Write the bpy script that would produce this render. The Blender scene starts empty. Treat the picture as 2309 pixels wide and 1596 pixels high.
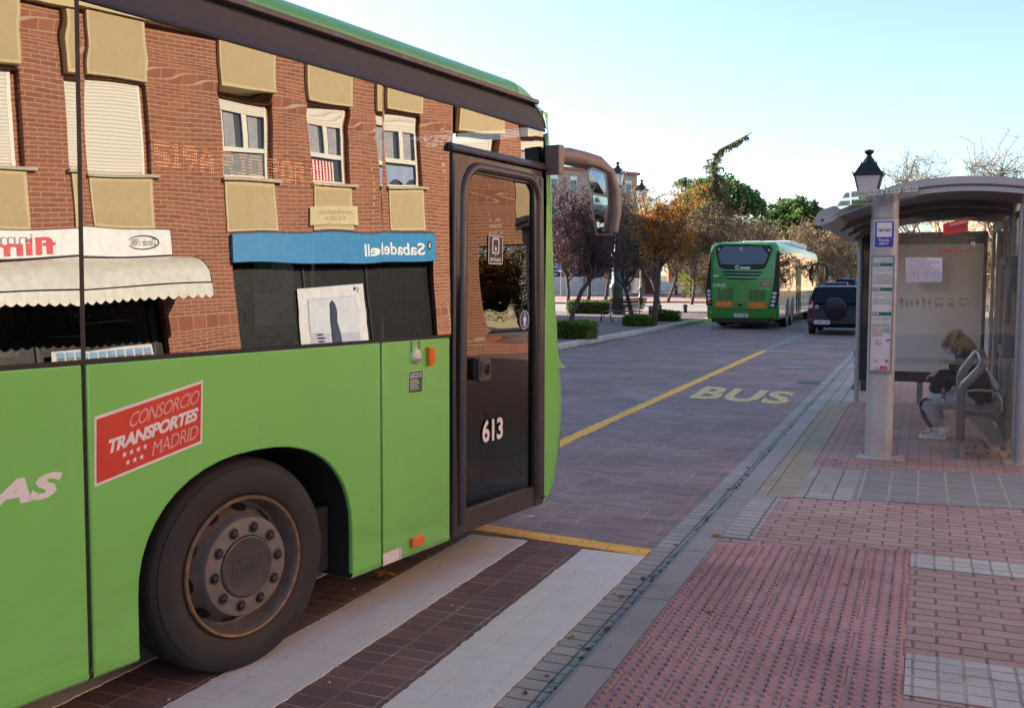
import bpy, bmesh, math, random
from mathutils import Vector, Matrix, noise

# ------------------------------------------------------------------ camera, sky, sun, exposure
scene = bpy.context.scene
COL = scene.collection
V = Vector
R = math.radians
EYE = V((0, 0, 1.75))
PITCH, YAW = 0.0753118, 0.399119            # tilted 4.3 deg down, turned 22.9 deg left of the road
FOCAL = 2200.0 / 2309.0
FWD = V((-math.sin(YAW) * math.cos(PITCH), math.cos(YAW) * math.cos(PITCH), -math.sin(PITCH)))
RGT = V((math.cos(YAW), math.sin(YAW), 0))
UPV = RGT.cross(FWD)
cam_data = bpy.data.cameras.new("camera")
cam = bpy.data.objects.new("camera", cam_data)
COL.objects.link(cam)
cam.location = EYE
cam.rotation_euler = Matrix((RGT, UPV, -FWD)).transposed().to_euler()
cam_data.sensor_fit = 'HORIZONTAL'
cam_data.sensor_width = 36.0
cam_data.lens = 36.0 * FOCAL
cam_data.clip_end = 3000
scene.camera = cam

SUN_EL, SUN_AZ = R(18.5), R(-80)              # azimuth measured from +Y (up the road) towards +X
world = bpy.data.worlds.new("World")
scene.world = world
world.use_nodes = True
wn = world.node_tree
wn.nodes.clear()
sky = wn.nodes.new('ShaderNodeTexSky')
sky.sky_type = 'NISHITA'
sky.sun_disc = False
sky.sun_elevation = SUN_EL
sky.sun_rotation = SUN_AZ
sky.air_density = 0.95
sky.dust_density = 1.1
sky.ozone_density = 2.0
bg = wn.nodes.new('ShaderNodeBackground')
bg.inputs['Strength'].default_value = 0.092
wo = wn.nodes.new('ShaderNodeOutputWorld')
wn.links.new(sky.outputs[0], bg.inputs[0])
wn.links.new(bg.outputs[0], wo.inputs[0])
sun_data = bpy.data.lights.new("sun", 'SUN')
sun_data.energy = 5.0
sun_data.angle = R(0.5)
sun_data.color = (1.0, 0.85, 0.66)
sun = bpy.data.objects.new("sun", sun_data)
COL.objects.link(sun)
TO_SUN = V((math.sin(SUN_AZ) * math.cos(SUN_EL), math.cos(SUN_AZ) * math.cos(SUN_EL), math.sin(SUN_EL)))
sun.rotation_euler = TO_SUN.to_track_quat('Z', 'Y').to_euler()
sun.location = (-30, 10, 30)
scene.view_settings.view_transform = 'Standard'
scene.view_settings.look = 'None'
scene.view_settings.exposure = 1.95
scene.view_settings.gamma = 1.0
scene.view_settings.use_curve_mapping = False
scene.cycles.max_bounces = 10
scene.cycles.transparent_max_bounces = 16
scene.cycles.use_denoising = True
scene.cycles.caustics_reflective = False
scene.cycles.sample_clamp_indirect = 6

# ------------------------------------------------------------------ surveying: where measured points of the place lie
def _ray(x, y):
    return (RGT * ((x - 1154.5) / 2200) - UPV * ((y - 798) / 2200) + FWD).normalized()
def G(x, y, z=0.0):
    d = _ray(x, y); return EYE + d * ((z - EYE.z) / d.z)
def PY(x, y, Y):
    d = _ray(x, y); return EYE + d * ((Y - EYE.y) / d.y)
def PX(x, y, X):
    d = _ray(x, y); return EYE + d * ((X - EYE.x) / d.x)

# ------------------------------------------------------------------ object helpers
def link(o, parent=None):
    COL.objects.link(o)
    if parent: o.parent = parent
    return o
def tag(o, label=None, cat=None, group=None, kind=None):
    if label: o['label'] = label
    if cat: o['category'] = cat
    if group: o['group'] = group
    if kind: o['kind'] = kind
    return o
def thing(name, label, cat, loc=(0, 0, 0), rz=0.0, group=None):
    o = bpy.data.objects.new(name, None)
    o.empty_display_size = 0.2
    link(o); o.location = loc; o.rotation_euler = (0, 0, rz)
    return tag(o, label, cat, group)
def copy_tree(o, parent=None):
    c = o.copy(); COL.objects.link(c)
    if parent: c.parent = parent
    for ch in list(o.children): copy_tree(ch, c)
    return c

class MB:
    """Collects faces and links them as one mesh object."""
    def __init__(self): self.v = []; self.f = []; self.m = []
    def vert(self, p): self.v.append(tuple(p)); return len(self.v) - 1
    def face(self, pts, m=0):
        i = len(self.v); self.v += [tuple(p) for p in pts]
        self.f.append(tuple(range(i, i + len(pts)))); self.m.append(m)
    def box(self, x0, x1, y0, y1, z0, z1, m=0, M=None):
        c = [V((x, y, z)) for z in (z0, z1) for y in (y0, y1) for x in (x0, x1)]
        if M: c = [M @ p for p in c]
        i = len(self.v); self.v += [tuple(p) for p in c]
        for q in ((0, 2, 3, 1), (4, 5, 7, 6), (0, 1, 5, 4), (2, 6, 7, 3), (0, 4, 6, 2), (1, 3, 7, 5)):
            self.f.append(tuple(i + k for k in q)); self.m.append(m)
    def prism(self, pts, fn, d0, d1, m=0, mside=None):
        """Extrudes a 2D outline; fn(a, b, d) gives the 3D point."""
        n = len(pts); i = len(self.v)
        self.v += [tuple(fn(a, b, d0)) for a, b in pts] + [tuple(fn(a, b, d1)) for a, b in pts]
        self.f.append(tuple(i + k for k in range(n))); self.m.append(m)
        self.f.append(tuple(i + n + k for k in reversed(range(n)))); self.m.append(m)
        for k in range(n):
            l = (k + 1) % n
            self.f.append((i + l, i + k, i + n + k, i + n + l)); self.m.append(m if mside is None else mside)
    def tube(self, pts, r, n=8, m=0, cap=True):
        pts = [V(p) for p in pts]; k = len(pts)
        rr = r if isinstance(r, (list, tuple)) else [r] * k
        i0 = len(self.v); up = None
        for j, p in enumerate(pts):
            a = pts[max(j - 1, 0)]; b = pts[min(j + 1, k - 1)]
            t = (b - a); t = t.normalized() if t.length > 1e-9 else V((0, 0, 1))
            if up is None: up = t.orthogonal().normalized()
            else:
                up = up - t * up.dot(t)
                up = up.normalized() if up.length > 1e-6 else t.orthogonal().normalized()
            w = t.cross(up)
            for q in range(n):
                g = 2 * math.pi * q / n
                self.v.append(tuple(p + (up * math.cos(g) + w * math.sin(g)) * rr[j]))
        for j in range(k - 1):
            for q in range(n):
                a = i0 + j * n + q; b = i0 + j * n + (q + 1) % n
                self.f.append((a, b, b + n, a + n)); self.m.append(m)
        if cap and n > 2:
            self.f.append(tuple(i0 + q for q in reversed(range(n)))); self.m.append(m)
            self.f.append(tuple(i0 + (k - 1) * n + q for q in range(n))); self.m.append(m)
    def lathe(self, prof, M=None, n=24, m=0, cap=True):
        """prof: (radius, height) pairs turned round local Z."""
        M = M or Matrix(); i0 = len(self.v); k = len(prof)
        ms = m if isinstance(m, (list, tuple)) else [m] * (k - 1)
        for r, z in prof:
            for q in range(n):
                g = 2 * math.pi * q / n
                self.v.append(tuple(M @ V((r * math.cos(g), r * math.sin(g), z))))
        for j in range(k - 1):
            for q in range(n):
                a = i0 + j * n + q; b = i0 + j * n + (q + 1) % n
                self.f.append((a, b, b + n, a + n)); self.m.append(ms[j])
        for j, rev in ((0, True), (k - 1, False)):
            if cap and prof[j][0] > 1e-6:
                q = [i0 + j * n + t for t in range(n)]
                self.f.append(tuple(reversed(q) if rev else q)); self.m.append(ms[0] if rev else ms[-1])
    def grid(self, fn, nu, nv, m=0):
        i0 = len(self.v)
        for a in range(nu + 1):
            for b in range(nv + 1): self.v.append(tuple(fn(a / nu, b / nv)))
        for a in range(nu):
            for b in range(nv):
                i = i0 + a * (nv + 1) + b
                self.f.append((i, i + nv + 1, i + nv + 2, i + 1)); self.m.append(m)
    def dome(self, c, r, h, n=7, m=0):
        i0 = len(self.v)
        for rr, hh in ((r, 0), (r * .78, h * .9)):
            for q in range(n):
                g = 2 * math.pi * q / n; self.v.append((c[0] + rr * math.cos(g), c[1] + rr * math.sin(g), c[2] + hh))
        self.v.append((c[0], c[1], c[2] + h)); t = len(self.v) - 1
        for q in range(n):
            a = i0 + q; b = i0 + (q + 1) % n
            self.f.append((a, b, b + n, a + n)); self.m.append(m)
            self.f.append((a + n, b + n, t)); self.m.append(m)
    def text(self, s, fn, m=0, shear=0.0, bold=0.0, space=1.0):
        """Lettering filled into the unit square; fn(u, v) gives the 3D point."""
        vs, fs = glyphs(s, shear, bold, space)
        xs = [p[0] for p in vs]; ys = [p[1] for p in vs]
        x0, x1, y0, y1 = min(xs), max(xs), min(ys), max(ys)
        i = len(self.v)
        self.v += [tuple(fn((p[0] - x0) / (x1 - x0), (p[1] - y0) / max(y1 - y0, 1e-6))) for p in vs]
        for f in fs: self.f.append(tuple(i + k for k in f)); self.m.append(m)
    def build(self, name, mats, parent=None, smooth=None, bevel=0.0, seg=2, fix=True):
        me = bpy.data.meshes.new(name)
        me.from_pydata(self.v, [], self.f)
        if not isinstance(mats, (list, tuple)): mats = [mats]
        for mm in mats: me.materials.append(mm)
        if len(mats) > 1: me.polygons.foreach_set('material_index', self.m)
        if fix:
            b = bmesh.new(); b.from_mesh(me)
            bmesh.ops.recalc_face_normals(b, faces=b.faces[:]); b.to_mesh(me); b.free()
        if smooth is not None:
            me.polygons.foreach_set('use_smooth', [True] * len(me.polygons))
            if smooth < 179: me.set_sharp_from_angle(angle=R(smooth))
        me.update()
        o = bpy.data.objects.new(name, me); link(o, parent)
        if bevel:
            b = o.modifiers.new('bevel', 'BEVEL'); b.width = bevel; b.segments = seg; b.limit_method = 'ANGLE'; b.angle_limit = R(35)
            b.harden_normals = False
        return o

_gl = {}
def glyphs(s, shear=0.0, bold=0.0, space=1.0):
    k = (s, shear, bold, space)
    if k in _gl: return _gl[k]
    c = bpy.data.curves.new('t', 'FONT'); c.body = s; c.size = 1.0; c.shear = shear; c.offset = bold; c.space_character = space
    c.resolution_u = 3
    o = bpy.data.objects.new('t', c); COL.objects.link(o)
    dg = bpy.context.evaluated_depsgraph_get(); dg.update()
    me = bpy.data.meshes.new_from_object(o.evaluated_get(dg))
    vs = [tuple(v.co) for v in me.vertices]; fs = [tuple(p.vertices) for p in me.polygons]
    bpy.data.objects.remove(o); bpy.data.curves.remove(c); bpy.data.meshes.remove(me)
    _gl[k] = (vs, fs); return _gl[k]

def rrect(a0, a1, b0, b1, r, n=5):
    out = []
    for cx, cy, g0 in ((a1 - r, b0 + r, -90), (a1 - r, b1 - r, 0), (a0 + r, b1 - r, 90), (a0 + r, b0 + r, 180)):
        for k in range(n + 1):
            g = R(g0 + 90 * k / n); out.append((cx + r * math.cos(g), cy + r * math.sin(g)))
    return out
def ell(cx, cy, rx, ry=None, n=20):
    ry = ry or rx
    return [(cx + rx * math.cos(2 * math.pi * k / n), cy + ry * math.sin(2 * math.pi * k / n)) for k in range(n)]
def lerp(a, b, t): return a + (b - a) * t

# ------------------------------------------------------------------ materials
class NT:
    def __init__(self, name):
        self.mat = bpy.data.materials.new(name); self.mat.use_nodes = True
        self.t = self.mat.node_tree; self.b = self.t.nodes['Principled BSDF']; self.o = self.t.nodes['Material Output']
    def n(self, typ, props=None, **ins):
        k = self.t.nodes.new(typ)
        for a, v in (props or {}).items(): setattr(k, a, v)
        for a, v in ins.items(): self.set(k, a.replace('_', ' '), v)
        return k
    def set(self, node, name, v):
        s = node.inputs[int(name)] if name.isdigit() else node.inputs[name]
        if isinstance(v, bpy.types.NodeSocket): self.t.links.new(v, s)
        elif isinstance(v, bpy.types.Node): self.t.links.new(v.outputs[0], s)
        else: s.default_value = v
    def math(self, op, a, b=None, c=None):
        k = self.t.nodes.new('ShaderNodeMath'); k.operation = op
        for i, x in enumerate((a, b, c)):
            if x is None: continue
            self.set(k, str(i), x)
        return k.outputs[0]
    def mix(self, f, a, b, blend='MIX'):
        k = self.t.nodes.new('ShaderNodeMix'); k.data_type = 'RGBA'; k.blend_type = blend
        for s, x in ((k.inputs[0], f), (k.inputs[6], a), (k.inputs[7], b)):
            if isinstance(x, bpy.types.NodeSocket): self.t.links.new(x, s)
            else: s.default_value = x if not isinstance(x, tuple) or len(x) == 4 else (*x, 1)
        return k.outputs[2]
    def ramp(self, f, a, b, c0=0.0, c1=1.0):
        k = self.t.nodes.new('ShaderNodeMapRange'); self.set(k, '0', f)
        for i, x in ((1, a), (2, b), (3, c0), (4, c1)): k.inputs[i].default_value = x
        return k.outputs[0]
    def obj(self): return self.n('ShaderNodeTexCoord').outputs['Object']
    def pos(self): return self.n('ShaderNodeNewGeometry').outputs['Position']
    def map(self, vec, scale=(1, 1, 1), loc=(0, 0, 0), rot=(0, 0, 0)):
        k = self.n('ShaderNodeMapping'); self.set(k, 'Vector', vec)
        k.inputs['Scale'].default_value = scale; k.inputs['Location'].default_value = loc; k.inputs['Rotation'].default_value = rot
        return k.outputs[0]
    def noise(self, vec, scale, detail=4, rough=.55, dist=0.0):
        k = self.n('ShaderNodeTexNoise'); self.set(k, 'Vector', vec)
        k.inputs['Scale'].default_value = scale; k.inputs['Detail'].default_value = detail; k.inputs['Roughness'].default_value = rough
        k.inputs['Distortion'].default_value = dist
        return k.outputs[0]
    def bump(self, h, strength=.5, dist=.01):
        k = self.n('ShaderNodeBump'); self.set(k, 'Height', h)
        k.inputs['Strength'].default_value = strength; k.inputs['Distance'].default_value = dist
        self.t.links.new(k.outputs[0], self.b.inputs['Normal']); return k
    def base(self, **kw):
        names = dict(col='Base Color', rough='Roughness', metal='Metallic', spec='Specular IOR Level', coat='Coat Weight', ior='IOR', emis='Emission Color', es='Emission Strength', coatr='Coat Roughness', trans='Transmission Weight', alpha='Alpha', sub='Subsurface Weight')
        for k, v in kw.items():
            if k == 'col' and isinstance(v, tuple) and len(v) == 3: v = (*v, 1)
            if k == 'emis' and len(v) == 3: v = (*v, 1)
            self.set(self.b, names[k], v)
        return self

def plain(name, col, rough=.5, metal=0., var=.12, vs=8., bump=0., bs=60., coat=0., spec=.5, dirt=None):
    """A paint, plastic, cloth or metal with some tonal unevenness."""
    N = NT(name); p = N.pos()
    n = N.noise(p, vs, 5, .6)
    f = N.ramp(n, .3, .7, 1 - var, 1 + var)
    c = N.mix(1.0, (*col, 1), (1, 1, 1, 1), 'MULTIPLY')
    k = N.n('ShaderNodeVectorMath', dict(operation='SCALE')); N.set(k, '0', (*col,)); N.set(k, 'Scale', f)
    c = k.outputs[0]
    if dirt:
        d = N.ramp(N.noise(p, 2.3, 6, .65, .6), .48, .75)
        c = N.mix(d, c, dirt)
    N.base(col=c, rough=N.ramp(N.noise(p, vs * 2.7, 4), .2, .8, max(rough - .06, 0.02), rough + .06), metal=metal, coat=coat, spec=spec)
    if bump: N.bump(N.noise(p, bs, 4), bump, .01)
    return N.mat

def pavers(name, c1, c2, mortar, bw, rh, gap, swap=False, off=.5, bump=.6, rot=0.0, wear=.25, loc=(0, 0, 0), coat=0.0, dark=(.05, .045, .045), rough=.82):
    N = NT(name); p = N.pos()
    if swap:
        s = N.n('ShaderNodeSeparateXYZ'); N.set(s, '0', p)
        k = N.n('ShaderNodeCombineXYZ'); N.set(k, '0', s.outputs[1]); N.set(k, '1', s.outputs[0]); q = k.outputs[0]
    else: q = p
    q = N.map(q, loc=loc, rot=(0, 0, rot))
    # joints wander a little
    w = N.n('ShaderNodeVectorMath', dict(operation='SCALE'))
    nn = N.n('ShaderNodeTexNoise'); N.set(nn, 'Vector', p); nn.inputs['Scale'].default_value = 5.0; nn.inputs['Detail'].default_value = 1
    sb = N.n('ShaderNodeVectorMath', dict(operation='SUBTRACT')); N.set(sb, '0', nn.outputs['Color']); sb.inputs[1].default_value = (.5, .5, .5)
    N.set(w, '0', sb.outputs[0]); N.set(w, 'Scale', .016)
    ad = N.n('ShaderNodeVectorMath', dict(operation='ADD')); N.set(ad, '0', q); N.set(ad, '1', w.outputs[0])
    b = N.n('ShaderNodeTexBrick', dict(offset=off)); N.set(b, 'Vector', ad.outputs[0])
    for k, v in (('Color1', c1), ('Color2', c2), ('Mortar', mortar)): b.inputs[k].default_value = (*v, 1)
    for k, v in (('Scale', 1.0), ('Mortar Size', gap), ('Mortar Smooth', .25), ('Bias', 0.0), ('Brick Width', bw), ('Row Height', rh)): b.inputs[k].default_value = v
    bcol = N.mix(N.math('MULTIPLY', b.outputs['Fac'], N.ramp(N.noise(p, 3.2, 4, .7), .42, .62, 0, .85)), b.outputs[0], tuple(x * 2.1 for x in mortar) if sum(mortar) > .4 else tuple(x * .4 for x in mortar))
    big = N.ramp(N.noise(p, .9, 5, .65), .25, .75, 1 - wear, 1 + wear)
    k = N.n('ShaderNodeVectorMath', dict(operation='SCALE')); N.set(k, '0', bcol); N.set(k, 'Scale', big)
    fine = N.noise(p, 260, 3, .7)
    c = N.mix(N.ramp(fine, .35, .7, 0, .3), k.outputs[0], (c1[0] * 1.7, c1[1] * 1.7, c1[2] * 1.7), 'MIX')
    st = N.ramp(N.noise(p, 2.6, 6, .7, .8), .58, .78, 0, .55)
    c = N.mix(st, c, dark)
    spk = N.ramp(N.noise(p, 90, 1), .735, .75)      # gum, grit
    c = N.mix(spk, c, (.5, .49, .47))
    N.base(col=c, rough=rough, spec=.35)
    inv = N.math('SUBTRACT', 1.0, b.outputs['Fac'])
    hgt = N.math('ADD', inv, N.math('MULTIPLY', fine, .22))
    hgt = N.math('ADD', hgt, N.math('MULTIPLY', N.noise(p, 14, 3), .35))
    N.bump(hgt, bump, .006)
    return N.mat

# ================================================================== SETTING: ground, road, pavements, markings
rng = random.Random(7)
def GZ(Y): return 0.010 * max(0.0, Y - 45.0)

M_road = pavers("road_pavers", (.26, .17, .165), (.155, .115, .12), (.2, .165, .15), .105, .205, .0062, swap=True, bump=.8, wear=.45, loc=(0, .03, 0), dark=(.055, .042, .042), rough=.72)
M_cross = pavers("crossing_pavers", (.185, .11, .10), (.115, .075, .075), (.2, .165, .15), .105, .205, .0055, swap=True, off=0.0, bump=.9, wear=.35, loc=(0, -.01, 0))
M_gut = pavers("gutter_pavers", (.34, .33, .30), (.27, .265, .25), (.07, .065, .055), .205, .105, .006, off=0.0, bump=.9, wear=.3, loc=(.02, 0, 0))
M_walk = pavers("red_pavers", (.38, .255, .235), (.29, .195, .18), (.14, .12, .09), .205, .102, .0075, bump=1.0, wear=.28)
M_plaza = pavers("plaza_pavers", (.215, .15, .15), (.17, .125, .13), (.15, .125, .12), .205, .102, .005, bump=.4, wear=.35)
M_grey = pavers("grey_pavers", (.36, .35, .33), (.30, .295, .285), (.10, .085, .06), .205, .102, .007, off=0.0, bump=1.0, wear=.25)
M_white = pavers("white_pavers", (.44, .43, .40), (.35, .345, .325), (.17, .15, .11), .103, .103, .007, off=0.0, bump=1.0, wear=.2)
M_kerb = pavers("kerb_stone", (.30, .29, .275), (.25, .245, .235), (.09, .08, .07), 1.0, 40.0, .006, swap=True, off=0.0, bump=.5, wear=.3)

def groove_mat():
    N = NT("grooved_tiles"); p = N.pos()
    s = N.n('ShaderNodeSeparateXYZ'); N.set(s, '0', p)
    g = N.math('SINE', N.math('MULTIPLY', s.outputs[1], 2 * math.pi / .034))
    b = N.n('ShaderNodeTexBrick', dict(offset=0.0)); N.set(b, 'Vector', p)
    for k, v in (('Scale', 1.0), ('Mortar Size', .011), ('Mortar Smooth', .2), ('Brick Width', .215), ('Row Height', .215)): b.inputs[k].default_value = v
    b.inputs['Color1'].default_value = (.33, .33, .325, 1); b.inputs['Color2'].default_value = (.28, .285, .285, 1); b.inputs['Mortar'].default_value = (.46, .43, .38, 1)
    c = N.mix(N.ramp(g, -.8, .1, .7, 0), b.outputs[0], (.12, .115, .11))
    c = N.mix(N.ramp(N.noise(p, 3, 6, .7), .5, .75, 0, .5), c, (.19, .185, .18))
    N.base(col=c, rough=.8, spec=.3)
    h = N.math('ADD', N.ramp(g, -.6, .4), N.math('MULTIPLY', b.outputs['Fac'], -.6))
    N.bump(N.math('ADD', h, N.math('MULTIPLY', N.noise(p, 200), .25)), .9, .006)
    return N.mat
M_groove = groove_mat()
def ochre_mat():
    N = NT("ochre_tactile"); p = N.pos()
    s = N.n('ShaderNodeSeparateXYZ'); N.set(s, '0', p)
    a = N.math('SINE', N.math('MULTIPLY', s.outputs[0], 2 * math.pi / .042)); c2 = N.math('SINE', N.math('MULTIPLY', s.outputs[1], 2 * math.pi / .075))
    h = N.ramp(N.math('MULTIPLY', N.ramp(a, -.2, .5), N.ramp(c2, -.5, .2)), 0, .8)
    b = N.n('ShaderNodeTexBrick', dict(offset=0.0)); N.set(b, 'Vector', N.map(p, loc=(.075, 0, 0)))
    for k, v in (('Scale', 1.0), ('Mortar Size', .006), ('Brick Width', .205), ('Row Height', .205)): b.inputs[k].default_value = v
    b.inputs['Color1'].default_value = (.42, .38, .29, 1); b.inputs['Color2'].default_value = (.36, .325, .25, 1); b.inputs['Mortar'].default_value = (.14, .12, .09, 1)
    c = N.mix(N.ramp(h, .2, .8, .35, 0), b.outputs[0], (.22, .2, .16))
    c = N.mix(N.ramp(N.noise(p, 4, 6, .7), .5, .75, 0, .5), c, (.25, .22, .17))
    N.base(col=c, rough=.82, spec=.3)
    N.bump(N.math('ADD', h, N.math('MULTIPLY', N.noise(p, 220), .3)), .9, .006)
    return N.mat
M_ochre = ochre_mat()
def tact_mat():
    N = NT("red_tactile"); p = N.pos()
    b = N.n('ShaderNodeTexBrick', dict(offset=.35)); N.set(b, 'Vector', N.map(p, loc=(.04, 0, 0)))
    for k, v in (('Scale', 1.0), ('Mortar Size', .0025), ('Brick Width', .222), ('Row Height', .222)): b.inputs[k].default_value = v
    b.inputs['Color1'].default_value = (.42, .245, .235, 1); b.inputs['Color2'].default_value = (.335, .195, .19, 1); b.inputs['Mortar'].default_value = (.1, .06, .06, 1)
    k = N.n('ShaderNodeVectorMath', dict(operation='SCALE')); N.set(k, '0', b.outputs[0]); N.set(k, 'Scale', N.ramp(N.noise(p, 1.3, 5, .65), .25, .75, .72, 1.25))
    c = N.mix(N.ramp(N.noise(p, 240, 3, .7), .4, .7, 0, .3), k.outputs[0], (.55, .36, .34))
    c = N.mix(N.ramp(N.noise(p, 5, 6, .7, .6), .6, .8, 0, .5), c, (.5, .42, .40))
    c = N.mix(N.ramp(N.noise(p, 70, 1), .74, .75), c, (.6, .58, .55))
    N.base(col=c, rough=.78, spec=.35)
    N.bump(N.math('ADD', N.math('MULTIPLY', N.noise(p, 260), .3), N.math('MULTIPLY', b.outputs['Fac'], -1.0)), .5, .005)
    return N.mat
M_tact = tact_mat()
def earth_mat():
    N = NT("dry_ground"); p = N.pos()
    c = N.mix(N.ramp(N.noise(p, .12, 6, .6), .35, .65), (.20, .165, .12), (.10, .12, .05))
    c = N.mix(N.ramp(N.noise(p, 3, 5), .4, .7, 0, .6), c, (.13, .10, .075))
    N.base(col=c, rough=.95, spec=.2); N.bump(N.noise(p, 8, 5), .6, .05)
    return N.mat
def asphalt_mat():
    N = NT("asphalt"); p = N.pos()
    c = N.mix(N.ramp(N.noise(p, .8, 5), .3, .7), (.30, .28, .26), (.23, .22, .21))
    N.base(col=c, rough=.9); N.bump(N.noise(p, 90, 3), .4, .01)
    return N.mat
def paint(name, col, worn, amt=.62):
    N = NT(name); p = N.pos()
    s = N.n('ShaderNodeSeparateXYZ'); N.set(s, '0', p)
    k = N.n('ShaderNodeCombineXYZ'); N.set(k, '0', s.outputs[1]); N.set(k, '1', s.outputs[0])
    b = N.n('ShaderNodeTexBrick', dict(offset=.0)); N.set(b, 'Vector', N.map(k.outputs[0], loc=(0, .02, 0)))
    for q, v in (('Scale', 1.0), ('Mortar Size', .0045), ('Mortar Smooth', .6), ('Brick Width', .105), ('Row Height', .205)): b.inputs[q].default_value = v
    n = N.noise(p, 6, 7, .7, .4)
    c = N.mix(N.ramp(n, .35, .75, 0, .5), (*col, 1), tuple(x * .72 for x in col))
    f = N.ramp(N.noise(p, 24, 6, .75), amt, amt + .06, 0, .85)
    c = N.mix(f, c, worn)
    c = N.mix(N.math('MULTIPLY', b.outputs['Fac'], .10 if amt > .6 else .5), c, tuple(x * .55 for x in worn))
    N.base(col=c, rough=.7, spec=.35)
    N.bump(N.math('ADD', N.math('MULTIPLY', N.noise(p, 40, 6, .7), .8), N.math('MULTIPLY', b.outputs['Fac'], -.55)), .55, .006)
    return N.mat
M_wpaint = paint("white_road_paint", (.72, .71, .68), (.30, .25, .22), .66)
M_ypaint = paint("yellow_road_paint", (.95, .53, .07), (.2, .13, .09), .59)
M_ypaint2 = paint("worn_yellow_paint", (.72, .56, .25), (.19, .13, .11), .56)

def sheet(name, mat, pts, z=None):
    b = MB(); b.face([(p[0], p[1], p[2] if z is None else z) for p in pts])
    return tag(b.build(name, mat), kind='structure')
def strip(name, mat, x0, x1, ys, z):
    b = MB(); n = len(ys) - 1
    for i in range(n):
        a, c = ys[i], ys[i + 1]
        b.face([(x0, a, GZ(a) + z), (x1, a, GZ(a) + z), (x1, c, GZ(c) + z), (x0, c, GZ(c) + z)])
    return tag(b.build(name, mat), kind='structure')
YS = [-40, 0, 20, 45, 60, 90, 140, 220, 400]
b = MB(); xs = [-700, -60, -8.5, -1.3, 20, 700]; ys = [-80, 45, 90, 160, 400, 1600]
for i in range(5):
    for j in range(5):
        b.face([(xs[i], ys[j], GZ(min(ys[j], 400)) - .03), (xs[i + 1], ys[j], GZ(min(ys[j], 400)) - .03), (xs[i + 1], ys[j + 1], GZ(min(ys[j + 1], 400)) - .03), (xs[i], ys[j + 1], GZ(min(ys[j + 1], 400)) - .03)])
tag(b.build('ground', earth_mat()), kind='structure')
strip('road', M_road, -8.5, -1.58, [6.05] + YS[2:], 0)
strip('road', M_cross, -8.5, -1.58, [-40, 0, 6.05], 0)
strip('gutter', M_gut, -1.58, -1.385, YS, 0.0005)
# right kerb: a low rounded stone
b = MB()
prof = [(-1.385, -.02), (-1.385, .03), (-1.37, .045), (-1.345, .052), (-1.20, .054), (-1.20, -.02)]
for i in range(len(YS) - 1):
    a, c = YS[i], YS[i + 1]
    for k in range(len(prof) - 1):
        (xa, za), (xb, zb) = prof[k], prof[k + 1]
        b.face([(xa, a, za + GZ(a)), (xb, a, zb + GZ(a)), (xb, c, zb + GZ(c)), (xa, c, za + GZ(c))])
tag(b.build('kerb', M_kerb, smooth=40), kind='structure')
WZ = .048
strip('pavement', M_walk, -1.20, 9.2, YS, WZ)
strip('pavement', M_grey, -1.20, -.99, [6.42, 7.79], WZ + .003)
strip('pavement', M_grey, -.90, -.475, [7.86, 9.2], WZ + .003)
b = MB(); b.face([(-.475, 7.93, WZ + .003), (3.2, 8.35, WZ + .003), (3.2, 10.0, WZ + .003), (-.475, 9.28, WZ + .003)])
tag(b.build('tactile_paving', M_groove), kind='structure')
strip('tactile_paving', M_ochre, -1.19, -.90, [7.79, 14.0], WZ + .004)
strip('pavement', M_grey, -1.19, -.90, [14.0, 60], WZ + .003)
strip('pavement', M_white, -.03, 4, [6.17, 6.50], WZ + .003)
strip('pavement', M_white, -.03, 4, [4.22, 4.71], WZ + .003)
# red studded tactile field by the crossing
b = MB(); z = WZ + .006
b.face([(-1.195, 1.2, z), (-.035, 1.2, z), (-.035, 6.56, z), (-1.195, 6.24, z)])
for j in range(int((6.6 - 2.2) / .0555)):
    y = 2.2 + j * .0555
    for i in range(21):
        x = -1.168 + i * .0555
        if y < 6.22 + (x + 1.195) * .276: b.dome((x + rng.uniform(-.0015, .0015), y, z), .0138, .0098, 8)
tag(b.build('tactile_paving', M_tact, smooth=50), kind='structure')
# left kerb and plaza
b = MB()
prof = [(-8.5, -.02), (-8.5, .10), (-8.53, .125), (-8.72, .128)]
ysl = [-40, 0, 20, 34, 45, 52]
for i in range(len(ysl) - 1):
    a, c = ysl[i], ysl[i + 1]
    for k in range(len(prof) - 1):
        (xa, za), (xb, zb) = prof[k], prof[k + 1]
        b.face([(xa, a, za), (xb, a, zb), (xb, c, zb), (xa, c, za)])
tag(b.build('kerb', pavers("left_kerb_stone", (.50, .45, .38), (.42, .38, .33), (.15, .13, .1), .8, 40., .006, swap=True, off=0., bump=.5), smooth=40), kind='structure')
PZ = .12
sheet('plaza_pavement', M_plaza, [(-8.70, -40, PZ), (-8.70, 52, PZ), (-13.0, 51.5, PZ), (-21.5, 46, PZ), (-60, 22, PZ), (-60, -40, PZ)])
M_side = asphalt_mat()
sheet('side_road', M_side, [(-8.5, 52.0, .074), (-8.5, 66, .215), (-16, 66, .215), (-24, 61, .165), (-80, 40, .02), (-80, 10, -.015), (-60, 22, -.015), (-21.5, 46, .0), (-13, 51.5, .065)])
M_pave2 = pavers("far_pavers", (.33, .20, .19), (.28, .18, .17), (.2, .16, .15), .4, .4, .01, bump=.3)
sheet('side_pavement', M_pave2, [(-8.6, 66, .30), (-8.6, 160, 1.24), (-60, 160, 1.24), (-80, 60, .2), (-80, 40, .10), (-24, 61, .25), (-16, 66, .30)])

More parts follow.
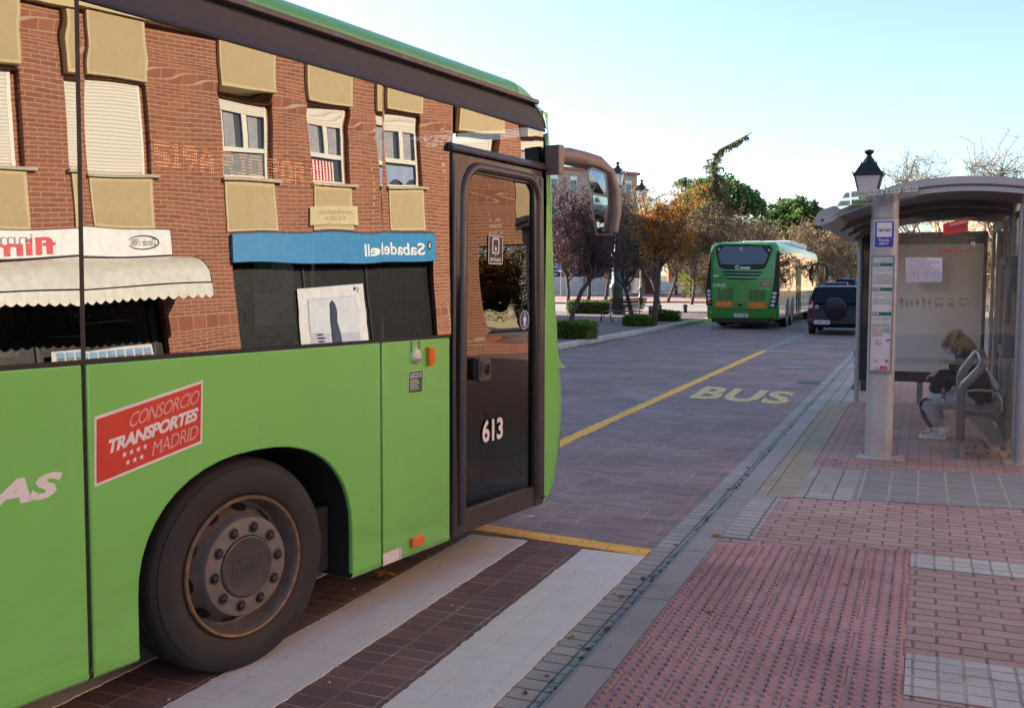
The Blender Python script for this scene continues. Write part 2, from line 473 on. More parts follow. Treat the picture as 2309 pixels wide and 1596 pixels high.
# painted markings (each a sheet a few millimetres up)
def ragged(x0, x1, y0, y1, z, amp=.0022, step=.012):
    pts = []
    def side(p, q):
        n = max(2, int((V(q) - V(p)).length / step)); d = (V(q) - V(p)) / n; nrm = V((-d.y, d.x)).normalized()
        off = 0.0
        for k in range(n):
            off = .55 * off + rng.gauss(0, amp)
            pts.append(tuple(V(p) + d * k + nrm * max(-.008, min(.008, off))))
    side((x0, y0), (x1, y0)); side((x1, y0), (x1, y1)); side((x1, y1), (x0, y1)); side((x0, y1), (x0, y0))
    return pts
for k in range(8):
    x1 = -1.585 - .828 * k; b = MB()
    b.prism(ragged(x1 - .415, x1, .8, 5.93 + .055 * k, 0), lambda a, c, d: V((a, c, d)), .0005, .007)
    tag(b.build('crossing_stripe', M_wpaint), kind='structure')
b = MB(); b.prism(ragged(-3.5, -1.585, 0, .165, 0), lambda a, c, d: V((a, c + 5.935 - .135 * (a + 1.585), d)), .0005, .006)
tag(b.build('yellow_cross_line', M_ypaint), kind='structure')
b = MB(); b.prism(ragged(-3.64, -3.485, 6.1, 24.9, 0, .005, .05), lambda a, c, d: V((a - .004 * (c - 9), c, d)), .0005, .005)
tag(b.build('yellow_line', M_ypaint), kind='structure')
M_pale = paint("pale_line", (.30, .29, .29), (.17, .12, .12), .5)
strip('pale_line', M_pale, -3.75, -3.52, [24.95, 34, 45], .004)
b = MB(); b.face([(-3.6, 24.75, .004), (-1.6, 24.2, .004), (-1.6, 24.32, .004), (-3.6, 24.9, .004)])
tag(b.build('yellow_cross_line', M_ypaint2), kind='structure')
b = MB()
for y0 in (23.3, 28.6): b.face([(-8.45, y0 + .9, .004), (-3.7, y0, .004), (-3.7, y0 + .07, .004), (-8.45, y0 + .97, .004)])
tag(b.build('pale_line', M_pale), kind='structure')
q = [G(1550, 898), G(1771, 913), G(1797, 885), G(1594, 871)]
b = MB(); b.text('BUS', lambda u, v: V(lerp(lerp(q[0], q[1], u), lerp(q[3], q[2], u), v)) + V((0, 0, .005)), bold=.035, space=1.06)
tag(b.build('bus_lettering', M_ypaint2), kind='structure')

# manhole, drain, litter
b = MB(); m = G(1790, 829)
b.lathe([(.36, .002), (.36, .006), (.335, .006), (.33, .003), (.31, .003), (.305, .008), (.0, .008)], Matrix.Translation((m.x, m.y, 0)), 28)
M_iron = plain("cast_iron", (.16, .17, .19), .5, .6, .3, 12, .6, 90)
tag(b.build('manhole_cover', M_iron), 'round iron manhole cover in the brick bus lane beyond the BUS lettering', 'manhole')
b = MB()
for k in range(9): b.box(-1.93 + .04 * k, -1.91 + .04 * k, 17.2, 17.6, .001, .012)
b.box(-1.96, -1.58, 17.15, 17.2, .001, .014); b.box(-1.96, -1.58, 17.6, 17.65, .001, .014)
tag(b.build('drain_grate', M_iron), 'dark iron drain grate in the gutter by the shelter side kerb', 'drain')

M_leaf = [plain("brown_leaf", (.22, .095, .03), .7, var=.4, vs=30), plain("ochre_leaf", (.36, .19, .045), .7, var=.3, vs=30), plain("dark_leaf", (.10, .06, .04), .8, var=.3, vs=30)]
def leaf_shape(b, c, r, yaw, lobes, m, z):
    pts = []; n = lobes * 2 if lobes else 8
    for k in range(n):
        g = 2 * math.pi * k / n
        rr = r * (1 if k % 2 == 0 else .42) if lobes else r * (1.0 if k % 4 in (0,) else .62)
        pts.append((rr * math.cos(g), rr * .8 * math.sin(g)))
    cs, sn = math.cos(yaw), math.sin(yaw)
    ctr = V((c[0], c[1], z + r * .14))
    ring = [V((c[0] + x * cs - y * sn, c[1] + x * sn + y * cs, z + .001 + r * .42 * rng.random())) for x, y in pts]
    for k in range(n): b.face([ctr, ring[k], ring[(k + 1) % n]], m)
b = MB()
for k in range(120):                                  # along the right gutter
    y = 2.6 + 22 * rng.random() ** 1.6
    leaf_shape(b, (-1.40 - abs(rng.gauss(0, .05)), y), rng.uniform(.008, .028), rng.random() * 6, rng.choice((0, 0, 5)), rng.choice((0, 2, 2)), .001)
for k in range(90):
    leaf_shape(b, (rng.uniform(-1.15, 3), rng.uniform(3, 16)), rng.uniform(.008, .03), rng.random() * 6, rng.choice((0, 0, 5)), rng.choice((0, 1, 2)), WZ + .007)
for k in range(150):
    leaf_shape(b, (-8.42 + abs(rng.gauss(0, .12)), rng.uniform(18, 44)), rng.uniform(.03, .07), rng.random() * 6, 5, rng.choice((0, 0, 1, 2)), .001)
for k in range(450):
    leaf_shape(b, (rng.uniform(-16, -8.7), rng.uniform(24, 50)), rng.uniform(.03, .07), rng.random() * 6, 5, rng.choice((0, 0, 2)), PZ + .001)
tag(b.build('fallen_leaves', M_leaf, fix=False), kind='stuff')
b = MB()
for k in range(700):
    y = 2.4 + 10 * rng.random() ** 1.5; r = rng.uniform(.003, .009)
    x = -1.398 - abs(rng.gauss(0, .014)) if k % 3 else rng.uniform(-3, 2.2)
    z = .002 if x < -1.38 else WZ + .006
    if -1.38 < x < -1.19: z = .055
    b.lathe([(r, 0), (r * .8, r * .8), (0, r)], Matrix.Translation((x, y, z)) @ Matrix.Rotation(rng.random() * 3, 4, 'Z'), 5)
tag(b.build('grit', plain("pale_grit", (.42, .39, .35), .9, var=.4, vs=60), fix=False), kind='stuff')
# moss and weeds in the joints
b = MB()
for k in range(260):
    if k < 150: x, y = -1.40 - abs(rng.gauss(0, .01)), rng.uniform(2.5, 18)
    elif k < 230: x, y = rng.uniform(.35, 1.1), rng.uniform(10.2, 11.4)
    else: x, y = rng.uniform(-.52, -.2), rng.uniform(10.05, 10.2)
    z = .001 if x < -1.38 else WZ
    for t in range(4):
        g = rng.random() * 6.28; l = rng.uniform(.008, .028); w = l * .25
        b.face([(x - w * math.sin(g), y + w * math.cos(g), z), (x + w * math.sin(g), y - w * math.cos(g), z), (x + l * math.cos(g), y + l * math.sin(g), z + l * .8)])
tag(b.build('weeds', plain("weed_green", (.09, .13, .03), .8, var=.4, vs=30), fix=False), kind='stuff')
for (px, py, r, lobes, m, z, lab) in ((870, 1303, .085, 5, 1, .008, 'orange five pointed leaf on the paving under the green bus'),
                                     (1290, 1437, .03, 0, 1, .002, 'curled ochre leaf on the grey gutter beside the white stripe'),
                                     (1617, 1211, .05, 5, 0, WZ + .004, 'brown crumpled leaf on the grey pavers near the kerb'),
                                     (1773, 1374, .02, 0, 1, WZ + .009, 'small orange leaf on the red studded paving')):
    c = G(px, py, z); b = MB(); leaf_shape(b, c, r, rng.random() * 6, lobes, 0, z)
    tag(b.build('fallen_leaf', M_leaf[m], fix=False), lab, 'leaf')
c = G(1197, 1165); b = MB()
b.face([(c.x - .028, c.y - .02, .004), (c.x + .028, c.y - .024, .006), (c.x + .026, c.y + .016, .012), (c.x + .004, c.y + .02, .007), (c.x - .026, c.y + .018, .004)])
tag(b.build('paper_scrap', plain("pale_paper", (.55, .62, .8), .8)), 'pale blue scrap of paper on the bricks beside the bus door', 'paper scrap')

# ================================================================== THE GREEN BUS IN FRONT
BU = V((math.sin(R(8.03)) * math.cos(R(-.45)), math.cos(R(8.03)) * math.cos(R(-.45)), math.sin(R(-.45))))
BW = BU.cross(V((0, 0, 1))).normalized(); BV = BW.cross(BU)
BP = V((-2.74, 3.3, 0))
bus = thing('city_bus', 'large light green city bus mirroring a brick house, number 613 on its door', 'bus')
bus.matrix_world = Matrix(((BU.x, -BW.x, BV.x, BP.x), (BU.y, -BW.y, BV.y, BP.y), (BU.z, -BW.z, BV.z, BP.z), (0, 0, 0, 1)))
TILT, KZ = .04918, -.03329
def inset(z):
    return 0.0 if z <= 1.45 else TILT * (z - 1.45) + KZ / 2 * ((z - 2.1) ** 2 - .4225)
def B(s, z, o=0.0): return V((s, -(o - inset(z)), z))
def S(x, y, o=0.0):
    d = _ray(x, y); z = 1.5; T = 0
    for _ in range(8):
        T = ((BP + BW * (o - inset(z))) - EYE).dot(BW) / d.dot(BW); z = (EYE + d * T - BP).dot(BV)
    X = EYE + d * T - BP
    return X.dot(BU), X.dot(BV)

def SH(s, z):      # window edges and posts lean with the side so that seams stay plumb to the eye
    return s + (inset(z) + .012 * max(0.0, z - 1.45)) * (.70 + (s + .64) * .297)
def green_mat():
    N = NT("bus_green"); p = N.obj()
    s = N.n('ShaderNodeSeparateXYZ'); N.set(s, '0', p)
    c = N.mix(N.ramp(N.noise(p, 1.1, 4, .6), .3, .7), (.215, .63, .125), (.19, .58, .11))
    low = N.math('MULTIPLY', N.ramp(s.outputs[2], .95, .25), N.ramp(N.noise(N.map(p, scale=(1, 1, 2.4)), 2.6, 7, .68, .7), .46, .72))
    c = N.mix(N.math('MULTIPLY', low, .42), c, (.20, .20, .10))
    st = N.ramp(N.noise(N.map(p, scale=(14, 14, .5)), 1.0, 4, .6), .6, .8, 0, .16)
    c = N.mix(st, c, (.24, .34, .13))
    N.base(col=c, rough=N.ramp(N.noise(p, 5, 5), .2, .8, .3, .42), spec=.5, coat=.7)
    N.b.inputs['Coat Roughness'].default_value = .10
    N.bump(N.noise(N.map(p, scale=(1, 1, 1.4)), 1.7, 2), .035, .12)
    return N.mat
M_green = green_mat()
M_groof = plain("roof_green", (.12, .42, .12), .35, var=.05, coat=.3)
M_blk = plain("black_rubber", (.012, .012, .013), .6, var=.2)
M_satin = plain("dark_satin_trim", (.035, .031, .034), .34, var=.15, coat=.2)
M_frame = plain("door_frame_brown_black", (.050, .042, .039), .36, var=.15, coat=.25)
M_navy = plain("cove_panel", (.034, .034, .048), .55, var=.08)
def bus_glass(name, refl=2.3, tint=(.05, .055, .055)):
    N = NT(name); N.t.nodes.remove(N.b)
    fr = N.n('ShaderNodeFresnel'); fr.inputs['IOR'].default_value = refl
    gl = N.n('ShaderNodeBsdfGlossy'); gl.inputs['Roughness'].default_value = 0.0; gl.inputs['Color'].default_value = (1, 1, .99, 1)
    tr = N.n('ShaderNodeBsdfTransparent'); tr.inputs['Color'].default_value = (*tint, 1)
    mx = N.n('ShaderNodeMixShader')
    N.set(mx, '0', fr); N.set(mx, '1', tr); N.set(mx, '2', gl)
    N.t.links.new(mx.outputs[0], N.o.inputs[0])
    return N.mat
M_bglass = bus_glass("bus_window_glass", 2.4, (.13, .135, .13))
M_dglass = bus_glass("bus_door_glass", 1.68, (.10, .105, .105))
M_white = M_white
M_wht = plain("white_vinyl", (.78, .77, .75), .5, var=.05)
M_red = plain("red_vinyl", (.62, .055, .03), .42, var=.06)
M_orange = plain("orange_lens", (.85, .17, .012), .2, var=.1, coat=.6)

# lower side panels with the arch cut out
def arch(s0, s1, zb, ztop, zs, n=22, up=True):
    c, a = (s0 + s1) / 2, (s1 - s0) / 2
    pts = [(s0, zb)]
    for k in range(n + 1):
        g = math.pi * (1 - k / n)
        pts.append((c + a * math.copysign(abs(math.cos(g)) ** .86, math.cos(g)), zs + (ztop - zs) * abs(math.sin(g)) ** .9))
    return pts + [(s1, zb)]
ZB, ZS = .275, 1.437
def side_panel(s0, s1, arches=(), name='side_panel'):
    out = [(s0, ZB)]
    for a0, a1 in arches: out += arch(a0, a1, ZB, 1.0, .5)
    out += [(s1, ZB), (s1, ZS), (s0, ZS)]
    b = MB(); b.prism(out, lambda a, c, d: V((a, d, c)), 0.0, .03)
    o = b.build(name, M_green, bus, smooth=30, bevel=.007)
    segs = []; last = s0
    for a0, a1 in arches: segs.append((last, a0)); last = a1
    segs.append((last, s1))
    for a0, a1 in segs:
        b = MB()
        pr = [(ZB + .004, .001), (ZB - .012, .004), (ZB - .024, .014), (ZB - .028, .05)]
        for k in range(3):
            (za, ya), (zc, yc) = pr[k], pr[k + 1]
            b.face([(a0, ya, za), (a1, ya, za), (a1, yc, zc), (a0, yc, zc)])
        b.build('skirt_edge', M_green, o, smooth=60)
    return o
P1 = side_panel(-5.2, -.655)
P2 = side_panel(-.635, 1.083, [(-.43, .85)])
P3 = side_panel(1.097, 1.715)
side_panel(-11.2, -5.215, [(-9.0, -7.7)])
# dark backing, floor, ceiling, far side
b = MB()
for a0, a1 in ((-11.2, -9.02), (-7.68, -.45), (.87, 1.72)): b.box(a0, a1, .032, .10, .30, 1.46)
b.box(-11.2, 1.72, .033, .10, 1.02, 1.45)
b.box(-11.2, -.46, .10, 2.4, .30, .36); b.box(.88, 2.8, .10, 2.4, .30, .36); b.box(-.46, .88, .75, 2.4, .30, .36)   # floor
b.box(-.5, .9, .75, 2.4, .36, .95); b.box(-9.1, -7.6, .75, 1.7, .36, .95)      # wheel boxes
b.box(-11.2, 2.75, .12, 2.4, 2.86, 2.90)                      # ceiling
b.box(-11.22, -11.2, .02, 2.5, .3, 2.9)
b.build('floor_and_frame', plain("bus_interior_dark", (.022, .022, .024), .8), bus)
b = MB()
b.box(-11.2, 2.78, 2.42, 2.5, .28, 1.3); b.box(-11.2, 2.7, 2.42, 2.48, 2.75, 2.95)
b.build('side_panel', M_green, bus)
b = MB(); b.box(-11.1, 2.6, 2.45, 2.455, 1.3, 2.75); b.build('window', bus_glass("far_window_glass", 1.6, (.05, .055, .055)), bus)
# wheel well
b = MB()
ar = arch(-.44, .86, .25, 1.01, .5, 22)
for k in range(len(ar) - 1):
    (a0, c0), (a1, c1) = ar[k], ar[k + 1]
    b.face([(a0, .02, c0), (a1, .02, c1), (a1, .72, c1), (a0, .72, c0)])
b.face([(a, .72, c) for a, c in ar])
b.box(.55, .80, .12, .70, .30, .62)
b.build('wheel_arch', plain("wheel_well_black", (.014, .013, .013), .75, var=.3), bus)
b = MB()
for a in ((-1.05, .55, .10), (-2.4, .7, .14)):
    b.box(a[0], a[0] + .05, a[1], a[1] + .4, .12, .32)
b.box(-6, -.6, .5, 1.9, .2, .3)
b.tube([(-.86, .30, .29), (-.84, .33, .12)], .045, 10)
b.build('underbody', plain("underbody_grey", (.05, .045, .042), .7, var=.3), bus)

# wheel, steered a little towards the kerb
WC = V((.175, .045, .478))
wheel = thing('wheel', None, None); wheel.parent = bus
del_keys = [k for k in ('label', 'category') if k in wheel]
for k in del_keys: del wheel[k]
WM = Matrix.Translation(WC) @ Matrix.Rotation(R(-5.5), 4, 'Z') @ Matrix.Rotation(R(90), 4, 'X')   # local Z -> outwards (-y)
wheel.matrix_local = WM
def tyre_mat():
    N = NT("tyre_rubber"); p = N.obj()
    c = N.mix(N.ramp(N.noise(p, 5, 5, .6), .3, .7), (.024, .0255, .028), (.038, .038, .039))
    s = N.n('ShaderNodeVectorMath', dict(operation='LENGTH')); sx = N.n('ShaderNodeSeparateXYZ'); N.set(sx, '0', p)
    k = N.n('ShaderNodeCombineXYZ'); N.set(k, '0', sx.outputs[0]); N.set(k, '1', sx.outputs[1]); N.set(s, '0', k)
    r = s.outputs['Value']
    c = N.mix(N.math('MULTIPLY', N.ramp(r, .395, .33), .45), c, (.06, .044, .036))
    N.base(col=c, rough=.72, spec=.35)
    rings = N.math('SINE', N.math('MULTIPLY', r, 420.0))
    N.bump(N.math('ADD', N.math('MULTIPLY', N.ramp(rings, .6, 1.0), N.ramp(r, .44, .45)), N.math('MULTIPLY', N.noise(p, 40, 4), .3)), .25, .004)
    return N.mat
b = MB()
b.lathe([(.305, -.20), (.312, -.03), (.322, -.012), (.345, .000), (.385, .008), (.42, .006), (.445, -.006), (.447, -.012), (.466, -.024), (.479, -.05), (.482, -.085), (.474, -.09), (.474, -.10), (.482, -.105), (.482, -.15), (.474, -.155), (.474, -.165), (.482, -.17), (.482, -.22), (.47, -.255), (.40, -.27)], n=72, cap=False)
b.build('tyre', tyre_mat(), wheel, smooth=35)
M_rim = plain("painted_steel_rim", (.175, .155, .145), .5, .15, .22, 14, .1)
M_bronze = plain("worn_rim_edge", (.26, .17, .10), .4, .5, .3, 25)
M_nut = plain("nut_steel", (.085, .075, .07), .5, .3, .3, 40)
b = MB()
b.lathe([(.315, -.03), (.317, -.004), (.311, .004), (.302, .002), (.297, -.006), (.294, -.03), (.289, -.085), (.28, -.105), (.266, -.105), (.245, -.075), (.230, -.05), (.224, -.03), (.222, -.006), (.218, .001), (.206, .003), (.141, .003), (.138, -.001), (.133, -.001)],
        n=72, m=[1, 1, 1, 1, 0, 0, 0, 0, 0, 0, 0, 0, 0, 0, 0, 0, 0], cap=False)
for k in range(10):
    g = 2 * math.pi * (k + .3) / 10
    ring = []
    for t in range(14):
        h = 2 * math.pi * t / 14; rr = .256 + .018 * math.cos(h); aa = g + .033 * math.sin(h) / .256 * 1.25
        zz = lerp(-.075, -.105, (rr - .245) / .021) + .004
        ring.append((rr * math.cos(aa), rr * math.sin(aa), zz))
    b.face(ring, 2)
b.lathe([(.285, -.125), (.0, -.125)], n=24, m=2, cap=False)
rim = b.build('rim', [M_rim, M_bronze, M_blk], wheel, smooth=40, fix=True)
for k in range(10):
    g = 2 * math.pi * (k + .15) / 10; c = (.174 * math.cos(g), .174 * math.sin(g)); b = MB()
    T = Matrix.Translation((c[0], c[1], 0))
    b.lathe([(.028, .0035), (.0275, .0062), (.0245, .0062), (.024, .0036), (.0, .0036)], T, 18, [0, 0, 1, 1])
    b.lathe([(.0135, .0038), (.0135, .019), (.009, .023), (.0085, .034), (.0, .036)], T, 6, 2)
    b.build('wheel_nut', [M_rim, M_blk, M_nut], rim, smooth=35)
b = MB()
b.lathe([(.138, .0), (.136, .009), (.128, .013), (.120, .011), (.0, .012)], n=48)
b.box(-.10, .10, -.040, -.036, .012, .0145); b.box(-.10, .10, .036, .040, .012, .0145)
b.text('irizar', lambda u, v: V((lerp(-.082, .082, u), lerp(-.026, .026, v), .0145)), bold=.02)
b.build('hub_cap', plain("hub_cap_grey", (.065, .062, .062), .45, .1, .25, 20), rim, smooth=30)
# rear axle wheel (out of frame to the left)
w2 = wheel.copy(); COL.objects.link(w2); w2.parent = bus; w2.matrix_local = Matrix.Translation((-8.35, .045, .478)) @ Matrix.Rotation(R(90), 4, 'X')
for ch in list(wheel.children): copy_tree(ch, w2)
b = MB(); b.lathe([(.45, 0), (.48, .05), (.48, .25), (.45, .28)], Matrix.Translation((.175, 2.44, .478)) @ Matrix.Rotation(R(90), 4, 'X'), 32)
b.build('tyre', tyre_mat(), bus, smooth=40)

# windows: slightly bulged panes whose unevenness bends what they mirror
PANE = {1: (-1.4, .00784, -.00929), 2: (.24, -.00798, .0031), 3: (1.42, -.01077, .00775), 4: (2.3, .02495, -.01991)}
def pane(p, s0, s1, z0, z1, nu, nv, seed):
    sc, yb, kb = PANE[p]; rr = random.Random(seed)
    ph = [rr.uniform(0, 6.28) for _ in range(8)]
    def h(s, z):
        e = inset(z) + yb * (s - sc) + kb / 2 * (s - sc) ** 2
        zr = 2.62 + .03 * math.sin(1.7 * s + ph[0]) - .12 * (s - s0) / (s1 - s0 + .01) * (p == 2)
        if p < 4:
            e += .00018 * math.exp(-((z - zr) / .05) ** 2)
            e += .00016 * math.exp(-((z - 1.56 - .03 * math.sin(2.1 * s + ph[1])) / .04) ** 2)
        e += .00010 * math.sin(9 * z + 2.1 * s + ph[2]) + .00006 * math.sin(16 * z - 5 * s + ph[3]) + .00010 * math.sin(13 * s + ph[4]) * math.sin(6 * z + ph[5])
        d0 = min(s - s0, s1 - s)
        e += .00006 * math.exp(-(d0 / .04) ** 2)
        return e
    b = MB()
    def pt(u, v):
        z = lerp(z0, z1, v); s = SH(lerp(s0, s1, u), z); return V((s, h(s, z), z))
    b.grid(pt, nu, nv)
    o = b.build('window', M_bglass, bus, smooth=180, fix=False)
    return o
pane(1, -2.4, -.655, 1.455, 2.768, 90, 150, 11)
pane(2, -.635, 1.085, 1.455, 2.768, 120, 150, 22)
pane(3, 1.097, 1.722, 1.455, 2.768, 50, 150, 33)
pane(4, 1.735, 2.80, 2.555, 2.768, 90, 40, 44)
for a0, a1 in ((-5.2, -2.42), (-8.2, -5.22), (-11.1, -8.22)): pane(1, a0, a1, 1.455, 2.768, 30, 60, int(a0 * 10))
# black seals behind and between the panes
b = MB()
for sp, w in ((-.645, .011), (1.091, .008), (1.7285, .008), (-2.41, .012), (-5.21, .012), (-8.21, .012)):
    for k in range(12):
        za, zc = lerp(1.44, 2.775, k / 12), lerp(1.44, 2.775, (k + 1) / 12)
        ya, yc = inset(za) + .006, inset(zc) + .006
        b.face([(SH(sp, za) - w, ya, za), (SH(sp, za) + w, ya, za), (SH(sp, zc) + w, yc, zc), (SH(sp, zc) - w, yc, zc)])
for sp in (-.645, 1.09): b.box(sp - .012, sp + .012, .012, .03, .29, 1.44)
b.box(-11.1, 1.73, .004, .02, 1.436, 1.456)
b.build('window_seal', M_blk, bus)

# cove panel, gutter, roof
def along(prof, s0, s1, name, mat, smooth=50, n=1):
    b = MB()
    for i in range(n):
        a, c = lerp(s0, s1, i / n), lerp(s0, s1, (i + 1) / n)
        for k in range(len(prof) - 1):
            (y0, z0), (y1, z1) = prof[k], prof[k + 1]
            b.face([(a, y0, z0), (c, y0, z0), (c, y1, z1), (a, y1, z1)])
    return b.build(name, mat, bus, smooth=smooth)
yi = inset(2.77)
along([(yi + .006, 2.768), (yi - .004, 2.771), (yi - .006, 2.777), (yi - .001, 2.781), (yi + .002, 2.79), (yi + .010, 2.83), (yi + .014, 2.88), (yi + .013, 2.912), (yi + .035, 2.916), (yi + .035, 2.933)], -11.2, 2.94, 'cove_panel', M_navy)
gut = along([(yi + .03, 2.932), (yi - .012, 2.932), (yi - .02, 2.937), (yi - .021, 2.955), (yi - .014, 2.963), (yi + .03, 2.965)], -11.2, 2.82, 'rain_gutter', M_frame)
rp = [(yi + .004, 2.962), (yi + .006, 2.985), (yi + .016, 3.012), (yi + .036, 3.036), (yi + .07, 3.058), (yi + .14, 3.08), (yi + .28, 3.10), (.8, 3.12), (1.25, 3.125), (1.7, 3.12), (2.15, 3.10), (2.36, 3.06), (2.43, 2.98), (2.44, 2.95)]
along(rp, -11.2, 2.58, 'roof', M_groof)
b = MB()
def roofcap(u, v):
    s = lerp(2.587, 3.03, u); k = v * (len(rp) - 1); i = min(int(k), len(rp) - 2); t = k - i
    y, z = lerp(rp[i][0], rp[i + 1][0], t), lerp(rp[i][1], rp[i + 1][1], t)
    drop = 1 - math.sqrt(max(0, 1 - u ** 2 * .96))
    return V((s - .05 * abs((y - 1.25) / 1.25) ** 4 * u, y + .012 * drop * (1 if y < 1.25 else -1), z - (z - 2.74 + .02) * drop * .9))
b.grid(roofcap, 12, 26); b.build('roof_cap', M_green, bus, smooth=60)
b = MB(); b.tube([(-1.2, 1.2, 3.12), (-1.2, 1.2, 3.9)], .004, 5); b.build('antenna', M_blk, bus)

# front end: bumper, corner posts, windscreen
def sf(z):
    kz = [.24, .30, .37, .46, .70, .95, 1.14, 1.175, 1.2, 1.32, 1.57, 2.17, 2.47, 2.68, 2.77, 2.886, 2.937, 3.0, 3.04, 3.077]
    ks = [2.95, 3.07, 3.14, 3.165, 3.225, 3.235, 3.21, 3.195, 3.12, 3.085, 3.066, 3.067, 3.075, 3.07, 3.06, 3.03, 2.98, 2.93, 2.885, 2.81]
    for i in range(len(kz) - 1):
        if z <= kz[i + 1]: return lerp(ks[i], ks[i + 1], max(0, (z - kz[i]) / (kz[i + 1] - kz[i])))
    return ks[-1]
def front(y, z, r, k=0.0):
    yy = min(y, 2.5 - y); s = sf(z) + .13 * (1 - ((y - 1.25) / 1.25) ** 2)
    if yy < r: s -= r - math.sqrt(max(0, r * r - (r - yy) ** 2))
    return V((s + k, y + inset(z) * (1 - y / 1.25), z))
def fr_part(name, mat, z0, z1, y0, y1, r, k=0.0, nz=16, ny=40, edge=None):
    ys = [y0 + (y1 - y0) * (t / ny) ** 2.2 for t in range(ny + 1)]
    b = MB(); b.grid(lambda u, v: front(ys[min(ny, round(u * ny))], lerp(z0, z1, v), r, k), ny, nz)
    if edge is not None:
        b.grid(lambda u, v: V((lerp(SH(edge, lerp(z0, z1, v)), front(y0, lerp(z0, z1, v), r, k).x, u), y0 + inset(lerp(z0, z1, v)), lerp(z0, z1, v))), 2, nz)
    return b.build(name, mat, bus, smooth=50)
fr_part('bumper', M_green, .265, 1.17, 0, 2.5, .21, 0, 20, 40, 2.838)
fr_part('windscreen', M_bglass, 1.16, 2.78, .03, 2.47, .10, -.012, 24, 40)
fr_part('corner_post', M_green, 1.165, 2.905, .0, .045, .09, .001, 34, 6, 2.838)
q0 = front(.03, .60, .21, .004)
b = MB(); b.grid(lambda u, v: front(lerp(.02, .34, u ** 1.5), lerp(.55, .70, v), .21, .006), 10, 4)
b.build('headlight', plain("lamp_lens", (.6, .6, .62), .15, .2, .1, coat=.8), bus, smooth=60)

# door
b = MB()
dz0, dz1, ds0, ds1 = .268, 2.50, 1.724, 2.832
outer = [(ds0, dz0), (ds1 - .02, dz0), (ds1 - .03, 1.45), (ds1 - .055, dz1), (ds0 + .006, dz1)]
inner = [(1.845, .40), (2.70, .40)] + [(2.705 + .0 - .13 + .13 * math.cos(R(90 * k / 7)), 2.40 - .13 + .13 * math.sin(R(90 * k / 7))) for k in range(8)] + [(1.875 + .13 - .13 * math.sin(R(90 * k / 7)), 2.40 - .13 + .13 * math.cos(R(90 * k / 7))) for k in range(8)]
def ring_face(out, inn, y):
    # stitch outer pentagon to inner rounded opening
    pass
def dins(z): return inset(z) * .9
def DS(a, c): return a + inset(c) * .9 * (.70 + (a + .64) * .297)
# frame as four members so that it stays clean
b.prism([(ds0, dz0), (1.845, dz0), (1.845, 1.4), (1.875, dz1), (ds0 + .006, dz1)], lambda a, c, d: V((DS(a, c), d + dins(c), c)), -.012, .05)
b.prism([(2.70, dz0), (ds1 - .02, dz0), (ds1 - .03, 1.45), (ds1 - .06, dz1), (2.66, dz1), (2.70, 1.4)], lambda a, c, d: V((DS(a, c), d + dins(c), c)), -.012, .05)
b.prism([(1.845, dz0), (2.70, dz0), (2.70, .40), (1.845, .40)], lambda a, c, d: V((a, d, c)), -.004, .05)
b.prism([(1.875, 2.40), (2.68, 2.40), (2.675, dz1), (1.875, dz1)], lambda a, c, d: V((DS(a, c), d + dins(c), c)), -.010, .05)
for cx, sg in ((1.862, 1), (2.705, -1)):
    pts = [(cx, 2.42), (cx, 2.27)] + [(cx + sg * .13 - sg * .13 * math.cos(R(90 * k / 7)), 2.27 + .13 * math.sin(R(90 * k / 7))) for k in range(8)] + [(cx + sg * .13, 2.42)]
    b.prism(pts, lambda a, c, d: V((DS(a, c), d + dins(c), c)), -.008, .05)
door = b.build('door', M_frame, bus, smooth=40, bevel=.004)
# rounded profile running round the glass
b = MB()
loop = [(1.815, .33), (1.825, 1.4), (1.838, 2.25)] + [(1.838 + .17 - .17 * math.cos(R(90 * k / 6)), 2.27 + .17 * math.sin(R(90 * k / 6))) for k in range(7)] + [(2.735 - .17 + .17 * math.sin(R(90 * k / 6)), 2.27 + .17 * math.cos(R(90 * k / 6))) for k in range(7)] + [(2.742, 1.4), (2.745, .33)]
b.tube([V((DS(a, c), -.008 + dins(c), c)) for a, c in loop], .030, 10)
b.build('door_rim', M_frame, door, smooth=60)
b = MB(); b.tube([(2.79, -.006, .30), (2.785, -.006, 1.4), (DS(2.755, 2.45), -.006 + dins(2.45), 2.45)], .022, 8); b.tube([(1.745, -.004, .30), (1.745, -.005, 1.4), (DS(1.75, 2.45), -.006 + dins(2.45), 2.45)], .014, 8)
b.build('door_seal', M_satin, door, smooth=60)
b = MB()
def dg(u, v):
    s, z = lerp(1.84, 2.715, u), lerp(.385, 2.425, v)
    e = .018 + dins(z) * .95 - .010 * (z - 1.4) * (z > 1.4)
    e += .0006 * math.exp(-((z - 2.28) / .06) ** 2) + .0003 * math.sin(7 * z + 3 * s) + .0003 * math.sin(12 * s)
    e += -.010 * (s - 2.28) ** 2
    return V((DS(s, z), e, z))
b.grid(dg, 60, 130); b.build('door_glass', M_dglass, door, smooth=180, fix=False)
b = MB()
y0 = inset(2.52)
b.prism([(y0 + .03, 2.505), (y0 - .035, 2.507), (y0 - .04, 2.525), (y0 - .02, 2.553), (y0 + .03, 2.556)], lambda a, c, d: V((d, a, c)), 1.775, 2.93)
b.build('rain_strip', M_frame, bus, bevel=.004)
b = MB()
y1 = -.014
b.prism(rrect(1.985, 2.115, 1.165, 1.30, .018), lambda a, c, d: V((a, d, c)), y1 - .012, .02)
b.box(2.0, 2.03, y1 - .016, y1 - .01, 1.18, 1.285, 1)
b.lathe([(.036, 0), (.036, .006), (.03, .012), (.028, .006), (.0, .007)], Matrix.Translation((2.075, y1 - .011, 1.232)) @ Matrix.Rotation(R(90), 4, 'X'), 24, 1)
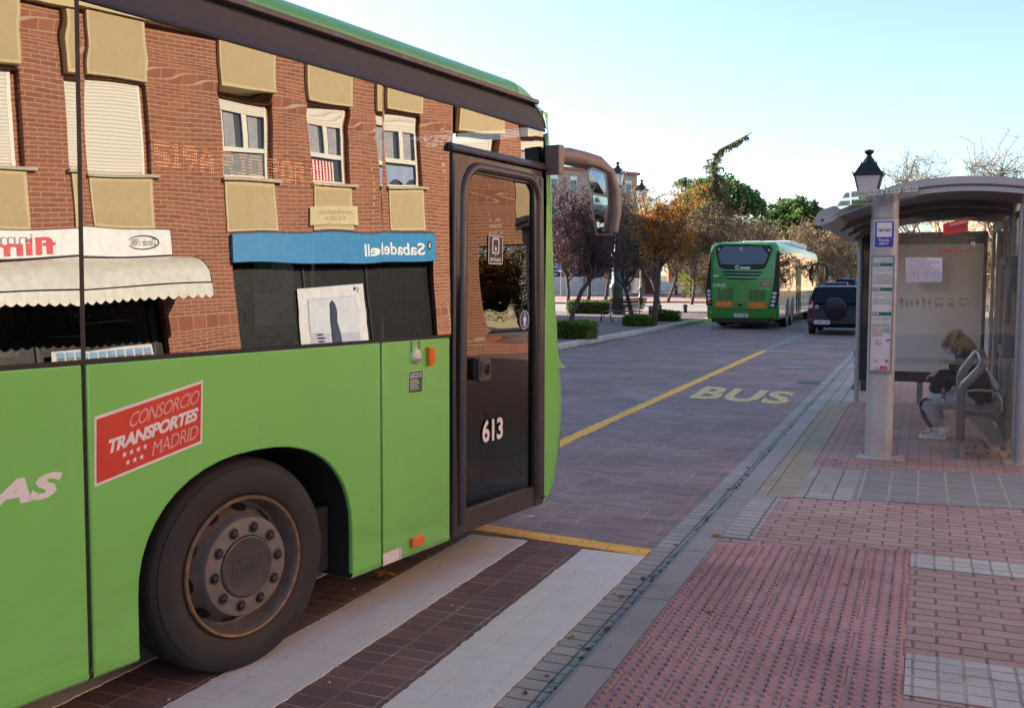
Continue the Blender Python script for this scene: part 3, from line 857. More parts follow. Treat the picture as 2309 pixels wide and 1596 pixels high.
b.box(2.069, 2.081, y1 - .034, y1 - .012, 1.205, 1.26, 0)
b.build('lock_plate', [plain("lock_plate_grey", (.10, .09, .085), .4, .3), M_satin], door, smooth=40)
b = MB(); y2 = -.003
b.text('613', lambda u, v: V((lerp(2.075, 2.315, u), .008, lerp(.775, .915, v) )), bold=.03, space=.95)
b.build('door_number', M_wht, door)
# entrance sticker
b = MB()
def dpt(a, c, d): return V((DS(a, c), .0175 + dins(c) * .95 - .010 * (c - 1.4) * (c > 1.4) - .010 * (a - 2.28) ** 2 + .0006 * math.exp(-((c - 2.28) / .06) ** 2) - .004 + d, c))
e0, e1, f0, f1 = 2.135, 2.305, 1.865, 2.045
def frame2(a0, a1, c0, c1, t, r, m, d):
    o_ = rrect(a0, a1, c0, c1, r); i_ = rrect(a0 + t, a1 - t, c0 + t, c1 - t, max(r - t, .002))
    for k in range(len(o_)):
        l = (k + 1) % len(o_)
        b.face([dpt(*o_[k], d), dpt(*o_[l], d), dpt(*i_[l], d), dpt(*i_[k], d)], m)
b.face([dpt(a, c, 0) for a, c in rrect(e0, e1, f0, f1, .012)], 1)
frame2(e0 + .002, e1 - .002, f0 + .002, f1 - .002, .006, .012, 0, -.001)
frame2(2.18, 2.262, 1.93, 2.03, .011, .014, 0, -.001)
b.face([dpt(2.21, 1.925, -.0012), dpt(2.232, 1.925, -.0012), dpt(2.232, 1.952, -.0012), dpt(2.21, 1.952, -.0012)], 1)
b.face([dpt(2.217, 1.918, -.0014), dpt(2.225, 1.918, -.0014), dpt(2.225, 1.96, -.0014), dpt(2.217, 1.96, -.0014)], 0)
b.face([dpt(2.204, 1.955, -.0014), dpt(2.238, 1.955, -.0014), dpt(2.221, 1.98, -.0014)], 0)
b.text('ENTRADA', lambda u, v: dpt(lerp(2.158, 2.284, u), lerp(1.884, 1.906, v), -.0014), 0, bold=.03)
b.build('entrance_sticker', [M_wht, plain("sticker_black", (.02, .02, .03), .4)], door)
# blue disabled-access roundel
b = MB(); rc = (2.585, 1.513)
b.face([dpt(a, c, 0) for a, c in ell(*rc, .058, .062, 32)], 0); b.face([dpt(a, c, -.001) for a, c in ell(*rc, .053, .057, 32)], 1)
b.face([dpt(a, c, -.002) for a, c in ell(rc[0], rc[1] + .036, .0085, .0085, 14)], 0)
b.face([dpt(rc[0] + x, rc[1] + y, -.002) for x, y in ((-.016, .022), (.016, .022), (.024, -.008), (.018, -.009), (.013, .008), (.011, -.045), (.003, -.045), (0, -.012), (-.004, -.045), (-.012, -.045), (-.013, .008), (-.018, -.009), (-.024, -.008))], 0)
b.build('blue_roundel', [M_wht, plain("roundel_blue", (.02, .05, .24), .4)], door)

# consortium sign, owner lettering and other marks on the panels
b = MB()
c4 = [S(212, 940), S(457, 857), S(455, 998), S(212, 1098)]
def sg(u, v, d=0.0):
    tp = [lerp(c4[0][k], c4[1][k], u) for k in (0, 1)]; bt = [lerp(c4[3][k], c4[2][k], u) for k in (0, 1)]
    return V((lerp(bt[0], tp[0], v), -.0015 - d, lerp(bt[1], tp[1], v)))
b.face([sg(0, 0), sg(1, 0), sg(1, 1), sg(0, 1)], 0)
b.face([sg(.018, .04, .001), sg(.982, .04, .001), sg(.982, .955, .001), sg(.018, .955, .001)], 1)
b.text('CONSORCIO', lambda u, v: sg(lerp(.295, .955, u + .02 * v), lerp(.665, .875, v), .002), 2, shear=.2, space=.9)
b.text('TRANSPORTES', lambda u, v: sg(lerp(.115, .955, u), lerp(.395, .60, v), .002), 0, shear=.2, bold=.045, space=.92)
b.text('MADRID', lambda u, v: sg(lerp(.505, .955, u), lerp(.115, .325, v), .002), 2, shear=.2, space=.9)
for k in range(7):
    cx = (.255 + .062 * k) if k < 4 else (.285 + .062 * (k - 4)); cy = .30 if k < 4 else .165
    pts = []
    for t in range(10):
        rr = 1 if t % 2 == 0 else .4; g = R(90 + 36 * t); pts.append(sg(cx + .025 * rr * math.cos(g), cy + .052 * rr * math.sin(g), .002))
    b.face(pts, 0)
b.build('transport_sign', [M_wht, M_red, plain("pink_vinyl", (.74, .40, .36), .5)], P2)
b = MB()
la = [S(0, 1131), S(146, 1094), S(143, 1062), S(0, 1092)]
def lf(u, v): 
    s = lerp(-1.23, -.745, u); return V((s, -.002, lerp(.972 , 1.062, v) ))
b.text('BLAS', lambda u, v: lf(u, v), shear=.3, bold=.05, space=1.0)
b.build('owner_lettering', M_wht, P1)
b = MB()
c = S(967, 803); b.prism([(c[0] - .025, c[1] - .055), (c[0] + .008, c[1] - .05), (c[0] + .028, c[1] - .03), (c[0] + .033, c[1]), (c[0] + .028, c[1] + .03), (c[0] + .008, c[1] + .05), (c[0] - .025, c[1] + .055)], lambda a, z, d: V((a, d, z)), -.028, .0)
b.build('side_indicator', M_orange, P3, bevel=.008, seg=3)
c = S(938, 1218); b = MB(); b.prism(rrect(c[0] - .055, c[0] + .055, c[1] - .027, c[1] + .027, .008), lambda a, z, d: V((a, d, z)), -.022, .0)
b.build('side_marker', M_orange, P3, bevel=.006, seg=3)
c = S(885, 1252); b = MB(); b.face([(c[0] - .082, -.002, c[1] - .035), (c[0] + .075, -.002, c[1] - .033), (c[0] + .075, -.002, c[1] + .03), (c[0] - .082, -.002, c[1] + .028)], 0)
for k in range(5): b.face([(c[0] - .078, -.003, c[1] - .026 + .011 * k), (c[0] + .07, -.003, c[1] - .025 + .011 * k), (c[0] + .07, -.003, c[1] - .0235 + .011 * k), (c[0] - .078, -.003, c[1] - .0245 + .011 * k)], 1)
b.face([(c[0] + .055, -.0035, c[1] - .03), (c[0] + .066, -.0035, c[1] - .03), (c[0] + .066, -.0035, c[1] + .028), (c[0] + .055, -.0035, c[1] + .028)], 1)
b.build('sticker', [M_wht, plain("lilac_print", (.5, .38, .62), .6)], P3)
c = S(936, 800); b = MB()
b.lathe([(.042, 0), (.042, .010), (.036, .018), (.0, .022)], Matrix.Translation((c[0], 0, c[1] - .005)) @ Matrix.Rotation(R(90), 4, 'X'), 24, 0)
b.face([(c[0] - .03, -.024, c[1] - .04), (c[0] + .03, -.024, c[1] - .04), (c[0] + .036, -.024, c[1] - .02), (c[0] - .036, -.024, c[1] - .02)], 1)
for k in (-1, 1): b.tube([(c[0] + k * .034, -.004, c[1] + .01), (c[0] + k * .036, -.006, c[1] + .06), (c[0] + k * .03, -.004, c[1] + .075)], .004, 6, 1)
b.build('release_button', [plain("pale_plastic", (.62, .68, .58), .3, coat=.4), plain("grey_plastic", (.25, .26, .27), .5)], P3, smooth=40)
q = [S(919, 887), S(952, 884), S(954, 833), S(921, 838)]; b = MB()
def eg(u, v, d=0): return V((lerp(lerp(q[0][0], q[1][0], u), lerp(q[3][0], q[2][0], u), v), -.002 - d, lerp(lerp(q[0][1], q[1][1], u), lerp(q[3][1], q[2][1], u), v)))
b.face([eg(0, 0), eg(1, 0), eg(1, 1), eg(0, 1)], 0); b.face([eg(.03, .02, .001), eg(.97, .02, .001), eg(.97, .98, .001), eg(.03, .98, .001)], 1)
for k, t in enumerate(('APERTURA DE', 'EMERGENCIA')): b.text(t, lambda u, v: eg(lerp(.1, .9, u), lerp(.82 - .12 * k, .90 - .12 * k, v), .002), 0, bold=.03)
for k in range(6): b.face([eg(.1, .58 - .08 * k, .002), eg(.62 + .06 * (k % 3), .58 - .08 * k, .002), eg(.62 + .06 * (k % 3), .605 - .08 * k, .002), eg(.1, .605 - .08 * k, .002)], 0)
b.build('emergency_plate', [M_wht, plain("plate_green", (.03, .13, .07), .45)], P3)

# side destination display: amber points behind the glass
M_led = NT("amber_led"); M_led.base(col=(.8, .25, .05), emis=(1.0, .38, .12), es=1.0); M_led = M_led.mat
F8 = {'5': ["1111111", "1111111", "11", "111111", "1111111", "    111", "1111111", " 11111"], '1': [" 11", "111", " 11", " 11", " 11", " 11", "1111", "1111"],
      '9': [" 11111", "1111111", "11   11", "1111111", " 111111", "    11", "   11", "  11"], 'A': ["   1", "  111", " 11 11", "11   11", "1111111", "1111111", "11   11", "11   11"],
      'R': ["11111", "111111", "1   11", "111111", "11111", "1  11", "1   11", "1   11"], 'J': ["  1111", "  1111", "   11", "   11", "   11", "   11", "11111", " 111"],
      'O': [" 11111", "1111111", "11   11", "11   11", "11   11", "11   11", "1111111", " 11111"], 'P': ["11111", "111111", "11  11", "111111", "11111", "11", "11", "11"],
      'S': [" 11111", "1111111", "11", "111111", " 111111", "     11", "1111111", "111111"], ' ': []}
b = MB(); s = 0.0
a = S(345, 322); e = S(745, 442); zt = S(345, 322)[1] - .005
x = S(347, 322)[0]; msg = "519A RJO POR S1"; tot = sum((max([len(r) for r in F8[ch]] + [2]) + 1) for ch in msg)
px = (S(748, 430)[0] - x) / tot
for ch in msg:
    g = F8[ch]
    for rr, row in enumerate(g):
        for cc, v in enumerate(row):
            if v == '1':
                sx, z = x + cc * px, zt + .012 - rr * px * 1.22
                y = inset(z) - .004; r = px * .105
                b.face([(sx - r, y, z - r), (sx + r, y, z - r), (sx + r, y, z + r), (sx - r, y, z + r)])
    x += (max([len(r) for r in g] + [2]) + 1) * px
b.build('led_display', M_led, bus, fix=False)

# inside: poles, driver's seat and wheel, a few passenger seats
M_pole = plain("pole_green", (.06, .35, .08), .4)
for pth in ([(.35, .55, .4), (.35, .55, 2.85)], [(1.95, .55, .4), (1.95, .55, 2.85)], [(-1.4, .6, .4), (-1.4, .6, 2.85)], [(2.05, .9, .4), (2.05, .9, 2.85)], [(2.3, .14, .45), (2.25, .14, 1.1), (2.0, .16, 1.35)]):
    b = MB(); b.tube(pth, .018, 8); b.build('grab_pole', M_pole, bus, smooth=60)
M_seatc = plain("seat_cloth", (.03, .05, .09), .85)
for s_ in (-1.0, -1.85, -2.7, -3.55, -4.4):
    for y_ in (.25, .70):
        b = MB(); b.prism([(s_ - .06, .82), (s_ + .42, .82), (s_ + .42, .90), (s_ + .02, .90), (s_ - .02, 1.55), (s_ - .08, 1.55)], lambda a, c, d: V((a, d, c)), y_, y_ + .42); b.build('seat', M_seatc, bus, bevel=.02)
b = MB(); b.prism([(1.22, .9), (1.75, .9), (1.75, 1.0), (1.33, 1.0), (1.28, 1.75), (1.2, 1.75)], lambda a, c, d: V((a, d, c)), 1.5, 2.0); b.build('driver_seat', M_seatc, bus, bevel=.02)
b = MB(); T = Matrix.Translation((2.2, 1.75, 1.25)) @ Matrix.Rotation(R(35), 4, 'Y')
b.tube([T @ V((.22 * math.cos(R(20 * k)), .22 * math.sin(R(20 * k)), 0)) for k in range(19)], .015, 8)
b.tube([T @ V((0, -.21, 0)), T @ V((0, .21, 0))], .012, 6); b.tube([T @ V((0, 0, 0)), (2.45, 1.75, .8)], .03, 8)
b.build('steering_wheel', M_blk, bus, smooth=60)

# mirror on its arm
def ms(x, y, o): a, c = S(x, y, o); return V((a, -(o - inset(c)), c))
OM = .06
M_arm = plain("mirror_housing", (.17, .135, .112), .42, var=.1, coat=.15)
pts = [(1246, 352), (1275, 352), (1310, 360), (1338, 366), (1360, 388), (1373, 430), (1376, 480), (1371, 525)]
P_ = [ms(x, y, OM + .05 * k / 7) for k, (x, y) in enumerate(pts)]
b = MB()
def hous(sec):
    n = 14; i0 = len(b.v)
    for j, (c, w, h, dirv) in enumerate(sec):
        for q in range(n):
            g = 2 * math.pi * q / n; ca, sa = math.cos(g), math.sin(g)
            ca = math.copysign(abs(ca) ** .6, ca); sa = math.copysign(abs(sa) ** .6, sa)
            b.v.append(tuple(c + V((0, -1, 0)) * w * ca + dirv * h * sa))
    for j in range(len(sec) - 1):
        for q in range(n):
            a = i0 + j * n + q; c = i0 + j * n + (q + 1) % n
            b.f.append((a, c, c + n, a + n)); b.m.append(0)
    b.f.append(tuple(i0 + q for q in reversed(range(n)))); b.m.append(0); b.f.append(tuple(i0 + (len(sec) - 1) * n + q for q in range(n))); b.m.append(0)
mir = None
b.prism([(0, -.13), (.075, -.12), (.085, .06), (.06, .075), (0, .07)], lambda a, c, d: P_[0] + V((a - .02, d, c)), -.06, .05)
hous([(P_[0] + V((.02, 0, .0)), .06, .056, V((0, 0, 1))), (P_[1] + V((0, 0, .0)), .06, .058, V((.05, 0, 1)).normalized()), (P_[2], .065, .058, V((.15, 0, 1)).normalized()), (P_[3] + V((0, 0, -.005)), .07, .058, V((.45, 0, .9)).normalized()), (P_[4], .085, .050, V((.9, 0, .45)).normalized()),
      (P_[5], .085, .048, V((1, 0, .05))), (P_[6], .085, .046, V((1, 0, 0))), (P_[7], .08, .036, V((1, 0, -.05)))])
mir = b.build('mirror_arm', M_arm, bus, smooth=50, bevel=.006)
b = MB()
# housing of the glass, facing back along the bus
mc = [ms(1332, 383, OM + .07), ms(1346, 533, OM + .07), ms(1382, 533, OM + .04), ms(1374, 395, OM + .04)]
ctr = sum(mc, V()) / 4
out = V((0, -1, 0))
def mp(a, c, d):   # a across (0 left .. 1 right), c up, d depth
    lo = lerp(mc[1], mc[2], a); hi = lerp(mc[0], mc[3], a); return lerp(lo, hi, c) + V((1.0, .35, 0)).normalized() * (d - .12 + .13 * (.5 - c))
b.prism([(0, 0), (1, 0), (1, .98), (.78, 1.0), (.25, 1.02), (-.05, .95), (-.1, .7)], mp, -.012, .05)
mh = b.build('mirror_housing', M_satin, mir, bevel=.008)
M_mirror = NT("mirror_glass"); M_mirror.base(col=(.38, .42, .45), metal=1.0, rough=.02); M_mirror = M_mirror.mat
b = MB(); b.face([mp(a, c, -.016) for a, c in rrect(.10, .92, .04, .60, .05)]); b.build('mirror_glass', M_mirror, mh)
b = MB(); ds = [mp(a, c, -.016) for a, c in rrect(.03, .88, .64, .96, .14, 6)]; cc = sum(ds, V()) / len(ds) + V((-.02, -.01, 0))
for k in range(len(ds)): b.face([cc, ds[k], ds[(k + 1) % len(ds)]])
M_mirror2 = NT("wide_mirror_glass"); M_mirror2.base(col=(.25, .26, .32), metal=1.0, rough=.08); b.build('mirror_glass', M_mirror2.mat, mh, smooth=180)

# ================================================================== BRICK BUILDING along the right pavement (mirrored in the bus)
FY = -.06018
bld = thing('brick_building', 'red brick apartment building with cream panels and shops, mirrored in the bus windows', 'building')
FU = V((math.sin(FY), math.cos(FY), 0)); FN = V((math.cos(FY), -math.sin(FY), 0))
# local axes: x along the front, y into the building, z up
bld.matrix_world = Matrix(((FU.x, FN.x, 0, FN.x * 9), (FU.y, FN.y, 0, FN.y * 9), (0, 0, 1, 0), (0, 0, 0, 1)))
def brick_mat():
    N = NT("facing_brick"); p = N.obj()
    s = N.n('ShaderNodeSeparateXYZ'); N.set(s, '0', p)
    k = N.n('ShaderNodeCombineXYZ'); N.set(k, '0', N.math('ADD', s.outputs[0], s.outputs[1])); N.set(k, '1', s.outputs[2])
    b = N.n('ShaderNodeTexBrick', dict(offset=.5)); N.set(b, 'Vector', k.outputs[0])
    for q, v in (('Scale', 1.0), ('Mortar Size', .0065), ('Mortar Smooth', .2), ('Bias', -.1), ('Brick Width', .25), ('Row Height', .062)): b.inputs[q].default_value = v
    b.inputs['Color1'].default_value = (.33, .130, .080, 1); b.inputs['Color2'].default_value = (.23, .080, .055, 1); b.inputs['Mortar'].default_value = (.48, .36, .26, 1)
    c = N.mix(N.ramp(N.noise(p, 1.2, 5), .3, .7, 0, .35), b.outputs[0], (.42, .17, .10))
    N.base(col=c, rough=.85, spec=.25); N.bump(N.math('SUBTRACT', 1.0, b.outputs['Fac']), .5, .008)
    return N.mat
M_brick = brick_mat()
M_cream = plain("cream_render", (.50, .385, .22), .85, var=.06, bump=.3, bs=150)
M_cream2 = plain("cream_border", (.60, .485, .285), .85, var=.05)
M_pvc = plain("white_window_frame", (.72, .69, .61), .45, var=.05)
M_wglass = NT("window_glass_dark"); M_wglass.base(col=(.035, .05, .075), rough=.05, spec=.9); M_wglass = M_wglass.mat
M_dark = plain("shop_dark", (.012, .012, .014), .3, var=.2, coat=.4)
def shutter_mat():
    N = NT("roller_shutter"); p = N.obj(); s = N.n('ShaderNodeSeparateXYZ'); N.set(s, '0', p)
    g = N.math('FRACT', N.math('MULTIPLY', s.outputs[2], 1 / .046))
    c = N.mix(N.ramp(g, .12, 0, 0, .55), (.70, .66, .58), (.25, .22, .18))
    N.base(col=c, rough=.5); N.bump(N.math('SINE', N.math('MULTIPLY', g, math.pi)), .5, .01)
    return N.mat
M_shut = shutter_mat()
WIN = [(-2.6, -1.5, 0), (-.4, .7, 1), (2.0, 3.1, 0), (4.3, 5.35, 1), (6.38, 7.45, 0), (8.06, 9.10, 0), (10.46, 11.56, 1), (12.35, 13.35, 2), (14.02, 15.05, 3), (18.05, 19.10, 1), (19.62, 20.62, 2)]
Z0, Z1 = 4.46, 5.68
b = MB()
us = [-8.0]
for a, c, k in WIN: us += [a, c]
us.append(21.6)
SHOPS = [(-6.5, -1.0, .25, 3.05), (1.2, 9.17, .12, 3.05), (10.55, 15.22, .45, 3.19), (17.4, 21.0, .3, 3.15)]
# upper wall between and round the openings
for i in range(0, len(us), 2): b.box(us[i], us[i + 1], 0, .35, 3.2, 9.6)
for a, c, k in WIN: b.box(a, c, 0.002, .35, 3.2, Z0); b.box(a, c, .002, .35, Z1, 9.6)
e = [-8.0]
for s_ in SHOPS: e += [s_[0], s_[1]]
e.append(21.6)
for i in range(0, len(e), 2): b.box(e[i], e[i + 1], 0, .35, -.1, 3.2)
for s_ in SHOPS:
    b.box(s_[0], s_[1], .001, .35, -.1, s_[2]); b.box(s_[0], s_[1], .001, .35, s_[3], 3.2)
b.box(21.25, 21.6, .35, 10, -.1, 9.6); b.box(-8, -7.65, .35, 10, -.1, 9.6)
b.build('wall', M_brick, bld)
b = MB(); b.box(-8.1, 21.7, -.25, 10, 9.6, 9.9); b.build('roof', plain("roof_tile", (.28, .12, .08), .8), bld)
b = MB()
b.box(-7.6, 21.2, 1.4, 1.45, -.1, 9.5); b.box(-7.6, 21.2, .36, 1.4, 3.5, 3.6)
b.build('inner_wall', M_dark, bld)
# continuous cream string course under the second floor
b = MB(); b.box(-8, 21.6, -.16, -.002, 6.52, 6.64); b.build('cornice', M_cream2, bld)
M_grey_panel = plain("grey_infill", (.20, .215, .225), .6)
for a, c, k in WIN:
    b = MB()
    for z0, z1, y in ((5.715, 6.515, -.10), (3.70, 4.40, -.03)):
        b.box(a + .005, c - .005, y, .0, z0, z1, 1)
        t = .045
        b.box(a + .005 + t, c - .005 - t, y - .004, y, z0 + t, z1 - (t if y > -.05 else 0), 0)
    b.build('render_panel', [M_cream, M_cream2], bld)
    b = MB(); b.box(a - .03, c + .13, -.075, .08, Z0 - .05, Z0 - .005); w = b.build('window_sill', plain("sill_stone", (.48, .42, .33), .8) if a == WIN[0][0] else bpy.data.materials['sill_stone'], bld)
    b = MB()
    y = .10; m_ = (a + c) / 2; c2 = c - .09
    open_ = 0 if k == 0 else .20
    zt = Z1 - open_
    b.box(a, a + .05, y, y + .06, Z0, Z1); b.box(c2 - .05, c2, y - .02, y + .06, Z0, Z1); b.box(a, c2, y, y + .06, Z0, Z0 + .05); b.box(c2, c, y + .02, y + .1, Z0, Z1, 1)
    if k:
        zm = Z0 + .40
        b.box(a, c2, y - .01, y + .06, zm, zm + .07)
        for x in (a + .05, m_ - .045): b.box(x - .03, x + .03, y - .005, y + .05, zm + .07, zt)
        b.box(m_ - .07, m_ + .03, y - .008, y + .05, zm + .07, zt)
    w = b.build('window', [M_pvc, M_brick], bld)
    b = MB(); b.box(a + .03, c2 - .03, y + .045, y + .055, Z0 + .03, Z1, 0)
    if k == 1: b.box(a + .05, c2 - .05, y + .036, y + .044, Z0 + .05, Z0 + .40, 1)
    b.build('pane', [M_wglass, M_grey_panel], w)
    b = MB(); b.box(a + .02, c2 - .02, y - .015, y + .01, zt - .02 if k else Z0 + .05, Z1); b.build('shutter', M_shut, w)
    if k == 2:
        b = MB(); 
        for q in range(7): b.face([(a + .07 + .085 * q, y + .03, Z0 + .06), (a + .115 + .085 * q, y + .03, Z0 + .06), (a + .115 + .085 * q, y + .03, Z0 + .36), (a + .07 + .085 * q, y + .03, Z0 + .36)], 0); b.face([(a + .115 + .085 * q, y + .03, Z0 + .06), (a + .155 + .085 * q, y + .03, Z0 + .06), (a + .155 + .085 * q, y + .03, Z0 + .36), (a + .115 + .085 * q, y + .03, Z0 + .36)], 1)
        b.build('striped_towel', [plain("towel_red", (.45, .03, .06), .9), plain("towel_white", (.75, .7, .68), .9)] if 'towel_red' not in bpy.data.materials else [bpy.data.materials['towel_red'], bpy.data.materials['towel_white']], w)
    if k:
        b = MB(); 
        for q in range(6):
            for base in (a + .12, m_ + .08):
                x = base + .035 * q; d = .008 * (q % 2)
                b.face([(x, y + .043 - d, Z0 + .45), (x + .035, y + .043 - (.008 - d), Z0 + .45), (x + .035, y + .043 - (.008 - d), zt), (x, y + .043 - d, zt)])
        b.build('curtain', plain("net_curtain", (.36, .36, .40), .9) if 'net_curtain' not in bpy.data.materials else bpy.data.materials['net_curtain'], w, fix=False)
    if k == 3:
        b = MB(); b.grid(lambda u, v: V((lerp(a + .1, c2 - .12, u), y + .02 - .012 * math.sin(14 * u), lerp(Z0 + .03 + .12 * abs(math.sin(5 * u)), Z0 + .36, v))), 16, 6)
        b.build('hung_laundry', plain("laundry_blue", (.30, .38, .55), .9), w, smooth=180)
# shops
b = MB()
for s_ in SHOPS:
    b.box(s_[0], s_[1], .16, .19, s_[2], s_[3])
b.build('shop_window', M_dark, bld)
b = MB(); b.grid(lambda u, v: V((lerp(17.4, 21.0, u), .15 + .01 * math.sin(3 * u), lerp(.3, 3.15, v))), 12, 8); b.build('shop_window', bus_glass('storefront_glass', 3.4, (.02, .02, .022)), bld, smooth=180)
M_alu = plain("dark_aluminium", (.03, .03, .035), .4, .3)
b = MB()
for s_ in SHOPS:
    x = s_[0]
    while x < s_[1]:
        b.box(x, x + .05, .12, .16, s_[2], s_[3]); x += 1.55
b.build('shop_frame', M_alu, bld)
def fpt(u0, u1, z0, z1, y, flip=True):
    # lettering reads from larger x to smaller x when seen from the street
    return lambda u, v: V((lerp(u1, u0, u), y, lerp(z0, z1, v)))
b = MB(); b.box(1.0, 9.30, -.16, -.001, 3.30, 3.68, 1); b.box(1.02, 9.285, -.168, -.16, 3.315, 3.665, 0)
b.text('inmobiliaria', fpt(5.85, 7.40, 3.50, 3.63, -.171), 2, bold=-.005)
b.text('flimasol', fpt(5.75, 7.74, 3.34, 3.58, -.171), 3, bold=.03)
b.text('Desde 1986', fpt(8.58, 9.02, 3.45, 3.55, -.171), 4, shear=.3)
ring = []
for k in range(26):
    g = R(20 + 320 * k / 25); ring.append(V((8.80 - .27 * math.cos(g), -.172, 3.495 + .09 * math.sin(g))))
b.tube(ring, [.004 + .006 * abs(math.sin(k / 25 * math.pi)) for k in range(26)], 5, 4)
b.build('shop_sign', [plain("sign_white", (.72, .72, .74), .4), M_alu, plain("sign_grey_text", (.20, .20, .21), .5), plain("sign_red_text", (.60, .04, .06), .5), plain("sign_black_text", (.02, .03, .03), .5)], bld)
b = MB(); b.box(10.52, 15.22, -.10, -.001, 3.185, 3.66, 0); b.box(10.52, 15.22, -.104, -.10, 3.65, 3.665, 2)
b.text('Sabadell', fpt(13.5, 14.92, 3.30, 3.50, -.106), 1, bold=.02)
b.face([(15.04 + .055 * math.cos(R(20 * k)), -.106, 3.46 + .075 * math.sin(R(20 * k))) for k in range(18)], 2)
b.text('B', fpt(15.02, 15.06, 3.42, 3.50, -.108), 1, bold=.03)
b.build('bank_sign', [plain("bank_blue", (.03, .24, .52), .4), plain("bank_white", (.8, .8, .82), .5), plain("bank_dark", (.01, .03, .06), .5)], bld)
b = MB(); b.box(12.25, 13.45, -.045, -.034, 3.78, 4.08, 0)  # faint double reflection of the agency's sign, painted as a cream board
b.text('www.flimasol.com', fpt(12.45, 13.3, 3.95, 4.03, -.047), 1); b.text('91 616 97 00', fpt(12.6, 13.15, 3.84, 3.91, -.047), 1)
b.build('sign_reflection', [plain("reflection_cream", (.62, .52, .32), .7), plain("reflection_text", (.32, .25, .13), .7)], bld)
# poster of a tie in the bank window, photo cards in the estate agent's window
b = MB(); b.face([(11.9, .10, 1.45), (13.5, .06, 1.45), (13.5, .06, 2.83), (11.9, .10, 2.80)], 0)
b.face([(12.1, .085, 1.45), (13.3, .055, 1.45), (13.26, .055, 2.62), (12.15, .085, 2.60)], 1)
b.face([(12.15, .08, 2.05), (13.27, .05, 2.05), (13.25, .05, 2.60), (12.17, .08, 2.58)], 2)
b.face([(12.62, .045, 1.45), (12.78, .045, 1.42), (12.84, .045, 1.75), (12.76, .045, 2.48), (12.71, .045, 2.56), (12.66, .045, 2.48), (12.58, .045, 1.55)], 3)
b.text('S', fpt(13.30, 13.36, 2.68, 2.76, .05), 3); b.box(13.22, 13.27, .045, .05, 2.72, 2.77, 3)
for k in range(4): b.box(12.28, 12.42 + .03 * (k % 2), .045, .05, 2.02 - .05 * k, 2.035 - .05 * k, 3)
b.build('bank_poster', [plain("poster_white", (.66, .66, .70), .6), plain("poster_lilac", (.46, .46, .60), .6), plain("poster_pale", (.58, .62, .70), .6), plain("poster_navy", (.02, .035, .09), .6)], bld)
b = MB(); b.face([(7.5, -.02, 1.5), (8.9, -.02, 1.5), (8.86, -.02, 2.17), (7.56, -.02, 2.13)], 0)
for k in range(8):
    x = 7.62 + .155 * k
    b.face([(x, -.024, 1.93), (x + .125, -.024, 1.93), (x + .125, -.024, 2.03), (x, -.024, 2.03)], 1 + k % 2); b.face([(x, -.024, 2.03), (x + .125, -.024, 2.03), (x + .125, -.024, 2.11), (x, -.024, 2.11)], 3)
    b.face([(x + .01, -.024, 1.86), (x + .10, -.024, 1.86), (x + .10, -.024, 1.885), (x + .01, -.024, 1.885)], 4)
b.build('photo_cards', [bpy.data.materials['poster_white'], plain("card_green", (.14, .20, .10), .6), plain("card_brick", (.24, .20, .18), .6), plain("card_sky", (.20, .38, .66), .6), bpy.data.materials['poster_navy']], bld)
b = MB(); b.text('SU CASA', fpt(6.9, 7.18, 2.12, 2.18, .155), 0, bold=.01)
b.build('window_lettering', plain("dim_lettering", (.16, .16, .17), .6), bld)
# white awning with a scalloped valance
b = MB()
A0, A1 = 1.6, 9.45
def awn(u, v):
    y = -.86 * v; z = 2.80 + .46 * math.sqrt(max(0, 1 - v ** 2.2)) 
    return V((lerp(A0, A1, u) + (.03 * v), y - .17, z + .012 * math.sin(u * 9)))
b.grid(awn, 30, 14, 0)
nsc = 52
for k in range(nsc):
    xa, xb = lerp(A0, A1, k / nsc), lerp(A0, A1, (k + 1) / nsc)
    top = [(xb + .03, -1.03, 2.795), (xa + .03, -1.03, 2.795)]
    low = [(lerp(xa, xb, t / 6) + .03, -1.035 - .01 * math.sin(t), 2.645 - .045 * math.sin(math.pi * t / 6)) for t in range(7)]
    b.face(top + low, 0)
b.tube([(A0 + .03, -1.033, 2.80), (A1 + .03, -1.033, 2.80)], .010, 6, 1)
b.tube([awn(1, t / 10) for t in range(11)], .010, 6, 1)
b.face([awn(1, t / 10) + V((.002, 0, 0)) for t in range(11)] + [V((A1, -.17, 2.80))], 0)
b.build('awning', [plain("awning_white", (.70, .68, .63), .35, coat=.3), M_alu], bld, smooth=50, fix=False)
# bare street tree and a parked car stand further along this side

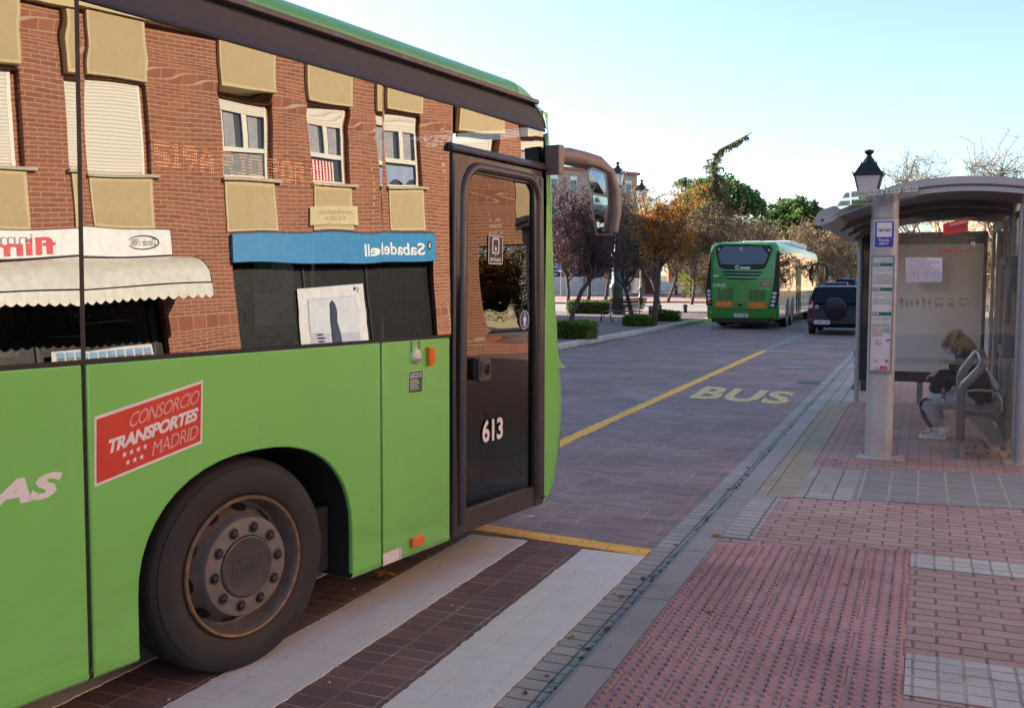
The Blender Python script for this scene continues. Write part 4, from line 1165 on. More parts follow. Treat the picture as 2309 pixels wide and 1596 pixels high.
# ================================================================== BUS STOP: totem, shelter, lantern, waiting person
M_alum = plain("painted_aluminium", (.40, .40, .41), .38, .25, .08, 6)
M_alum2 = plain("grey_steel", (.27, .275, .285), .36, .4, .1, 9)
M_totem = plain("totem_paint", (.50, .50, .50), .42, .05, .07, 5, dirt=(.38, .36, .33, 1))
def clear_glass(name, refl=1.5, tint=(.86, .9, .88), film=0.0):
    N = NT(name); N.t.nodes.remove(N.b)
    fr = N.n('ShaderNodeFresnel'); fr.inputs['IOR'].default_value = refl
    gl = N.n('ShaderNodeBsdfGlossy'); gl.inputs['Roughness'].default_value = 0.0
    tr = N.n('ShaderNodeBsdfTransparent'); tr.inputs['Color'].default_value = (*tint, 1)
    mx = N.n('ShaderNodeMixShader'); N.set(mx, '0', fr); N.set(mx, '1', tr); N.set(mx, '2', gl)
    out = mx.outputs[0]
    if film:
        df = N.n('ShaderNodeBsdfDiffuse'); df.inputs['Color'].default_value = (.6, .6, .58, 1)
        m2 = N.n('ShaderNodeMixShader'); N.set(m2, '0', N.ramp(N.noise(N.obj(), 1.5, 6, .7, .5), .35, .8, film * .3, film * 1.6)); N.set(m2, '1', out); N.set(m2, '2', df); out = m2.outputs[0]
    N.t.links.new(out, N.o.inputs[0]); return N.mat
M_clear = clear_glass("shelter_glass", 1.45, (.95, .965, .96), .03)
M_plexi = clear_glass("plexiglass", 1.45, (.88, .90, .90), .05)

tot = thing('bus_stop_post', 'pale grey bus stop post with blue stop plate, timetables and clear route flag', 'bus stop post', (-.365, 10.0, WZ))
def tp(x, z, d=0.0): return V((x, -.085 - d, z))
sec = rrect(-.125, .125, -.085, .085, .07, 6)
b = MB(); b.prism(sec, lambda a, c, d: V((a, c, d)), 0, 2.28); b.build('post', M_totem, tot, smooth=40)
b = MB(); b.prism([(x * .985, y * .985) for x, y in sec], lambda a, c, d: V((a, c, d)), 2.284, 2.535); b.build('head', plain("totem_head_grey", (.36, .36, .37), .4, .1), tot, smooth=40)
b = MB(); b.prism([(-.2, -.17), (.12, -.19), (.24, -.14), (.22, .12), (-.18, .13)], lambda a, c, d: V((a, c, d)), -.045, .006); b.build('footing', plain("mortar_pad", (.42, .40, .37), .9, bump=.6), tot)
def T2(x, y):    # photo survey -> totem face coordinates
    p = PY(x, y, 9.915); return p.x + .365, p.z - WZ
def panel(b, x0, x1, y0, y1, m, d, r=.0):
    a0, c1 = T2(x0, y0); a1, c0 = T2(x1, y1)
    pts = rrect(a0, a1, c0, c1, r, 4) if r else [(a0, c0), (a1, c0), (a1, c1), (a0, c1)]
    b.face([tp(a, c, d) for a, c in pts], m); return a0, a1, c0, c1
M_sblue = plain("stop_sign_blue", (.055, .05, .36), .4)
M_sw = plain("sign_face_white", (.74, .73, .76), .45, var=.03)
M_black = plain("print_black", (.02, .02, .025), .5)
b = MB()
a0, a1, c0, c1 = panel(b, 1972, 2016, 498, 559, 1, .004, .018)
b.face([tp(a, c, .005) for a, c in rrect(a0 + .006, a1 - .006, c0 + .006, c1 - .006, .014, 4)], 0)
w, h = a1 - a0, c1 - c0
b.face([tp(a, c, .006) for a, c in ((a0 + w * .13, c0 + h * .40), (a1 - w * .13, c0 + h * .40), (a1 - w * .13, c1 - h * .07), (a0 + w * .13, c1 - h * .07))], 1)
f = lambda u, v: tp(lerp(a0 + w * .20, a1 - w * .20, u), lerp(c0 + h * .58, c0 + h * .72, v), .007)
b.face([f(0, .8), f(1, .8), f(1, .92), f(0, .92)], 2); b.face([f(0, .3), f(1, .3), f(1, .56), f(0, .56)], 2)
for u in (.25, .78): b.face([f(u + .06 * math.cos(R(30 * k)), .2 + .16 * math.sin(R(30 * k))) for k in range(12)], 2)
for u in (0.0, .98): b.face([f(u, .3), f(u + .02, .3), f(u + .02, .9), f(u, .9)], 2)
b.text('Parada', lambda u, v: tp(lerp(a0 + w * .24, a1 - w * .24, u), lerp(c0 + h * .245, c0 + h * .335, v), .007), 1, bold=.025)
b.text('08917', lambda u, v: tp(lerp(a0 + w * .27, a1 - w * .27, u), lerp(c0 + h * .115, c0 + h * .20, v), .007), 1, bold=.025)
b.build('stop_plate', [M_sblue, M_sw, M_black], tot)
b = MB()
a0, a1, c0, c1 = panel(b, 1966.5, 2009, 578, 842, 0, .003)
for (x0, x1, z0, z1) in ((a0 - .006, a0 + .008, c0 - .006, c1 + .006), (a1 - .008, a1 + .006, c0 - .006, c1 + .006), (a0 + .008, a1 - .008, c1 - .008, c1 + .006), (a0 + .008, a1 - .008, c0 - .006, c0 + .03)):
    b.box(x0, x1, -.085 - .012, -.085, z0, z1, 1)
W, Hh = a1 - a0, c1 - c0
def tt(u, v, d=.004): return tp(lerp(a0 + .012, a1 - .012, u), lerp(c1, c0, v), d)
def bar(u0, u1, v0, v1, m, d=.0055): b.face([tt(u0, v1, d), tt(u1, v1, d), tt(u1, v0, d), tt(u0, v0, d)], m)
def txt(s, u0, u1, v0, v1, m, d=.0065, **k): b.text(s, lambda u, v: tt(lerp(u0, u1, u), lerp(v1, v0, v), d), m, **k)
bar(0, 1, .01, .06, 5, .0045)
bar(.45, .6, .022, .026, 4); bar(.2, .85, .035, .039, 4); bar(.3, .75, .046, .05, 4)
rr = random.Random(5)
for lab, v0, v1, uu in (('510', .058, .087, .36), ('510A', .267, .297, .40), ('518', .475, .505, .36)):
    bar(0, 1, v0, v1, 2); txt(lab, .03, uu, v0 + .006, v1 - .007, 3, bold=.03)
    for k in range(2): bar(uu + .06, .95, v0 + .008 + .011 * k, v0 + .0115 + .011 * k, 3)
    for k in range(9):
        u0 = .06 + .1 * k
        q = [tt(u0, v1 + .035, .0055), tt(u0 + .018, v1 + .035, .0055), tt(u0 + .075, v1 + .010 + .01 * rr.random(), .0055), tt(u0 + .06, v1 + .009, .0055)]; b.face(q, 4)
    bar(.06, .92, v1 + .036, v1 + .0385, 4)
    bar(.2, .3, v1 + .048, v1 + .052, 4); bar(.62, .78, v1 + .048, v1 + .052, 4)
    for k in range(10 if lab != '510A' else 6):
        vv = v1 + .064 + .0092 * k
        bar(.06, .94, vv - .003, vv + .004, 5, .005)
        u = .06
        while u < .9:
            l = rr.uniform(.02, .09); bar(u, u + l, vv, vv + .0028, 4); u += l + rr.uniform(.015, .05)
bar(0.02, .98, .588, .592, 4); bar(.78, .98, .612, .617, 4); bar(.62, .98, .633, .641, 4)
for k in range(3): bar(.03, .6, .66 + .01 * k, .663 + .01 * k, 6)
for (u, v) in ((.78, .715), (.74, .895)):
    b.face([tt(u, v + .012), tt(u + .18, v + .006), tt(u + .18, v - .010), tt(u, v - .004)], 6)
for k in range(4): bar(.2, .55, .735 + .008 * k, .7375 + .008 * k, 4)
bar(.26, .34, .715, .725, 6); bar(.12, .4, .905, .908, 6); bar(.2, .32, .89, .898, 6)
bar(.0, 1, .884, .886, 4)
txt('112', .24, .44, .945, .957, 4, bold=.03); bar(.5, .86, .937, .968, 6); bar(.24, .46, .962, .966, 6); bar(.60, .8, .952, .955, 3, .0065)
b.build('timetable', [plain("timetable_paper", (.70, .66, .70), .35, var=.03, coat=.6), M_alum2, plain("line_green", (.02, .22, .13), .45), M_sw, plain("print_grey", (.26, .27, .28), .6), plain("print_tint", (.56, .62, .57), .5), plain("print_red", (.62, .05, .06), .5)], tot)
b = MB()
a0, a1, c0, c1 = [*T2(1984, 468), *T2(2002, 486.5)][0], T2(2002, 486.5)[0], T2(2002, 486.5)[1], T2(1984, 468)[1]
for (x0, x1, z0, z1) in ((a0, a0 + .005, c0, c1), (a1 - .005, a1, c0, c1), (a0, a1, c0, c0 + .005), (a0, a1, c1 - .005, c1)): b.face([tp(x0, z0, .002), tp(x1, z0, .002), tp(x1, z1, .002), tp(x0, z1, .002)])
b.text('B2', lambda u, v: tp(lerp(a0 + .014, a1 - .014, u), lerp(c0 + .014, c1 - .014, v), .002), bold=.0)
b.text('08917', lambda u, v: tp(lerp(a0 + .0, a1 + .02, u), lerp(c1 + .06, c1 + .09, v), .002)); b.text('11-025', lambda u, v: tp(lerp(a0 + .01, a1 + .02, u), lerp(c1 + .015, c1 + .045, v), .002))
b.build('bay_lettering', plain("pale_lettering", (.62, .60, .58), .5), tot)
# clear flag carrying the route plates
YF = 9.84
def ff(x, y, d=0.0): p = PY(x, y, YF); return V((p.x + .365, p.y - 10.0 - d, p.z - WZ))
out = [(1880, 469), (1912, 477.5), (1973, 464.8), (2075, 443), (2074, 418), (1975, 430), (1903, 438)]
b = MB(); n = len(out)
fr = [ff(x, y) for x, y in out]; bk = [p + V((0, .008, 0)) for p in fr]
b.face(fr, 0); b.face(list(reversed(bk)), 0)
for k in range(n): b.face([fr[(k + 1) % n], fr[k], bk[k], bk[(k + 1) % n]], 1)
for (x, y) in ((1990, 448), (2010, 446)):
    p = ff(x, y); b.tube([p, p + V((0, .09, 0))], .012, 8, 1)
fl = b.build('route_flag', [M_plexi, plain("plexi_edge", (.75, .78, .78), .3)], tot)
M_rg = plain("route_green", (.12, .30, .09), .5); M_plate = plain("route_plate", (.60, .57, .58), .5, var=.04); M_lime = plain("route_lime", (.28, .50, .12), .5)
def zq(x, y): return 1803.8 + x * .2187, 310 + y * .2187
for s_, x0, x1, y0, y1, sl, night in (('510A', 530, 688, 552, 613, -12, 0), ('518', 703, 862, 536, 598, -14, 0), ('519', 880, 1040, 519, 580, -13, 0), ('519A', 1055, 1220, 502, 566, -16, 0), ('N504', 532, 695, 638, 695, -10, 1), ('0', 437, 513, 570, 624, -6, 0), ('367', 380, 518, 655, 706, -8, 0)):
    b = MB()
    def pl(u, v, d): x, y = zq(lerp(x0, x1, u), lerp(y1, y0, v) + sl * (u - .5)); return ff(x, y, d)
    if s_ in ('0', '367'): pts = [(.0, .0), (.96, 0), (1, .06), (1, .94), (.96, 1), (.42 if s_ == '0' else .25, 1)]
    else: pts = [(.04, 0), (.96, 0), (1, .1), (1, .9), (.96, 1), (.04, 1), (0, .9), (0, .1)]
    b.face([pl(u, v, .003) for u, v in pts], 1); b.face([pl(lerp(.5, u, .965), lerp(.5, v, .93), .004) for u, v in pts], 0)
    u0, u1 = {'0': (.42, .86), '367': (.30, .86), '518': (.15, .85), '519': (.15, .85)}.get(s_, (.05, .95))
    b.text(s_, lambda u, v: pl(lerp(u0, u1, u), lerp(.2, .78, v), .006), 2 if night else 1, bold=.02)
    b.build('route_plate', [M_lime if night else M_plate, M_rg, M_black], fl)

# ---------------------------------------------------------------- shelter
sh = thing('bus_shelter', 'grey bus shelter with curved roof, glass panels and a white advertising panel', 'bus shelter', (0, 0, 0))
NY, FYY = 10.12, 14.55
b = MB()
def rz(x):   # underside of the curved roof across the shelter
    t = (x + .86) / 1.80
    return 2.335 + .245 * math.sin(math.pi * min(1, max(0, t)) ** .86 * .74) - .0 * t
xs = [-.86 + 1.80 * k / 24 for k in range(25)]
for y0, y1, th, m in ((NY - .12, FYY + .25, .055, 0),):
    for k in range(24):
        xa, xb = xs[k], xs[k + 1]
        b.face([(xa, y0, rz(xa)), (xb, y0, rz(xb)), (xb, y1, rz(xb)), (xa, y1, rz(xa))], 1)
        b.face([(xa, y0, rz(xa) + th), (xb, y0, rz(xb) + th), (xb, y1, rz(xb) + th), (xa, y1, rz(xa) + th)], 0)
    b.face([(xs[0], y0, rz(xs[0])), (xs[0], y1, rz(xs[0])), (xs[0], y1, rz(xs[0]) + th), (xs[0], y0, rz(xs[0]) + th)], 0)
    b.face([(xs[-1], y0, rz(xs[-1])), (xs[-1], y1, rz(xs[-1])), (xs[-1], y1, rz(xs[-1]) + th), (xs[-1], y0, rz(xs[-1]) + th)], 0)
for yy in (NY - .16, FYY + .22):
    n = 24
    for k in range(n):
        xa, xb = xs[k], xs[k + 1]
        ha = .02 + .105 * min(1, (xa + .88) / .6); hb = .02 + .105 * min(1, (xb + .88) / .6)
        for d in (0, .035): b.face([(xa, yy + d, rz(xa) - .01), (xb, yy + d, rz(xb) - .01), (xb, yy + d, rz(xb) + hb), (xa, yy + d, rz(xa) + ha)], 0)
        b.face([(xa, yy, rz(xa) + ha), (xb, yy, rz(xb) + hb), (xb, yy + .035, rz(xb) + hb), (xa, yy + .035, rz(xa) + ha)], 0)
        b.face([(xa, yy, rz(xa) - .01), (xb, yy, rz(xb) - .01), (xb, yy + .035, rz(xb) - .01), (xa, yy + .035, rz(xa) - .01)], 0)
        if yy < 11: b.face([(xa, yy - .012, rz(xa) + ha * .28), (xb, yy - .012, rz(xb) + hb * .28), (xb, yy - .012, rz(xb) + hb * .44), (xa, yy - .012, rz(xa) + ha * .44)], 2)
for y in (11.3, 12.45, 13.6):
    for k in range(24):
        xa, xb = xs[k], xs[k + 1]; b.face([(xa, y, rz(xa) - .06), (xb, y, rz(xb) - .06), (xb, y, rz(xb)), (xa, y, rz(xa))], 1)
        b.face([(xa, y, rz(xa) - .06), (xb, y, rz(xb) - .06), (xb, y + .05, rz(xb) - .06), (xa, y + .05, rz(xa) - .06)], 1)
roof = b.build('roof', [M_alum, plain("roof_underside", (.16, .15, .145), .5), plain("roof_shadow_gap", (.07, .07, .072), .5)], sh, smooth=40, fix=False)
b = MB()
g = rrect(-1.00, -.78, 2.30, 2.45, .07, 5)
b.prism([(a + .10 * (c - 2.38) * .6, c + .35 * (a + .88)) for a, c in g], lambda a, c, d: V((a, d, c)), NY - .17, FYY + .26)
b.lathe([(.014, 0), (.014, .01), (.0, .01)], Matrix.Translation((-.93, NY - .17, 2.33)) @ Matrix.Rotation(R(90), 4, 'X'), 10, 1)
b.build('gutter', [M_alum, M_black], sh, smooth=40)
def post(x, y, r, z1, mat=M_alum, name='post'):
    b = MB(); b.lathe([(r, WZ), (r, z1)], Matrix.Translation((x, y, 0)), 20); o = b.build(name, mat, sh, smooth=40)
    b = MB(); b.prism(rrect(x - .13, x + .13, y - .09, y + .09, .03), lambda a, c, d: V((a, c, d)), WZ - .02, WZ + .006); b.build('footing', bpy.data.materials['mortar_pad'], o)
post(.86, NY + .02, .052, 2.50); post(-.835, FYY - .02, .040, 2.50); post(.86, FYY - .02, .045, 2.50)
post(.80, 10.85, .05, 2.5, M_alum2)
b = MB(); b.lathe([(.06, 2.36), (.075, 2.40), (.075, 2.53), (.05, 2.56)], Matrix.Translation((.875, NY + .02, 0)), 20); b.build('post_cap', plain("cap_white", (.66, .66, .66), .4), sh, smooth=40)
# near end pane with printed marks
x0, x1, z0, z1 = -.30, .785, .225, 2.34
b = MB(); b.box(x0, x1, NY, NY + .010, z0, z1); b.build('glass_panel', M_clear, sh)
b = MB(); b.box(x1, x1 + .03, NY - .012, NY + .022, .12, 2.44); b.box(x0, x1, NY - .004, NY + .014, z0 - .006, z0)
b.build('panel_frame', M_alum2, sh, bevel=.003)
M_pgrey = plain("print_taupe", (.235, .22, .20), .6)
def E2(x, y, d=.004): p = PY(x, y, NY - d); return p
def zz(x, y): return 1888.4 + x * .19425, 507.3 + y * .19425
b = MB()
for k in range(6):
    y = 806 + 2.35 * k; b.face([E2(2012, y + 1 - .0), E2(2287, y + 1.6 + 3), E2(2287, y + .5 + 3), E2(2012, y)], 0)
b.build('safety_stripes', M_pgrey, sh, fix=False)
def person_icon(cx, top, bot, skirt):
    h = bot - top; w = h * .20
    P = lambda x, y: E2(*zz(cx + x * h, top + y * h))
    b.face([P(.075 * math.cos(R(30 * k)), .07 + .075 * math.sin(R(30 * k))) for k in range(12)], 0)
    if skirt: b.face([P(-.08, .16), P(.08, .16), P(.24, .66), P(-.24, .66)], 0)
    else: b.face([P(-.2, .16), P(.2, .16), P(.2, .52), P(.12, .52), P(.12, .6), P(-.12, .6), P(-.12, .52), P(-.2, .52)], 0)
    for sg_ in (-1, 1): b.face([P(sg_ * .02, .58), P(sg_ * .105, .58), P(sg_ * .105, 1), P(sg_ * .02, 1)], 0)
for cx, t, sk in ((745, 838, 0), (805, 868, 1), (862, 866, 0), (928, 842, 1), (1000, 842, 0), (1070, 842, 1)):
    b = MB(); person_icon(cx, t, 952, sk); b.build('passenger_icon', M_pgrey, sh, fix=False)
for cx, kind in ((1176, 0), (1322, 1), (1460, 2), (1603, 3)):
    b = MB()
    P = lambda x, y: E2(*zz(cx + x, 905 + y))
    o_ = [P(x, y) for x, y in rrect(-46 if kind == 0 else -38, 46 if kind == 0 else 38, -52, 42, 14, 4)]
    i_ = [P(x, y) for x, y in rrect(-38 if kind == 0 else -30, 38 if kind == 0 else 30, -38, 2, 8, 4)]
    for k in range(len(o_)): b.face([o_[k], o_[(k + 1) % len(o_)], i_[(k + 1) % len(o_)], i_[k]], 0)
    for s2 in (-1, 1): b.face([P(s2 * 20, 42), P(s2 * 34, 42), P(s2 * 34, 54), P(s2 * 20, 54)], 0)
    if kind in (1, 3):
        b.face([P(-50, 56), P(-40, 56), P(-22, 44), P(-30, 44)], 0); b.face([P(50, 56), P(40, 56), P(22, 44), P(30, 44)], 0); b.face([P(-28, -62), P(28, -62), P(28, -57), P(-28, -57)], 0)
    if kind == 2:
        for k in range(18):
            g0, g1 = R(-20 + 220 * k / 18), R(-20 + 220 * (k + 1) / 18)
            b.face([P(70 * math.cos(g0), 10 - 70 * math.sin(g0)), P(70 * math.cos(g1), 10 - 70 * math.sin(g1)), P(60 * math.cos(g1), 10 - 60 * math.sin(g1)), P(60 * math.cos(g0), 10 - 60 * math.sin(g0))], 0)
    b.build('transport_icon', M_pgrey, sh, fix=False)
b = MB()
b.text('Clear Channel', lambda u, v: E2(lerp(2059, 2117, u), lerp(529, 519, v)), 1)
b.face([E2(2050 + 5 * math.cos(R(36 * k)), 524 + 4.5 * math.sin(R(36 * k))) for k in range(10)], 1)
PM = [M_pgrey, plain('print_mid_grey', (.22, .225, .22), .6), plain('print_url_red', (.52, .05, .04), .5), M_sw]
b.build('owner_print', PM, sh, fix=False); b = MB()
b.text('www.crtm.es', lambda u, v: E2(lerp(2117, 2190, u), lerp(570, 559.5, v)), 2, bold=.01)
b.build('web_address', PM, sh, fix=False); b = MB()
b.text('Transportes', lambda u, v: E2(lerp(2160, 2201, u), lerp(539, 534, v)), 1)
for k in range(12): 
    g0, g1 = R(30 * k), R(30 * k + 30)
    b.face([E2(2194 + 5 * math.cos(g0), 550 + 5 * math.sin(g0)), E2(2194 + 5 * math.cos(g1), 550 + 5 * math.sin(g1)), E2(2194 + 3 * math.cos(g1), 550 + 3 * math.sin(g1)), E2(2194 + 3 * math.cos(g0), 550 + 3 * math.sin(g0))], 3)
b.build('network_print', PM, sh, fix=False)
b = MB(); q = [(2126.5, 532), (2183, 521), (2182.5, 491.5), (2127, 504.6)]
def rs(u, v, d): return E2(lerp(lerp(q[0][0], q[1][0], u), lerp(q[3][0], q[2][0], u), v), lerp(lerp(q[0][1], q[1][1], u), lerp(q[3][1], q[2][1], u), v), d)
b.face([rs(0, 0, .006), rs(1, 0, .006), rs(1, 1, .006), rs(0, 1, .006)], 0)
b.text('CONSORCIO', lambda u, v: rs(lerp(.26, .95, u), lerp(.66, .87, v), .009), 1, bold=.01); b.text('TRANSPORTES', lambda u, v: rs(lerp(.12, .95, u), lerp(.38, .56, v), .009), 2, bold=.03)
b.build('red_plate', [plain("consortium_red", (.60, .035, .03), .4), M_sw, plain("faded_red_text", (.28, .05, .05), .5)], sh)
b = MB()
def nt(u, v, d=.008): return E2(lerp(2042, 2124.5, u), lerp(635.5, 580.5, v) + 1.0 * u * v, d)
b.face([nt(0, 0), nt(.3, 0, .011), nt(.7, 0, .009), nt(1, 0, .013), nt(1, .9, .008), nt(1, 1, .011), nt(.5, 1), nt(0, 1)], 0)
rr = random.Random(3)
for k in range(7):
    vv = .93 - .083 * k; u = .05 + .05 * (k > 0) * (k % 2)
    while u < .93 - (.25 if k in (3, 4) else 0) - (.35 if k == 0 else 0):
        l = rr.uniform(.025, .10)
        pts = [(u + l * t / 5, vv + rr.uniform(-.016, .016)) for t in range(6)]
        for t in range(5):
            (ua, va), (ub, vb) = pts[t], pts[t + 1]
            b.face([nt(ua, va - .008, .014), nt(ub, vb - .008, .014), nt(ub, vb + .012, .014), nt(ua, va + .012, .014)], 1)
        u += l + .025
b.face([nt(0, .362, .0135), nt(1, .362, .0135), nt(1, .372, .0135), nt(0, .372, .0135)], 1)
for k in range(1, 10):
    u = k / 9 - .01; b.face([nt(u, 0, .0135), nt(u + .008, 0, .0135), nt(u + .008 + rr.uniform(-.01, .01), .365, .0135), nt(u, .365, .0135)], 1)
    for t in range(7): b.face([nt(u - .08, .04 + .045 * t, .0135), nt(u - .03, .04 + .045 * t, .0135), nt(u - .03, .058 + .045 * t, .0135), nt(u - .08, .058 + .045 * t, .0135)], 2)
b.build('taped_note', [plain("note_paper", (.72, .71, .80), .8, var=.03), plain("biro_ink", (.09, .09, .16), .6), plain("faint_ink", (.35, .35, .45), .6)], sh, fix=False)
# far end: advertising panel in a black case
b = MB(); ax0, ax1, az0, az1 = -.80, .76, .355, 2.40
b.box(ax0, ax1, FYY - .09, FYY + .06, az0, az1); ad = b.build('advert_case', plain("case_black", (.014, .015, .017), .22, coat=.6), sh, bevel=.012)
b = MB(); b.box(ax0 + .13, ax1 - .045, FYY - .098, FYY - .092, .50, 2.235)
N = NT("poster_back_white"); p = N.obj()
c = N.mix(N.ramp(N.noise(p, 1.1, 4), .3, .7), (.78, .78, .78), (.72, .725, .73)); N.base(col=c, rough=.18, coat=.5)
b.build('advert_poster', N.mat, ad)
b = MB(); b.box(-.06, .02, FYY - .05, FYY + .03, WZ, .36); b.box(.45, .53, FYY - .05, FYY + .03, WZ, .36); b.build('case_foot', M_alum2, sh)
# back wall: panes and mullions
for k in range(4):
    y0 = NY + .1 + k * 1.1; b = MB(); b.box(.83, .84, y0, y0 + 1.05, .24, 2.36); b.build('glass_panel', M_clear, sh)
b = MB()
for y in (NY + .06, NY + 1.17, NY + 1.3, NY + 2.27, NY + 2.4, NY + 3.37, FYY - .12): b.box(.81, .86, y - .025, y + .025, .12, 2.46)
b.box(.815, .855, NY, FYY, 2.36, 2.42); b.box(.815, .855, NY, FYY, .20, .24)
b.build('mullion', plain("mullion_grey", (.34, .335, .32), .4, .3), sh)
# framed information case on the back wall
b = MB(); y0, y1, i0, i1 = 10.28, 11.05, 1.02, 1.98
b.box(.70, .80, y0, y0 + .09, i0, i1, 0); b.box(.70, .80, y1 - .09, y1, i0, i1, 0); b.box(.70, .80, y0 + .09, y1 - .09, i1 - .09, i1, 0); b.box(.70, .80, y0 + .09, y1 - .09, i0, i0 + .09, 0)
b.box(.735, .80, y0 + .09, y1 - .09, i0 + .09, i1 - .09, 1)
b.build('information_case', [plain("case_blue_grey", (.17, .18, .22), .35), plain("case_paper", (.46, .47, .47), .3, coat=.6)], sh, bevel=.006)
# bench with rail
b = MB()
by0, by1 = 10.75, 13.4
prof = [(.30, .455), (.33, .468), (.55, .452), (.66, .47), (.74, .56), (.765, .63), (.775, .63), (.75, .55), (.67, .455), (.55, .435), (.33, .452), (.30, .44)]
b.prism(prof, lambda a, c, d: V((a, d, c)), by0, by1)
b.build('seat', plain("seat_steel", (.33, .33, .34), .3, .5), sh, smooth=40)
b = MB()
for y in (by0 + .12, (by0 + by1) / 2, by1 - .12):
    b.prism([(.34, .445), (.80, .445), (.80, WZ + .12), (.76, WZ + .12), (.70, .33), (.40, .36)], lambda a, c, d: V((a, d, c)), y, y + .02)
b.build('bench_bracket', M_alum2, sh)
b = MB(); b.prism([(.43, .40), (.62, .40), (.70, .30), (.80, .12), (.78, .10), (.66, .14)], lambda a, c, d: V((a, d, c)), by0 - .06, by0 - .045); b.build('end_plate', M_alum2, sh)
for y in (by0 - .02, by0 + .9, by0 + 1.75):
    b = MB(); b.tube([(.35, y, .44), (.36, y, .58), (.42, y, .645), (.52, y, .66), (.63, y, .655), (.70, y, .63), (.735, y, .56), (.74, y, .46)], .013, 8); b.build('armrest', M_alum, sh, smooth=60)
hp = [PY(2165, 1046, 10.19), PY(2168, 885, 10.19)]
b = MB()
pz = lambda x, y, Y: tuple(PY(x, y, Y))
b.tube([(hp[0].x, 10.19, WZ), pz(2166, 890, 10.19), pz(2174, 868, 10.19), pz(2211, 832, 10.19), pz(2219, 815, 10.21), pz(2212, 797, 10.5), pz(2203, 795, 10.55), pz(2170, 838, 10.55), pz(2166, 850, 10.55), (hp[0].x, 10.55, WZ)], .042, 12)
b.build('leaning_rail', M_alum2, sh, smooth=60)

# ---------------------------------------------------------------- lantern behind the stop
def lantern(name, loc, hgt, label, group=None, big=1.0, head=1.0):
    t = thing(name, label, 'street lamp', loc, 0, group)
    s = big
    b = MB()
    b.lathe([(.17 * s, 0), (.17 * s, .05), (.14 * s, .09), (.135 * s, .5 * s), (.15 * s, .54 * s), (.15 * s, .60 * s), (.105 * s, .66 * s), (.10 * s, 1.15 * s), (.12 * s, 1.19 * s), (.12 * s, 1.24 * s), (.06 * s, 1.32 * s), (.045 * s, hgt - .95 * head), (.075 * head, hgt - .93 * head), (.03 * head, hgt - .86 * head), (.0, hgt - .86 * head)], n=16)
    b.build('column', M_lampgreen, t, smooth=40)
    b = MB(); k = head; z = hgt - .66 * k
    q = [V((math.cos(R(45 + 90 * i)), math.sin(R(45 + 90 * i)), 0)) for i in range(4)]
    def ringz(r, zz_): return [p * r * k + V((0, 0, zz_)) for p in q]
    lo, hi = ringz(.135, z - .05 * k), ringz(.245, z + .29 * k)
    for i in range(4): b.tube([lo[i], hi[i]], .011 * k, 5)
    for i in range(4): b.tube([lo[i], lo[(i + 1) % 4]], .010 * k, 5); b.tube([hi[i], hi[(i + 1) % 4]], .014 * k, 5)
    rings = [ringz(.275, z + .285 * k), ringz(.275, z + .305 * k), ringz(.235, z + .33 * k), ringz(.135, z + .45 * k), ringz(.085, z + .47 * k)]
    for a, c in zip(rings[:-1], rings[1:]):
        for i in range(4): b.face([a[i], a[(i + 1) % 4], c[(i + 1) % 4], c[i]])
    b.face(list(reversed(rings[0])))
    b.lathe([(.085 * k, z + .46 * k), (.07 * k, z + .50 * k), (.035 * k, z + .545 * k), (.03 * k, z + .57 * k), (.065 * k, z + .605 * k), (.06 * k, z + .63 * k), (.0, z + .645 * k)], n=14)
    for i in range(4):
        p = rings[1][i]; b.tube([p, p + V((0, 0, .05 * k))], [.012 * k, .002], 5); p = rings[3][i]; b.tube([p, p + V((0, 0, .035 * k))], [.009 * k, .002], 5)
    for i in range(4): b.tube([V((0, 0, hgt - .9 * k)), lo[i]], .012 * k, 5)
    hd = b.build('lantern_frame', M_lampblack, t, smooth=30)
    b = MB(); l2, h2 = ringz(.128, z - .045 * k), ringz(.236, z + .28 * k)
    for i in range(4): b.face([l2[i], l2[(i + 1) % 4], h2[(i + 1) % 4], h2[i]])
    b.face(list(reversed(l2)))
    b.build('lantern_glass', M_opal, hd)
    return t
M_lampgreen = plain("lamp_green_iron", (.035, .055, .055), .45, .2, .2, 10, .3, 60)
M_lampblack = plain("lamp_black_iron", (.012, .013, .015), .45, .2)
N = NT("opal_glass"); N.base(col=(.72, .72, .76), rough=.35, sub=.0); M_opal = N.mat
tr = N.n('ShaderNodeBsdfTranslucent'); tr.inputs['Color'].default_value = (.9, .9, .95, 1); mx = N.n('ShaderNodeMixShader'); N.set(mx, '0', .45)
N.t.links.new(N.b.outputs[0], mx.inputs[1]); N.t.links.new(tr.outputs[0], mx.inputs[2]); N.t.links.new(mx.outputs[0], N.o.inputs[0])
lantern('street_lamp', (-.84, 16.1, WZ), 3.72, 'black four sided lantern with white glass rising behind the bus stop post', head=1.12)

